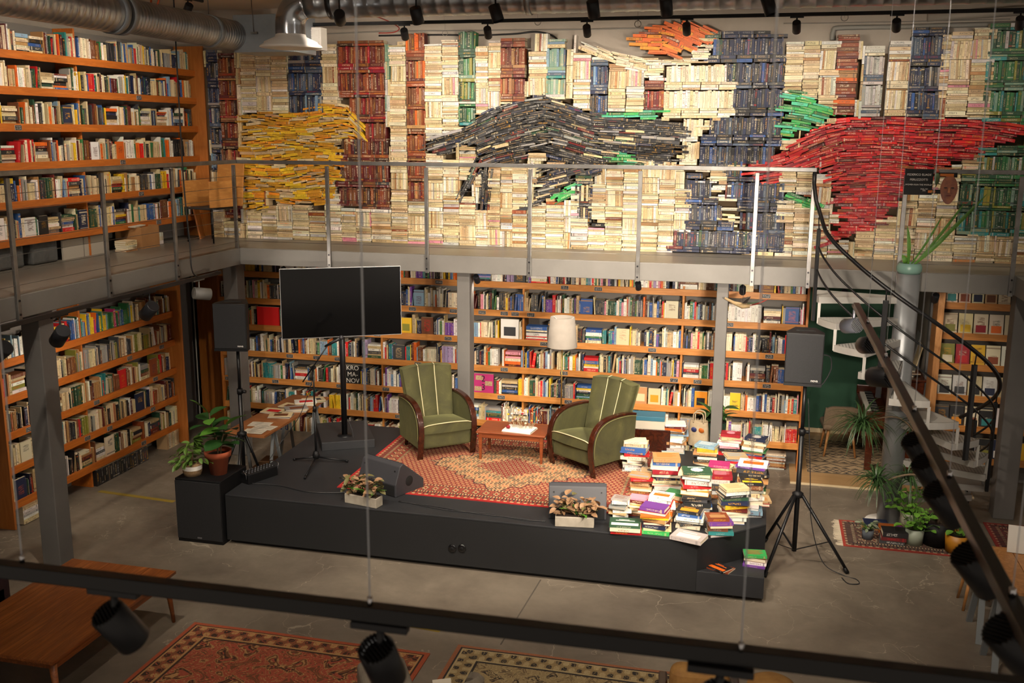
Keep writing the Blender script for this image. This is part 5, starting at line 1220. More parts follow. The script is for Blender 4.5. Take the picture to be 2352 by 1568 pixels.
# ------------------------------------------------------------------ wedge monitors
def wedge(label, loc, yaw, L=0.56):
    t = thing('stage_monitor', label, 'stage monitor', loc, yaw, 'wedge stage monitors')
    pr = [(0, 0), (0, 0.13), (0.07, 0.31), (0.12, 0.335), (0.42, 0.1), (0.42, 0.0)]
    Mx_ = Matrix(((0, 0, 1, 0), (1, 0, 0, 0), (0, 1, 0, 0), (0, 0, 0, 1)))
    MB().prism(pr, 0, L, Mx_).build('cabinet', mat('monitor_grey', '303034', 0.55), t, 0.008)
    MB().prism([(0.122, 0.337), (0.418, 0.104), (0.412, 0.1), (0.12, 0.33)], 0.02, L - 0.02, Mx_).build('grille', GRILL, t)
    MB().box(0.02, L - 0.02, -0.004, 0.0, 0.01, 0.12).build('rear_plate', mat('deep_black', '050506'), t)
    for s_ in (0, L):
        MB().lathe([(0.001, 0.002), (0.05, 0.002), (0.055, 0.0)], 16, Matrix.Translation((s_ + (-0.001 if s_ == 0 else 0.001), 0.2, 0.13)) @ Matrix.Rotation(pi / 2 * (1 if s_ else -1), 4, 'Y')).build('handle_cup', mat('deep_black', '050506'), t)
    for x in (0.05, L - 0.05): MB().cyl((x, 0.045, 0.262), (x, 0.04, 0.264), 0.007, 8).build('screw', BLACK, t)
    return t
wedge('dark wedge stage monitor behind the smaller leafy trough', (-3.98, 9.42, ZS), rad(-24), 0.54)
wedge('dark wedge stage monitor on the rug edge behind the coleus trough', (-1.86, 9.04, ZS), rad(11), 0.56)
cable('floor_cable', 'black cable lying along the stage front between the monitors', smooth([(-3.42, 9.1, ZS + 0.005), (-3.0, 9.06, ZS + 0.005), (-2.6, 8.99, ZS + 0.005), (-2.2, 8.97, ZS + 0.005), (-1.87, 8.95, ZS + 0.005)]), 0.005, CABB)
cable('floor_cable', 'second black cable beside the first along the stage front', smooth([(-3.42, 9.12, ZS + 0.005), (-2.9, 9.0, ZS + 0.005), (-2.45, 9.01, ZS + 0.005), (-2.1, 8.94, ZS + 0.005), (-1.87, 8.97, ZS + 0.005)]), 0.004, CABB)
cable('floor_cable', 'black cable lying from the mixer along the stage edge', smooth([(-5.1, 9.2, ZS + 0.006), (-4.8, 9.22, ZS + 0.006), (-4.4, 9.12, ZS + 0.006), (-4.02, 9.2, ZS + 0.006)]), 0.008, CABB)
# ------------------------------------------------------------------ plants in concrete troughs
TROUGH = blotch('trough_concrete', 'a39a8b', '8d8577', 12, 0.85); SOIL = mat('soil', '2b1d14', 0.95)
def leaf_mesh(name, m, L=1.0, W=0.32, fold=0.12, droop=0.15, n=6, tipw=1.0):
    rows = []
    for i in range(n + 1):
        t = i / n; w = W * (sin(pi * min(1, t * 0.97 + 0.03) ** tipw) ** 0.75) + 0.004; z = -droop * t * t
        rows.append([Vector((t * L, -w, z + fold * w)), Vector((t * L, -w * 0.5, z + fold * w * 0.35)), Vector((t * L, 0, z)), Vector((t * L, w * 0.5, z + fold * w * 0.35)), Vector((t * L, w, z + fold * w))])
    o = MB().sheet(rows).build(name, m); me = o.data; bpy.data.objects.remove(o); return me
def put_leaf(me, parent, p, az, el, s, roll=0.0, m=None, name='leaf'):
    o = bpy.data.objects.new(name, me); COL.objects.link(o); o.parent = parent; o.location = p; o.rotation_euler = Euler((roll, -el, az), 'XYZ'); o.scale = (s, s, s); return o
COLEUS = blotch('coleus_leaf', '7d4640', '9a8a58', 45, 0.6); COLEUS2 = blotch('coleus_leaf_green', '66703a', '5a362c', 45, 0.6)
LF_C = leaf_mesh('leaf', COLEUS, 1, 0.34, 0.3, 0.35); LF_C2 = leaf_mesh('leaf', COLEUS2, 1, 0.3, 0.3, 0.3); LF_G = leaf_mesh('leaf', LEAFG, 1, 0.1, 0.4, 0.5)
def trough(label, loc, yaw, w, mix, R, hh=0.1):
    t = thing('planter_trough', label, 'planter', loc, yaw)
    MB().box(-w, w, -0.06, 0.06, 0, hh).build('trough', TROUGH, t, 0.006); MB().box(-w + 0.012, w - 0.012, -0.048, 0.048, hh, hh + 0.003).build('soil', SOIL, t)
    for i in range(95):
        x = R.uniform(-w, w) * 1.15; z = hh + R.uniform(0.02, 0.21) * (1 - 0.3 * abs(x) / w); az = R.uniform(0, 2 * pi)
        put_leaf(LF_C if R.random() < mix else LF_C2, t, (x, R.uniform(-0.05, 0.05), z), az, R.uniform(-0.5, 0.6), R.uniform(0.06, 0.105), R.uniform(-0.5, 0.5))
    for i in range(9): put_leaf(LF_G, t, (R.uniform(-0.02, 0.1), 0, hh), R.uniform(0, 2 * pi), R.uniform(0.5, 1.3), R.uniform(0.14, 0.2))
    st_ = MB()
    for i in range(10): x = R.uniform(-w, w) * 0.85; st_.tube([(x, 0, hh), (x + R.uniform(-0.03, 0.03), R.uniform(-0.03, 0.03), hh + R.uniform(0.08, 0.16))], 0.004, 5)
    st_.build('stems', mat('plant_stem', '5a4a2c', 0.8), t); return t
R = random.Random(31)
trough('pale concrete trough of brownish green leaves at the stage edge', (-3.74, 8.96, ZS), rad(-12), 0.19, 0.45, R)
trough('pale concrete trough of pink coleus and grass at the stage edge', (-1.585, 8.95, ZS), rad(8), 0.185, 0.85, R)
# ------------------------------------------------------------------ subwoofer with two pot plants, mixer
t = thing('subwoofer', 'large black subwoofer cabinet at the stage end', 'subwoofer', (-5.5, 8.78, 0))
MB().box(-0.255, 0.265, 0.012, 0.56, 0, 0.69).build('cabinet', BLACK, t, 0.006); MB().box(-0.25, 0.26, -0.004, 0.01, 0.04, 0.67).build('grille', GRILL, t, 0.004)
MB().box(-0.02, 0.03, -0.006, -0.004, 0.055, 0.07).build('badge', mat('badge_grey', '77777a', 0.4, 0.6), t)
zsub = 0.69
TERRA = blotch('terracotta', '9a4a2a', '8a3f22', 8, 0.8)
pt = thing('potted_fig', 'fiddle leaf fig in a terracotta pot on the subwoofer', 'plant', (-5.39, 9.04, zsub))
MB().lathe([(0.001, 0), (0.085, 0), (0.112, 0.19), (0.135, 0.19), (0.14, 0.25), (0.128, 0.25), (0.118, 0.2), (0.001, 0.2)], 28).build('pot', TERRA, pt); MB().lathe([(0.001, 0.215), (0.118, 0.205)], 20).build('soil', SOIL, pt)
MB().tube(smooth([(0, 0, 0.2), (-0.01, 0.01, 0.35), (-0.05, 0, 0.5), (-0.09, 0.02, 0.64)]), 0.009, 8).build('stem', mat('woody_stem', '4a3a26', 0.9), pt)
MB().tube(smooth([(0.03, 0, 0.2), (0.05, 0.0, 0.34), (0.09, 0.02, 0.5)]), 0.008, 8).build('stem', mat('woody_stem', '4a3a26'), pt)
LF_FIG = leaf_mesh('leaf', LEAFD, 1, 0.3, 0.22, 0.25, 7, 1.35); LF_FIG2 = leaf_mesh('leaf', LEAFG, 1, 0.3, 0.22, 0.25, 7, 1.35)
R = random.Random(4)
for k in range(22):
    if k < 13: h = 0.33 + 0.025 * k; c = Vector((-0.015 - 0.07 * (h - 0.33) / 0.3, 0.01, h))
    else: h = 0.3 + 0.026 * (k - 13); c = Vector((0.045 + 0.05 * (h - 0.3) / 0.2, 0.01, h))
    put_leaf(LF_FIG2 if k in (12, 20, 21, 10) else LF_FIG, pt, c, k * 2.4, R.uniform(-0.1, 0.55) + (0.5 if k in (12, 21) else 0), R.uniform(0.2, 0.28), R.uniform(-0.3, 0.3))
pb = thing('potted_plant', 'bushy green plant in a two tone woven basket on the subwoofer', 'plant', (-5.63, 8.93, zsub))
MB().lathe([(0.001, 0), (0.085, 0), (0.098, 0.04), (0.1, 0.065)], 24).build('basket_base', blotch('jute', '8a7050', '6f5638', 60, 0.95, 0, 200, 0.6), pb); MB().lathe([(0.1, 0.065), (0.102, 0.11)], 24).build('basket_band', WHITE, pb)
MB().lathe([(0.102, 0.11), (0.1, 0.13), (0.088, 0.13), (0.001, 0.115)], 24).build('basket_rim', mat('jute', '8a7050'), pb)
BUSH = blotch('bush_leaf', '37581c', '6d8a3a', 60, 0.5); LF_B = leaf_mesh('leaf', BUSH, 1, 0.27, 0.3, 0.35)
for k in range(120):
    az = R.uniform(0, 2 * pi); r_ = R.uniform(0.0, 0.17); z = 0.13 + R.uniform(0.0, 0.24) * (1 - r_ / 0.26)
    if k > 78: az = R.uniform(0, 0.8); r_ = 0.03; z = 0.3 + R.uniform(0, 0.1)
    put_leaf(LF_B, pb, (r_ * cos(az), r_ * sin(az), z), az + R.uniform(-0.6, 0.6), R.uniform(-0.5, 0.5), R.uniform(0.065, 0.1), R.uniform(-0.4, 0.4))
MB().tube([(0, 0, 0.11), (0.01, 0, 0.25)], 0.012, 6).build('stem', mat('plant_stem', '5a4a2c'), pb)
mx = thing('mixer', 'small black mixing desk with chrome handles at the stage end', 'mixer', (-5.12, 9.38, ZS), rad(68))
MB().box(-0.2, 0.2, -0.08, 0.08, 0.0, 0.1).build('case', BLACK, mx, 0.004); MB().box(-0.19, 0.19, -0.07, 0.07, 0.1, 0.105).build('panel', mat('deep_black', '050506'), mx)
kn = None
for i in range(9):
    for j in range(3):
        if kn is None: o = MB().cyl((0, 0, 0), (0, 0, 0.014), 0.006, 8).build('knob', mat('knob_grey', '55555a', 0.5), mx); kn = o.data
        else: o = bpy.data.objects.new('knob', kn); COL.objects.link(o); o.parent = mx
        o.location = (-0.16 + i * 0.04, -0.045 + j * 0.045, 0.105)
for s_ in (-1, 1): MB().tube(smooth([(s_ * 0.21, -0.06, 0.06), (s_ * 0.225, -0.06, 0.13), (s_ * 0.225, 0.06, 0.13), (s_ * 0.21, 0.06, 0.06)], 4), 0.005, 6).build('handle', CHROME, mx)
# ------------------------------------------------------------------ desk on trestles with magazines
dk = thing('trestle_desk', 'long wooden board on grey trestles beside the stage', 'desk', (-5.73, 11.1, 0))
MB().box(-0.27, 0.26, -0.9, 0.92, 0.715, 0.745).build('board', W_DESK, dk, 0.003)
for y in (-0.55, 0.6):
    MB().box(-0.24, 0.24, y - 0.03, y + 0.03, 0.665, 0.714).build('trestle_beam', GREYPAINT, dk)
    for sx in (-1, 1):
        for sy in (-1, 1): MB().bar((sx * 0.2, y + sy * 0.02, 0.69), (sx * 0.22, y + sy * 0.2, 0.0), 0.035, 0.02).build('trestle_leg', mat('trestle_grey', '6d7173', 0.5), dk)
R = random.Random(77)
mg = [(-5.62, 11.62, 0.2, 'white', 'white magazine with red print'), (-5.72, 11.42, -0.3, 'beige', 'beige magazine'), (-5.6, 11.3, 0.3, 'grey', 'grey magazine'), (-5.83, 11.15, -0.15, 'pale grey', 'pale grey magazine'), (-5.66, 11.0, 0.15, 'charcoal', 'dark cover magazine'), (-5.58, 11.78, 0.5, 'olive', 'olive brochure')]
for i, (x, y, a, c, nm) in enumerate(mg):
    for k in range(3 if i in (0, 2) else 2):
        tt = thing('magazine', f"{nm}, {('bottom', 'second', 'top')[k]} of its small pile on the desk", 'magazine', (x, y, 0.746 + k * 0.013), a + k * 0.15, 'magazines on the desk')
        MB().box(-0.14, 0.14, -0.1, 0.1, 0.001, 0.01).build('pages', PAPER, tt); cn = c if k % 2 == 0 else 'cream'
        MB().box(-0.141, 0.141, -0.101, 0.101, 0.01, 0.0118).build('cover', mat('cover_' + cn.replace(' ', '_'), PLIN[cn], 0.35), tt)
        MB().box(-0.08, 0.09, -0.06, 0.04, 0.0118, 0.0123).build('cover_print', mat('print_' + R.choice(('red', 'charcoal', 'brown')), PLIN[R.choice(('red', 'charcoal', 'brown'))], 0.4), tt)
for i, (x, y, a) in enumerate(((-5.74, 10.62, 0.1), (-5.62, 10.5, -0.05), (-5.66, 10.32, 0.05))):
    o = MB().box(-0.13, 0.13, -0.09, 0.09, 0, 0.002).build('paper_sheet', PAPER); o.location = (x, y, 0.7465 + i * 0.0025); o.rotation_euler = (0, 0, a); tag(o, ('loose newspaper sheet furthest along the desk', 'middle loose newspaper sheet on the desk', 'pale paper sheet at the near end of the desk')[i], 'paper', 'papers on the desk')
    for j in range(5):
        MB().box(-0.11 + 0.05 * (j % 2), 0.02 + 0.09 * (j % 2), 0.06 - j * 0.03, 0.066 - j * 0.03, 0.002, 0.0024).build('print_line', mat('print_charcoal', PLIN['charcoal']), o)

t = thing('cardboard_box', 'flat brown cardboard box on the floor under the desk', 'box', (-5.75, 10.95, 0), 0.1)
MB().box(-0.2, 0.2, -0.25, 0.25, 0, 0.16).build('body', blotch('cardboard_dark', '6b4a2c', '5a3c22', 5, 0.9), t, 0.004); MB().box(-0.2, 0.2, -0.02, 0.02, 0.16, 0.1615).build('tape', mat('tape', '8a6a44', 0.4), t)
# ================================================================== piles of books on the stage
def pile_book(c, yaw, L, W, T, name, lab, R, hard=True, print_=None, tilt=0.0):
    """book lying flat; its spine faces the room (local -y)"""
    t = thing('book', lab, 'book', c, yaw, 'books piled on the stage'); t.rotation_euler = (tilt, 0, yaw)
    bt = 0.003 if hard else 0.0012; ov = 0.003 if hard else 0.0
    bs = []
    def B(x0, x1, y0, y1, z0, z1):
        b = book(Vector(((x0 + x1) / 2, y0, (z0 + z1) / 2)), UX, UZ, NY, x1 - x0, z1 - z0, y1 - y0, name, R); return b
    bs = [B(-L / 2, L / 2, -W / 2, W / 2, 0, bt), B(-L / 2, L / 2, -W / 2, W / 2, T - bt, T), B(-L / 2, L / 2, -W / 2 - 0.001, -W / 2 + bt, 0, T)]
    c0 = bs[2].col
    me = books_mesh('cover', bs); n = 18; ca = np.tile(np.array(c0, np.float32), (n, 1)); me.attributes['col'].data.foreach_set('color', ca.ravel())
    uv = np.full((n, 4, 2), -5.0, np.float32); uv[12] = [(0, 0), (1, 0), (1, 1), (0, 1)]; me.uv_layers[0].data.foreach_set('uv', uv.ravel())
    o = bpy.data.objects.new('cover', me); COL.objects.link(o); o.parent = t
    MB().box(-L / 2 + ov, L / 2 - ov, -W / 2 + bt, W / 2 - ov, bt, T - bt).build('pages', PAGES, t)
    if print_:
        pm = mat('print_' + print_.replace(' ', '_'), PLIN[print_], 0.45); tm = mat('print_' + name.replace(' ', '_'), PLIN[name], 0.45); k = R.randint(0, 3); z = T
        if k == 0:
            MB().box(-L * 0.34, L * 0.36, -W * 0.34, W * 0.1, z, z + 0.0006).build('cover_print', pm, t); MB().box(-L * 0.26, L * 0.2, W * 0.2, W * 0.28, z, z + 0.0006).build('cover_title', pm, t)
        elif k == 1:
            MB().box(-L * 0.44, L * 0.44, -W * 0.42, -W * 0.12, z, z + 0.0006).build('cover_print', pm, t); MB().box(-L * 0.3, L * 0.32, W * 0.12, W * 0.18, z, z + 0.0006).build('cover_title', pm, t); MB().box(-L * 0.2, L * 0.14, W * 0.24, W * 0.29, z, z + 0.0006).build('cover_title', pm, t)
        elif k == 2:
            MB().prism([(L * 0.2 * cos(q) * (1 + 0.15 * (i % 2)), W * 0.26 * sin(q) * (1 + 0.15 * (i % 2)) - W * 0.05) for i, q in enumerate([2 * pi * j / 22 for j in range(22)])], z, z + 0.0006).build('cover_print', pm, t); MB().box(-L * 0.3, L * 0.3, W * 0.3, W * 0.38, z, z + 0.0006).build('cover_title', pm, t)
        else:
            for j in range(4): MB().box(-L * 0.36, L * (0.36 - 0.14 * (j % 2)), W * (0.3 - 0.17 * j), W * (0.36 - 0.17 * j), z, z + 0.0006).build('cover_title', pm, t)
    return t
ORDB = ['lowest', 'second', 'third', 'fourth', 'fifth', 'sixth', 'seventh', 'eighth', 'ninth', 'tenth', 'eleventh', 'twelfth', 'thirteenth', 'fourteenth']
DW = {'A': 'green top book', 'B': 'violet topped', 'C': 'sun cover', 'C0': 'large grey book', 'D': 'small rust topped', 'E': 'cream topped tall', 'F': 'small grey topped', 'G': 'tan and maroon', 'H': 'red and white spine', 'I': 'tall green topped', 'J': 'tan and blue topped', 'K': 'low tan topped', 'L': 'blue spine', 'M': 'white topped tall', 'N': 'light blue topped', 'O': 'magenta spine', 'O2': 'pale book', 'P': 'navy topped', 'Q': 'white and orange topped', 'R': 'black and yellow topped', 'S': 'map cover', 'T': 'thin magazine', 'X': 'green booklet', 'U': 'low beige topped', 'V': 'magenta topped low', 'W': 'crimson topped', 'Y': 'small tan and green', 'Z': 'pale blue topped'}
def stack(key, x, y, z, yaw, cols, Lm=0.23, Wm=0.165, th=(0.018, 0.04), pr=None, R=None, total=None, dx=0):
    p = onZ(x, y, z); n = len(cols); R = R or random.Random(hash(key) % 1000 if False else sum(map(ord, key)) * 7)
    ts = [R.uniform(*th) for _ in cols]
    if total: k = total / sum(ts); ts = [t * k for t in ts]
    c = Vector((p.x + dx, p.y + Wm / 2, z)); zz = z + 0.0005
    for i, nm in enumerate(cols):
        s_ = R.uniform(0.82, 1.08) if i < n - 1 else R.uniform(0.9, 1.0)
        a = rad(yaw) + R.uniform(-0.24, 0.24) + (pi if R.random() < 0.18 and i < n - 1 else 0)
        where = 'top' if i == n - 1 else ORDB[i]
        lab = f"{nm} book, {where} in the {DW[key]} stack on the stage" if n > 1 else f"{nm} book lying alone, the {DW[key]} on the stage"
        pile_book((c.x + R.uniform(-0.018, 0.018), c.y + R.uniform(-0.018, 0.018), zz), a, Lm * s_ * 1.07, Wm * s_ * 1.07, ts[i] - 0.0006, nm, lab, R, ts[i] > 0.024, pr if i == n - 1 else None)
        zz += ts[i]
Z1 = lambda u, v: (1380 + u / 5.2275, 950 + v / 5.2275)
Sx = lambda key, u, v, *a, **k: stack(key, *Z1(u, v), ZS, *a, **k)
Sx('A', 262, 1455, 3, ['red', 'ivory', 'dark green'], 0.28, 0.2, total=0.085, pr='white')
Sx('B', 640, 1445, -6, ['bright green', 'cream', 'navy', 'maroon', 'tan', 'yellow', 'orange', 'crimson', 'purple'], 0.235, 0.17, total=0.25)
Sx('C0', 1030, 1545, -5, ['pale grey'], 0.285, 0.2, total=0.035, pr='white')
Sx('C', 1060, 1380, 4, ['ivory', 'charcoal', 'pale grey', 'white', 'blue', 'black'], 0.24, 0.17, total=0.17, pr='amber')
Sx('D', 1400, 1480, 14, ['pale grey', 'teal', 'brown', 'tan', 'purple', 'rust'], 0.2, 0.155, total=0.18, pr='tan')
Sx('E', 1570, 1330, 16, ['blue', 'white', 'ivory', 'ivory', 'maroon', 'yellow', 'navy', 'dark green', 'black', 'white', 'cream'], 0.24, 0.175, total=0.36, pr='tan')
Sx('F', 220, 1250, 2, ['pale grey', 'beige', 'white', 'ivory', 'grey', 'light blue', 'white', 'grey'], 0.16, 0.13, total=0.19, pr='brown')
Sx('G', 430, 1225, -3, ['brown', 'tan', 'beige', 'mustard', 'cream', 'maroon', 'pink'], 0.19, 0.14, total=0.18)
Sx('H', 705, 1290, -4, ['tan', 'cream', 'orange', 'ivory', 'white', 'red', 'white', 'white'], 0.225, 0.16, total=0.25, pr='orange')
Sx('I', 1130, 1215, 3, ['beige', 'grey', 'blue', 'black', 'charcoal', 'black', 'amber', 'ivory', 'red', 'pale grey', 'charcoal', 'cream', 'dark green'], 0.27, 0.19, total=0.44, pr='white')
Sx('J', 760, 965, 4, ['white', 'pale grey', 'red', 'cream', 'navy', 'navy', 'crimson', 'ivory', 'blue', 'tan'], 0.26, 0.2, total=0.39, pr='orange')
Sx('K', 470, 960, 3, ['brown', 'beige', 'tan', 'beige', 'brown', 'red', 'tan'], 0.22, 0.17, total=0.18, pr='grey')
Sx('L', 395, 705, 2, ['pale grey', 'white', 'pale grey', 'charcoal', 'white', 'ivory', 'red', 'blue', 'blue', 'cream', 'ivory'], 0.25, 0.175, total=0.35)
Sx('M', 875, 470, -3, ['light blue', 'pale grey', 'white', 'tan', 'white', 'pale grey', 'light blue', 'charcoal', 'crimson', 'orange', 'maroon', 'white'], 0.25, 0.18, total=0.35, pr='pale grey')
Sx('N', 1250, 625, -5, ['beige', 'tan', 'black', 'white', 'black', 'tan', 'cream', 'yellow', 'light blue'], 0.24, 0.175, total=0.23, pr='white')
Sx('O', 1545, 505, 2, ['red', 'white', 'black', 'pink', 'white', 'magenta', 'cream', 'crimson'], 0.225, 0.165, total=0.26, pr='pink')
Sx('P', 1850, 545, -8, ['red', 'blue', 'tan', 'green', 'white', 'beige', 'ivory', 'grey', 'navy'], 0.235, 0.17, total=0.25, pr='pale grey')
Sx('Q', 1800, 985, -4, ['beige', 'green', 'pale grey', 'charcoal', 'tan', 'white', 'black', 'charcoal', 'purple', 'white'], 0.28, 0.2, total=0.33, pr='orange')
Sx('R', 1705, 1235, 10, ['pale grey', 'light blue', 'white', 'white', 'ivory', 'white', 'cream', 'grey', 'brown', 'black'], 0.2, 0.16, total=0.36, pr='yellow', dx=0.06)
Sx('S', 1925, 1115, 6, ['crimson', 'beige'], 0.23, 0.2, total=0.05, pr='tan', dx=-0.03)
Sx('U', 590, 850, 5, ['tan', 'grey', 'white', 'pale grey', 'beige'], 0.2, 0.15, total=0.14, pr='charcoal')
Sx('V', 1430, 830, -10, ['brown', 'tan', 'white', 'light blue', 'beige', 'cream', 'magenta'], 0.22, 0.16, total=0.2)
Sx('W', 1420, 1090, 8, ['grey', 'tan', 'white', 'charcoal', 'pale grey', 'crimson'], 0.2, 0.16, total=0.3, pr='pink')
Sx('Y', 900, 1130, -14, ['tan', 'brown', 'orange', 'beige', 'green'], 0.17, 0.13, total=0.15)
Sx('Z', 1620, 700, 4, ['tan', 'pale grey', 'ivory', 'red', 'light blue', 'beige'], 0.23, 0.17, total=0.17, pr='light blue')
stack('X', 1735, 1303, 0.25, 4, ['purple', 'white', 'brown', 'bright green'], 0.2, 0.15, total=0.11, pr='red')
b0 = onZ(1655, 1312, 0.25); pile_book((b0.x, b0.y + 0.06, 0.2505), rad(-24), 0.22, 0.15, 0.012, 'rust', 'rust booklet half under a black one on the corner step', random.Random(1), False)
pile_book((b0.x - 0.02, b0.y + 0.06, 0.263), rad(-36), 0.22, 0.15, 0.01, 'black', 'black booklet with orange print on the corner step', random.Random(2), False, 'orange')
R = random.Random(3)
for i in range(10):   # magazines on the floor at the bookcase end
    p = onZ(1780, 1078, 0); pile_book((p.x + R.uniform(-0.015, 0.015), p.y + 0.1, 0.0005 + i * 0.02), R.uniform(-0.1, 0.1), 0.24, 0.18, 0.0185, R.choice(('ivory', 'tan', 'pale grey', 'brown', 'white')), f'{ORDB[i]} magazine in the pile on the floor at the bookcase end', R, False)
# wooden crate of files, patterned pot plant and canvas bag at the back of the piles
cr = onZ(*Z1(560, 470), ZS); t = thing('wooden_crate', 'dark wooden crate of papers and a blue binder behind the piles', 'crate', (cr.x - 0.02, cr.y + 0.22, ZS), rad(4))
for (a, b, c_, d) in ((-0.26, 0.26, -0.17, -0.15), (-0.26, 0.26, 0.15, 0.17), (-0.26, -0.24, -0.15, 0.15), (0.24, 0.26, -0.15, 0.15)): MB().box(a, b, c_, d, 0.0, 0.27).build('board', W_DARK, t, 0.003)
MB().box(-0.24, 0.24, -0.15, 0.15, 0.0, 0.012).build('bottom', W_DARK, t)
for i in range(9): pf = MB().box(-0.2, 0.2, -0.14 + i * 0.026, -0.122 + i * 0.026, 0.013, 0.36).build('file_folder', PAPER, t)
bb = thing('binder', 'teal blue binder lying on top of the crate papers', 'binder', (cr.x - 0.03, cr.y + 0.23, ZS + 0.362), rad(3)); MB().box(-0.2, 0.2, -0.14, 0.12, 0, 0.05).build('cover', mat('binder_teal', '2f6478', 0.5), bb, 0.004); MB().box(-0.19, 0.201, -0.13, 0.121, 0.006, 0.044).build('pages', PAGES, bb)
bg = onZ(*Z1(1170, 330), ZS + 0.05); t = thing('canvas_bag', 'beige canvas bag with handles standing between the piles', 'bag', (bg.x, bg.y + 0.02, ZS), rad(-12))
rows = []
for i in range(7):
    v = i / 6; w = 0.13 - 0.02 * v; d = 0.07 * (1 - 0.45 * v); z = 0.3 * v
    rows.append([Vector((w * cos(a) * (1 + 0.04 * sin(3 * a + v * 4)), d * sin(a), z + 0.012 * sin(2 * a) * v)) for a in [2 * pi * k / 20 for k in range(21)]])
MB().sheet(rows).build('body', blotch('canvas', 'a8977c', '8f7d62', 14, 0.95), t)
for s_ in (-1, 1):
    MB().tube(smooth([(-0.06, s_ * 0.035, 0.28), (-0.05, s_ * 0.05, 0.4), (0.05, s_ * 0.05, 0.4), (0.06, s_ * 0.035, 0.28)]), 0.008, 6).build('handle', mat('canvas', 'a8977c'), t)
for s_, cn in ((-1, '2a2f5a'), (1, 'a8581c')):
    MB().lathe([(0.001, 0.006), (0.03, 0.005), (0.034, 0)], 16, Matrix.Translation((s_ * 0.045, -0.058, 0.2)) @ Matrix.Rotation(pi / 2 + 0.2, 4, 'X')).build('round_patch', mat('patch_' + cn, cn, 0.5), t)
pp = onZ(*Z1(1360, 330), ZS + 0.02); t = thing('potted_plant', 'glossy dark leaved plant in a green ribbed pot behind the piles', 'plant', (pp.x, pp.y + 0.12, ZS))
pot = MB(); n = 40; prof = [(0.11, 0.0), (0.125, 0.12), (0.13, 0.24)]
rows = [[Vector(((r_ + 0.005 * (k % 2)) * cos(2 * pi * k / n), (r_ + 0.005 * (k % 2)) * sin(2 * pi * k / n), z)) for k in range(n)] for r_, z in prof]; rows = [r_ + [r_[0]] for r_ in rows]
pot.sheet(rows, False).build('pot', mat('green_ribbed', '1f3d30', 0.5), t); MB().lathe([(0.001, 0.22), (0.125, 0.22)], 20).build('soil', SOIL, t)
LF_Z = leaf_mesh('leaf', LEAFD, 1, 0.22, 0.25, 0.5, 7); R = random.Random(12)
for k in range(30):
    c = Vector((-0.06 if k % 2 else 0.1, R.uniform(-0.04, 0.04), 0.24 + R.uniform(0.0, 0.16))); put_leaf(LF_Z, t, c, k * 2.4, R.uniform(0.1, 1.0), R.uniform(0.13, 0.2), R.uniform(-0.3, 0.3))
for k in (-0.06, 0.1): MB().tube([(k * 0.6, 0, 0.21), (k, 0, 0.42)], 0.012, 6).build('stem', LEAFG, t)
# ================================================================== alcove, stairs foot, side gallery, near furniture
def zig(U, V, w, h):
    C = np.zeros(U.shape + (3,)); C[:] = LIN('9a8262'); D = LIN('2c2722'); X = U * w; Y = V * h
    for c, amp, per, th in ((0.12, 0.05, 0.16, 0.012), (0.12, -0.05, 0.16, 0.012), (0.34, 0.06, 0.3, 0.012), (0.56, 0.05, 0.16, 0.012), (0.8, 0.05, 0.16, 0.012), (0.8, -0.05, 0.16, 0.012), (1.05, 0.05, 0.16, 0.012), (1.3, 0.05, 0.16, 0.012), (1.3, -0.05, 0.16, 0.012)):
        y = c + amp * (tri(X / per) - 0.5) * 2; C[np.abs(Y - y) < th] = D
    for y0 in (0.02, 0.22, 0.46, 0.68, 0.93, 1.17, 1.42): m = (Y - y0 > 0) & (Y - y0 < 0.045 * (1 - tri(X / 0.12 + 0.5))); C[m] = D
    for y0 in (0.2, 0.44, 0.66, 0.91, 1.15, 1.4, 0.005): C[np.abs(Y - y0) < 0.006] = D
    return C
rug('rug', 'tan rug with black zigzag pattern in front of the green wall', 0.72, 1.98, 12.74, 14.38, 0.014, zig, 260, 330, 0.006)
# --- beige chair
t = thing('chair', 'beige upholstered chair with splayed wooden legs by the piano', 'chair', (1.14, 13.62, 0.02), rad(4))
BEIGE = blotch('beige_weave', '7d6b56', '6f5e4a', 30, 0.95, 0, 160, 0.3)
MB().box(-0.23, 0.23, -0.2, 0.24, 0.36, 0.44).build('seat', BEIGE, t, 0.035, 4)
rows = []
for i in range(9):
    v = i / 8; z = 0.36 + 0.34 * v; w = 0.225 * (1 - 0.12 * v ** 3) 
    rows.append([Vector((w * s, -0.2 - 0.04 * v + 0.07 * (abs(s) ** 2.5) - 0.0, z - (0.05 * abs(s) ** 4 if i == 8 else 0))) for s in np.linspace(-1, 1, 15)])
bk = MB().sheet(rows); b2 = [[p + Vector((0, 0.045, 0)) for p in r_] for r_ in rows]; bk.sheet(b2); bk.sheet([rows[-1], b2[-1]]); bk.sheet([rows[0], b2[0]]); bk.sheet([[r_[0] for r_ in rows], [r_[0] for r_ in b2]]); bk.sheet([[r_[-1] for r_ in rows], [r_[-1] for r_ in b2]]); bk.build('backrest', BEIGE, t)
for sx in (-1, 1):
    for sy in (-1, 1): MB().tube([(sx * 0.15, sy * 0.15 + 0.02, 0.37), (sx * 0.2, sy * 0.2 + 0.02, 0.0)], [0.02, 0.013], 10).build('leg', W_LIGHT, t)
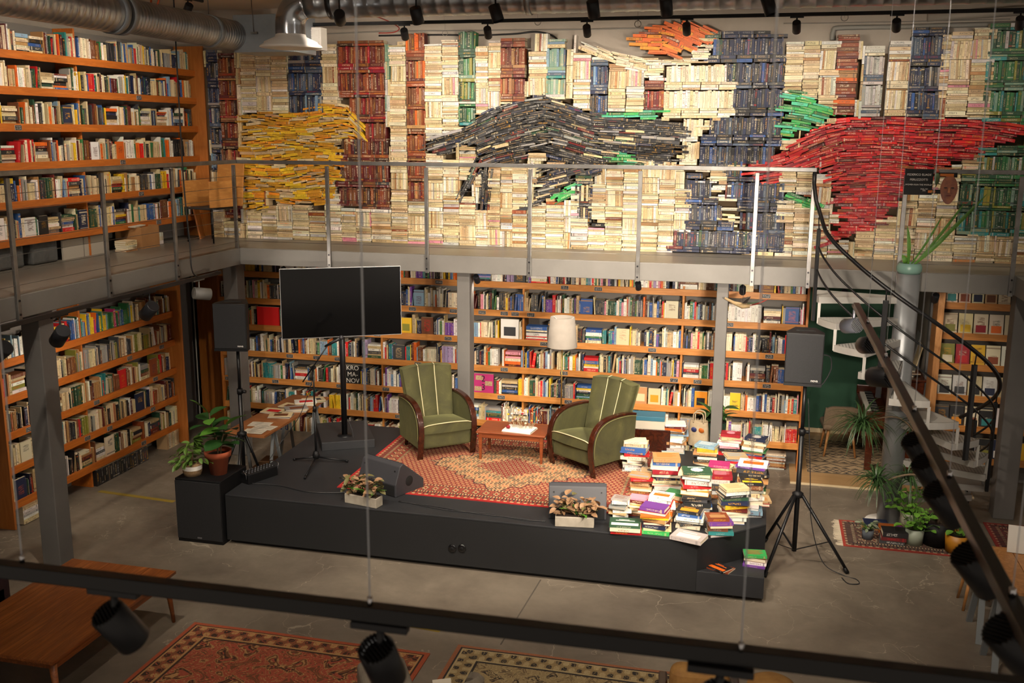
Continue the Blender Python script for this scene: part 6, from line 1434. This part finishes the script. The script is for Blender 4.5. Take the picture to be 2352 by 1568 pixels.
# --- piano against the alcove side
t = thing('piano', 'dark wooden upright piano with open keyboard behind the stair pole', 'piano', (0, 0, 0.014))
MB().box(1.72, 2.05, 12.98, 14.45, 0.0, 1.2).build('body', W_PIANO, t, 0.01)
MB().box(1.40, 1.72, 12.98, 14.45, 0.56, 0.66).build('key_bed', W_PIANO, t, 0.008)
for y in (12.98, 14.42): MB().box(1.40, 1.74, y, y + 0.03, 0.66, 0.78).build('key_cheek', W_PIANO, t, 0.012); MB().box(1.42, 1.5, y, y + 0.05, 0.0, 0.56).build('leg', W_PIANO, t)
nk = 36
for i in range(nk):
    y = 13.03 + i * (1.38 / nk); MB().box(1.44, 1.6, y, y + 1.38 / nk - 0.0015, 0.66, 0.685).build('white_key', mat('ivory_key', 'd8d2c4', 0.3), t)
    if i % 7 not in (2, 6): MB().box(1.5, 1.6, y + 1.38 / nk - 0.007, y + 1.38 / nk + 0.007, 0.685, 0.697).build('black_key', BLACK, t)
MB().box(1.7, 2.07, 12.96, 14.47, 1.2, 1.225).build('lid', W_PIANO, t, 0.004)
R = random.Random(41)
for i in range(7):
    pile_book((1.9 + R.uniform(-0.03, 0.03), 13.25 + (i % 2) * 0.3 + R.uniform(-0.02, 0.02), 1.24 + (i // 2) * 0.022), rad(80) + R.uniform(-0.3, 0.3), 0.25, 0.18, 0.02, R.choice(('tan', 'brown', 'cream', 'grey', 'charcoal')), f'{ORDB[i]} book lying on top of the piano', R)
for i, (y, w, h, c, lab) in enumerate(((13.5, 0.26, 0.36, 'cream', 'cream booklet leaning on the piano top'), (13.85, 0.3, 0.45, 'grey', 'grey framed picture leaning on the piano top'))):
    o = MB().box(-0.008, 0.008, -w / 2, w / 2, 0, h).build('leaning_print', mat('lp_' + c, PLIN[c], 0.6)); o.location = (1.98, y, 1.242); o.rotation_euler = (0, rad(12), 0); tag(o, lab, 'print')
# --- plywood end and grey boards beside the magazine case
MB_ = MB().box(2.03, 2.1, 12.4, 12.74, 0.0, ZB - 0.01); o = MB_.build('end_board', W_LIGHT); tag(o, 'tall pale plywood board at the end of the magazine bookcase', 'board')
o = MB().box(2.07, 2.1, 13.1, 14.4, 0.9, 2.3).build('wall_board', mat('board_grey', '7d7468', 0.8)); tag(o, 'grey board standing against the alcove side above the piano', 'board')
o = MB().box(-0.0, 0.03, -0.3, 0.1, 0, 0).build('x', BLACK); bpy.data.objects.remove(o)
o = MB().box(-8.0, -7.52, 13.0, 13.06, 0, ZB - 0.02).build('plywood_panel', W_PANEL); tag(o, 'tall orange plywood panel beside the corner of the back bookcase', 'panel')
# --- plants and books on the small fringed rug
def smallrug(U, V, w, h): return persian(U, V, w, h, LIN('5a2e24'), LIN('7a4030'), LIN('3a2a24'), LIN('241a18'), LIN('8f7d62'), LIN('4f352a'), LIN('8a2a1c'), 0.7, 13)
rug('rug', 'small red edged fringed rug carrying pot plants and books', 1.0, 2.42, 10.42, 11.16, 0, smallrug, 190, 100, 0.008, (-1,))
ZRG = 0.01
def potted(label, x, y, r, h, m, builder, name='potted_plant', flare=1.12):
    t = thing(name, label, 'plant', (x, y, ZRG)); MB().lathe([(0.001, 0), (r, 0), (r * flare, h), (r * flare * 0.92, h), (r * flare * 0.88, h * 0.86), (0.001, h * 0.86)], 26).build('pot', m, t); MB().lathe([(0.001, h * 0.88), (r * flare * 0.89, h * 0.87)], 18).build('soil', SOIL, t); builder(t, h, r); return t
LF_R = leaf_mesh('leaf', blotch('geranium_leaf', '4a7a24', '6d9a34', 40, 0.5), 1, 0.46, 0.3, 0.2); LF_S = leaf_mesh('leaf', blotch('succulent_leaf', '5d6a55', '7d8068', 40, 0.6), 1, 0.25, 0.3, 0.1)
def geranium(n, sp, hh, flower=True, lf=None):
    def f(t, h, r):
        R = random.Random(n); st_ = MB()
        for k in range(n):
            az = R.uniform(0, 2 * pi); d = R.uniform(0.02, sp); p = Vector((d * cos(az), d * sin(az), h + R.uniform(0.02, hh))); st_.tube([(0, 0, h * 0.9), p * 0.6 + Vector((0, 0, h * 0.3)), p], 0.0025, 4, False); put_leaf(lf or LF_R, t, p, az, R.uniform(-0.3, 0.4), R.uniform(0.055, 0.09), R.uniform(-0.4, 0.4))
        st_.build('stems', LEAFG, t)
        if flower: MB().lathe([(0.001, -0.035), (0.032, -0.015), (0.036, 0.01), (0.001, 0.04)], 12, Matrix.Translation((sp * 0.9, -0.08, h + hh * 0.8))).build('red_bloom', mat('geranium_red', 'a80f14', 0.6), t)
    return f
WPOT = blotch('floral_pot', 'b9b3a5', '6a7a50', 26, 0.4)
potted('geranium with red bloom in a white floral pot', 1.71, 11.02, 0.085, 0.21, WPOT, geranium(38, 0.2, 0.3))
potted('trailing green plant in a pale sage ribbed pot', 1.72, 10.66, 0.085, 0.17, mat('sage_glaze', '8a9282', 0.5), geranium(42, 0.2, 0.22, False))
potted('small green plant in a mustard yellow pot', 2.12, 10.56, 0.11, 0.19, mat('mustard_glaze', 'a87018', 0.45), geranium(14, 0.1, 0.12, False))
potted('tiny grey succulent in a slate blue pot on the fringed rug', 1.26, 10.68, 0.055, 0.1, mat('slate_glaze', '4a5058', 0.6), geranium(26, 0.08, 0.09, False, LF_S))
# dracaena with long bare branches
DRAC = blotch('dracaena_leaf', '233a1c', '38532a', 30, 0.45); t = thing('dracaena', 'tall dracaena with drooping leaf heads in a black pot by the stairs', 'plant', (1.95, 10.72, ZRG))
MB().lathe([(0.001, 0), (0.14, 0), (0.17, 0.26), (0.155, 0.26), (0.15, 0.22), (0.001, 0.22)], 26).build('pot', BLACK, t); MB().lathe([(0.001, 0.225), (0.15, 0.222)], 18).build('soil', SOIL, t)
BARK = blotch('dracaena_bark', '6d5c48', '5a4a38', 30, 0.95)
heads = []
def local(x, y, Y): return onY(x, y, Y) - Vector((1.95, 10.72, ZRG))
br_ = [[(0, 0, 0.22), local(2150, 1130, 10.7), local(2112, 1040, 10.75), local(2098, 990, 10.8), local(2060, 958, 10.85), local(2000, 965, 10.9), local(1975, 985, 10.9)],
       [local(2140, 1108, 10.7), local(2100, 1090, 10.65), local(2060, 1095, 10.6), local(2020, 1112, 10.55)],
       [local(2112, 1040, 10.75), local(2115, 1000, 10.85), local(2110, 985, 10.9)], [(0.03, 0, 0.22), local(2165, 1120, 10.75), local(2130, 1085, 10.8)]]
for i, b in enumerate(br_): MB().tube(smooth(b, 5), [0.02 - 0.0006 * k for k in range((len(b) - 1) * 5 + 1)] if i == 0 else 0.011, 8).build('branch', BARK, t)
R = random.Random(15)
for hi, (hd, n, Lm) in enumerate(((local(1978, 975, 10.9), 110, 0.46), (local(2015, 1105, 10.55), 90, 0.36), (local(2110, 985, 10.9), 60, 0.34), (local(2085, 1095, 10.75), 50, 0.3))):
    fm = MB()
    for k in range(n):
        az = R.uniform(0, 2 * pi); el = R.uniform(-0.2, 1.25); L = Lm * R.uniform(0.7, 1.1); rows = []; p = Vector(hd) + Vector((R.uniform(-0.03, 0.03), R.uniform(-0.03, 0.03), R.uniform(-0.05, 0.06))); d = Vector((cos(az) * cos(el), sin(az) * cos(el), sin(el))); sd = Vector((-sin(az), cos(az), 0)); 
        for q in range(7):
            w = 0.008 * (1 - (q / 6) ** 2) + 0.0008; rows.append([p - sd * w, p + sd * w]); p = p + d * (L / 6); d = (d + Vector((0, 0, -0.34))).normalized()
        fm.sheet(rows)
    o = fm.build('leaf_head', DRAC, t); o['kind'] = 'stuff'
# books and bits on the fringed rug
for i, (c, th) in enumerate((('charcoal', 0.035), ('maroon', 0.04), ('black', 0.055))): pile_book((1.5 + 0.01 * i, 10.66, ZRG + (0, 0.036, 0.077)[i]), rad(-4) + 0.05 * i, 0.25, 0.18, th, c, f'{c} thick book, {("lowest", "middle", "top")[i]} of three on the fringed rug', R)
pile_book((1.36, 11.02, ZRG), rad(-3), 0.26, 0.18, 0.035, 'tan', 'tan book under a navy one at the back of the fringed rug', R); pile_book((1.37, 11.02, ZRG + 0.036), rad(2), 0.25, 0.17, 0.03, 'navy', 'navy book on a tan one at the back of the fringed rug', R)
o = MB().box(-0.13, 0.13, -0.06, 0.06, 0, 0.07).build('wooden_box', W_CASE); o.location = (1.74, 11.08 - 0.2, ZRG); tag(o, 'small orange wooden box beside the floral pot', 'box'); o.location = (1.52, 10.93, ZRG)
t = thing('cup', 'purple funnel shaped cup on the fringed rug', 'cup', (1.58, 10.81, ZRG)); MB().lathe([(0.001, 0), (0.03, 0.002), (0.012, 0.02), (0.012, 0.05), (0.05, 0.11), (0.046, 0.11), (0.01, 0.055), (0.001, 0.055)], 18).build('cup_body', mat('purple_glaze', '5a2a5a', 0.3), t)
# --- trestle table, chair and board at the near end by the stairs
t = thing('trestle_table', 'wooden trestle table beside the stair side track', 'table', (2.35, 8.6, 0))
for k in range(3): MB().box(-0.42 + k * 0.28, -0.145 + k * 0.28, -0.62, 0.3, 0.715, 0.745).build('plank', W_LIGHT, t, 0.003)
for y in (-0.45, 0.15):
    MB().box(-0.38, 0.38, y - 0.03, y + 0.03, 0.67, 0.714).build('trestle_beam', GREYPAINT, t)
    for sx in (-1, 1):
        for sy in (-1, 1): MB().bar((sx * 0.36, y + sy * 0.02, 0.69), (sx * 0.39, y + sy * 0.21, 0), 0.05, 0.025).build('trestle_leg', mat('trestle_grey', '6d7173'), t)
o = MB().box(-0.17, 0.17, -0.012, 0.012, 0, 0.23).build('white_board', WHITE); o.location = (2.33, 8.78, 0.747); o.rotation_euler = (rad(-14), 0, rad(-6)); tag(o, 'small white board standing on the trestle table', 'board')
pile_book((2.42, 8.6, 0.7465), 0.3, 0.22, 0.16, 0.05, 'mustard', 'mustard book lying on the trestle table', R); pile_book((2.4, 8.45, 0.7465), 0.0, 0.22, 0.16, 0.03, 'orange', 'orange book lying on the near part of the trestle table', R)
t = thing('stool', 'pale upholstered stool with wooden legs under the trestle table', 'stool', (2.08, 9.3, 0)); MB().lathe([(0.001, 0.5), (0.17, 0.5), (0.2, 0.46), (0.19, 0.38), (0.15, 0.36), (0.001, 0.36)], 24).build('seat', BEIGE, t)
for k in range(4): a = pi / 4 + k * pi / 2; MB().tube([(0.12 * cos(a), 0.12 * sin(a), 0.37), (0.19 * cos(a), 0.19 * sin(a), 0)], [0.018, 0.012], 8).build('leg', W_LIGHT, t)
rug('rug', 'deep red patterned rug at the foot of the stair side pillar', 2.55, 3.6, 9.6, 11.5, 0, lambda U, V, w, h: persian(U, V, w, h, LIN('6b1f1a'), LIN('8a3a2a'), LIN('3a1c18'), LIN('241414'), LIN('8f6d52'), LIN('5a2420'), LIN('7a2018'), 0.7, 9), 100, 160)
# --- bird ornament hanging below the gallery
t = thing('bird_ornament', 'flying bird ornament with spread feathers and red tail under the gallery', 'ornament', onY(1706, 698, 11.45))
FEA = blotch('feather_brown', '4a4038', '2a2420', 20, 0.8); TANW = blotch('driftwood', '9a8460', '7a6444', 20, 0.8)
MB().tube([(-0.2, 0, 0.06), (-0.1, 0, 0.01), (0, 0, -0.02), (0.08, 0, -0.02)], [0.012, 0.02, 0.035, 0.02], 10).build('body', TANW, t)
LF_F = leaf_mesh('feather', FEA, 1, 0.2, 0.1, 0.15); LF_RT = leaf_mesh('feather', mat('red_feather', '9a2c20', 0.7), 1, 0.14, 0.2, -0.35); LF_GT = leaf_mesh('feather', mat('green_feather', '3f5a40', 0.7), 1, 0.16, 0.2, -0.1)
for k in range(9): put_leaf(LF_F, t, (-0.02 + 0.01 * k, -0.02, 0.0), 0.2 + k * 0.35, 0.9 - 0.1 * k, 0.13 + 0.008 * k, name='feather')
put_leaf(LF_RT, t, (0.05, 0, -0.02), 0.05, 0.05, 0.24, name='tail_feather'); put_leaf(LF_GT, t, (0.03, 0, -0.0), 0.0, 0.15, 0.16, name='tail_feather')
MB().tube([(0, 0, 0.0), (0, 0.05, 2.55 - onY(1706, 698, 11.45).z)], 0.002, 5).build('thread', CABB, t)
# --- things on the side gallery
t = thing('chair', 'wood veneer chair with black metal legs in the gallery corner', 'chair', (-7.1, 12.1, ZG), rad(-14))
MB().box(-0.24, 0.2, -0.22, 0.24, 0.43, 0.455).build('seat', mat('seat_black', '2a2724', 0.7), t, 0.008)
MB().box(0.2, 0.225, -0.25, 0.2, 0.46, 0.8).build('side_panel', W_VENEER, t, 0.004); MB().box(-0.26, -0.235, -0.25, 0.2, 0.46, 0.8).build('side_panel', W_VENEER, t, 0.004)
o = MB().box(-0.22, 0.24, -0.012, 0.012, 0.46, 1.05).build('backrest', W_VENEER, t, 0.004); o.location = (0, 0.26, 0.0); o.rotation_euler = (rad(-7), 0, 0)
for sx in (-0.235, 0.215):
    for sy in (-0.22, 0.22): MB().cyl((sx, sy, 0), (sx, sy, 0.46), 0.011, 8).build('leg', BLACKM, t)
    MB().cyl((sx, -0.22, 0.44), (sx, 0.22, 0.44), 0.01, 8).build('frame_bar', BLACKM, t)
o = MB().box(-0.02, 0.0, -0.16, 0.16, 0, 0.55).build('leaning_board', W_PANEL); o.location = (-7.46, 12.45, ZG); o.rotation_euler = (0, rad(-10), rad(20)); tag(o, 'brown board leaning behind the veneer chair', 'board')
CARD = blotch('cardboard', 'a5784a', '94683c', 5, 0.9)
t = thing('cardboard_box', 'open brown cardboard box on the side gallery floor', 'box', (-7.62 + 0.02, 11.2, ZG), rad(0))
for (a, b, c_, d) in ((-0.22, 0.15, -0.19, -0.184), (-0.22, 0.15, 0.184, 0.19), (-0.22, -0.214, -0.184, 0.184), (0.144, 0.15, -0.184, 0.184)): MB().box(a, b, c_, d, 0, 0.27).build('side', CARD, t)
MB().box(-0.21, 0.14, -0.18, 0.18, 0, 0.006).build('bottom', CARD, t); o = MB().box(-0.2, 0.1, -0.16, 0.1, 0, 0.012).build('paper_pad', PAPER); o.location = (-7.62, 11.12, ZG + 0.272); o.rotation_euler = (0.02, 0.03, 0.1); tag(o, 'white paper pad lying over the cardboard box', 'paper')
for i in range(5): pile_book((-7.52, 10.78, ZG + 0.0005 + i * 0.026), rad(92) + R.uniform(-0.12, 0.12), 0.22, 0.16, 0.025, R.choice(('cream', 'tan', 'brown', 'ivory')), f'{ORDB[i]} old book in the low stack beside the cardboard box', R)
for i in range(3): pile_book((-7.62, 11.52, ZG + 0.0005 + i * 0.05), rad(90), 0.2, 0.15, 0.048, ('white', 'ivory', 'white')[i], f'{("lowest", "middle", "top")[i]} white box file beyond the cardboard box', R)
for i, (y, w) in enumerate(((8.98, 0.36), (9.5, 0.4))):
    t = thing('plastic_crate', ('clear plastic bag wrapped crate on the gallery floor', 'clear plastic bag wrapped taller crate on the gallery floor')[i], 'crate', (-7.76, y, ZG)); h = 0.24 + 0.06 * i
    MB().box(-0.15, 0.12, -w / 2, w / 2, 0, h).build('contents', blotch('crate_content', '4a3f36', '6d6255', 18, 0.8), t, 0.03, 3)
    MB().box(-0.155, 0.125, -w / 2 - 0.006, w / 2 + 0.006, -0.0, h + 0.01).build('wrap', mat('clear_wrap', 'd0d0cc', 0.25, 0.0, Transmission_Weight=0.85, IOR=1.05), t, 0.03, 3)
for i, y in enumerate((9.98, 10.36)):
    o = MB().box(-0.01, 0.01, -0.18, 0.18, 0, 0.22).build('shelf_plinth_cover', mat('panel_white', 'a59d90', 0.7)); o.location = (-7.66, y, ZG); tag(o, ('pale panel closing the lowest gallery shelf, nearer the crates', 'pale panel closing the lowest gallery shelf, nearer the cardboard box')[i], 'panel')
# --- near furniture
t = thing('teak_table', 'long low teak table with tapered legs near the side pillar', 'table', (-5.31, 6.45, 0))
nb = 8
for k in range(nb):
    x0_ = -0.52 + k * 1.04 / nb; MB().box(x0_ + 0.0008, x0_ + 1.04 / nb - 0.0008, -0.8, 0.8, 0.425, 0.45).build('board', W_TEAK, t, 0.0015)
for sy in (-0.72, 0.7): MB().box(-0.46, 0.46, sy - 0.012, sy + 0.012, 0.35, 0.425).build('apron', W_TEAK, t)
for sx in (-0.47, 0.47):
    MB().box(sx - 0.012, sx + 0.012, -0.72, 0.72, 0.35, 0.425).build('apron', W_TEAK, t)
    for sy in (-0.74, 0.72): MB().tube([(sx, sy, 0.425), (sx * 1.08, sy * 1.02, 0)], [0.03, 0.015], 12).build('leg', W_TEAK, t)
PLUM = blotch('plum_velvet', '2a1418', '381c20', 8, 0.8)
t = thing('sofa', 'dark plum sofa arm beside the teak table', 'sofa', (-6.5, 6.2, 0)); MB().box(-0.4, 0.36, -1.0, 0.6, 0.12, 0.4).build('seat', PLUM, t, 0.05, 3); MB().box(-0.45, 0.36, 0.42, 0.66, 0.13, 0.58).build('arm', PLUM, t, 0.07, 4); MB().box(-0.55, -0.35, -1.0, 0.6, 0.2, 0.82).build('backrest', PLUM, t, 0.06, 3)
for sx in (-0.45, 0.28):
    for sy in (-0.9, 0.52): MB().cyl((sx, sy, 0), (sx, sy, 0.13), 0.02, 8).build('leg', W_DARK, t)
FELT = blotch('grey_felt', '6b6256', '7d7466', 14, 0.95, 0, 120, 0.2)
def tub(label, loc, yaw, m, R0=0.33, top=0.72):
    t = thing('tub_chair', label, 'armchair', loc, yaw); rows = []; rin = []
    for i in range(8):
        v = i / 7; z = 0.18 + (top - 0.18) * v; rr = R0 * (0.82 + 0.18 * v)
        rows.append([Vector((rr * sin(a), -rr * cos(a) * 0.95, z - 0.16 * (abs(a) / 2.2) ** 2 * v)) for a in np.linspace(-2.2, 2.2, 25)]); rin.append([Vector((p.x * 0.78, p.y * 0.78, p.z)) for p in rows[-1]])
    b = MB().sheet(rows); b.sheet(rin); mid = [Vector(((p.x + q.x) / 2, (p.y + q.y) / 2, p.z + 0.035)) for p, q in zip(rows[-1], rin[-1])]; b.sheet([rows[-1], mid, rin[-1]]); b.sheet([[r_[0] for r_ in rows], [r_[0] for r_ in rin]]); b.sheet([[r_[-1] for r_ in rows], [r_[-1] for r_ in rin]]); b.build('shell', m, t)
    MB().lathe([(0.001, 0.44), (R0 * 0.62, 0.43), (R0 * 0.74, 0.4), (R0 * 0.74, 0.2), (0.001, 0.2)], 26).build('seat', m, t)
    for k in range(4): a = pi / 4 + k * pi / 2; MB().tube([(0.18 * cos(a), 0.18 * sin(a), 0.21), (0.26 * cos(a), 0.26 * sin(a), 0)], [0.02, 0.012], 8).build('leg', W_DARK, t)
    return t
t = tub('grey felt armchair with a price tag at the rug corner', (-1.95, 5.78, 0), rad(15), FELT, 0.34, 0.74)
tg = MB().box(-0.06, 0.06, -0.002, 0.002, -0.05, 0.05).build('price_tag', PAPER, t); tg.location = (0.07, -0.2, 0.72); tg.rotation_euler = (rad(-40), 0, 0.2)
t = thing('stool', 'grey felt block stool beside the tagged armchair', 'stool', (-2.36, 5.95, 0), rad(30)); MB().box(-0.17, 0.17, -0.2, 0.2, 0.3, 0.56).build('cushion', FELT, t, 0.04, 4); MB().box(-0.15, 0.15, -0.18, 0.18, 0.02, 0.3).build('base', FELT, t, 0.02)
CARAM = blotch('caramel_velvet', '8a6230', 'a67c40', 10, 0.8, 0, 120, 0.2)
t = thing('armchair', 'caramel velvet armchair with wooden arm below the closest track', 'armchair', (-0.22, 6.05, 0), rad(6))
MB().box(-0.16, 0.16, -0.3, 0.3, 0.2, 0.44).build('seat', CARAM, t, 0.05, 3); MB().box(-0.2, 0.2, 0.16, 0.34, 0.3, 0.72).build('backrest', CARAM, t, 0.08, 4)
for sx in (-1, 1):
    MB().box(sx * 0.24 - 0.03, sx * 0.24 + 0.03, -0.32, 0.36, 0.55, 0.6).build('armrest', W_DARK, t, 0.015)
    for sy in (-0.28, 0.32): MB().cyl((sx * 0.24, sy, 0), (sx * 0.24, sy, 0.56), 0.02, 10).build('leg', W_DARK, t)
t = thing('pouf', 'pale caramel round cushioned seat below the closest track', 'pouf', (0.22, 6.25, 0)); MB().lathe([(0.001, 0.72), (0.09, 0.715), (0.15, 0.68), (0.175, 0.6), (0.17, 0.4), (0.16, 0.3), (0.001, 0.3)], 28).build('cushion', CARAM, t)
MB().cyl((0, 0, 0.02), (0, 0, 0.3), 0.03, 12).build('pedestal', BLACKM, t); MB().lathe([(0.001, 0.025), (0.18, 0.02), (0.19, 0)], 24).build('foot', BLACKM, t)
# ================================================================== ceiling lamps out of view; the two hall rows are added key light
track('unseen black ceiling track added above the middle of the hall', (-6.0, 6.6, 5.55), (2.5, 6.6, 5.55))
for i, (x, w, tg) in enumerate(((-5.0, 300, (-5.2, 9.6, 0.6)), (-3.4, 470, (-3.2, 10.8, 0.7)), (-1.8, 500, (-1.9, 10.8, 0.7)), (-0.4, 420, (-0.6, 10.4, 0.6)), (1.2, 210, (1.2, 10.6, 0.2)))):
    track_spot(f'unseen black ceiling spotlight added over the hall, {ORDN[i]} of its row', (x, 6.6, 5.53), tg, 'added unseen ceiling spotlights over the hall', watt=w, ang=70, r=0.055, L=0.15)
track('unseen black ceiling track added above the near end of the hall', (-6.0, 3.4, 5.55), (2.5, 3.4, 5.55))
for i, (x, w, tg) in enumerate(((-5.2, 200, (-6.9, 9.0, 2.6)), (-3.0, 270, (-3.5, 6.4, 0.0)), (-0.8, 240, (-1.2, 7.4, 0.0)), (1.2, 110, (1.0, 8.6, 0.0)))):
    track_spot(f'unseen black ceiling spotlight added at the near end, {ORDN[i]} of its row', (x, 3.4, 5.53), tg, 'added unseen ceiling spotlights at the near end', watt=w, ang=80, r=0.055, L=0.15)
track('black ceiling track beside the side gallery bookcase', (-6.2, 5.0, 5.62), (-6.2, 10.6, 5.62))
for i, (y, w) in enumerate(((6.0, 60), (7.6, 75), (9.2, 80), (10.3, 60))):
    track_spot(f'black spotlight aimed at the side gallery bookcase, {ORDN[i]} of its row', (-6.2, y, 5.60), (-7.62, y + 0.9, 3.9), 'spotlights on the side gallery bookcase', watt=w, ang=110, r=0.045, adax=(0, 1, 0))
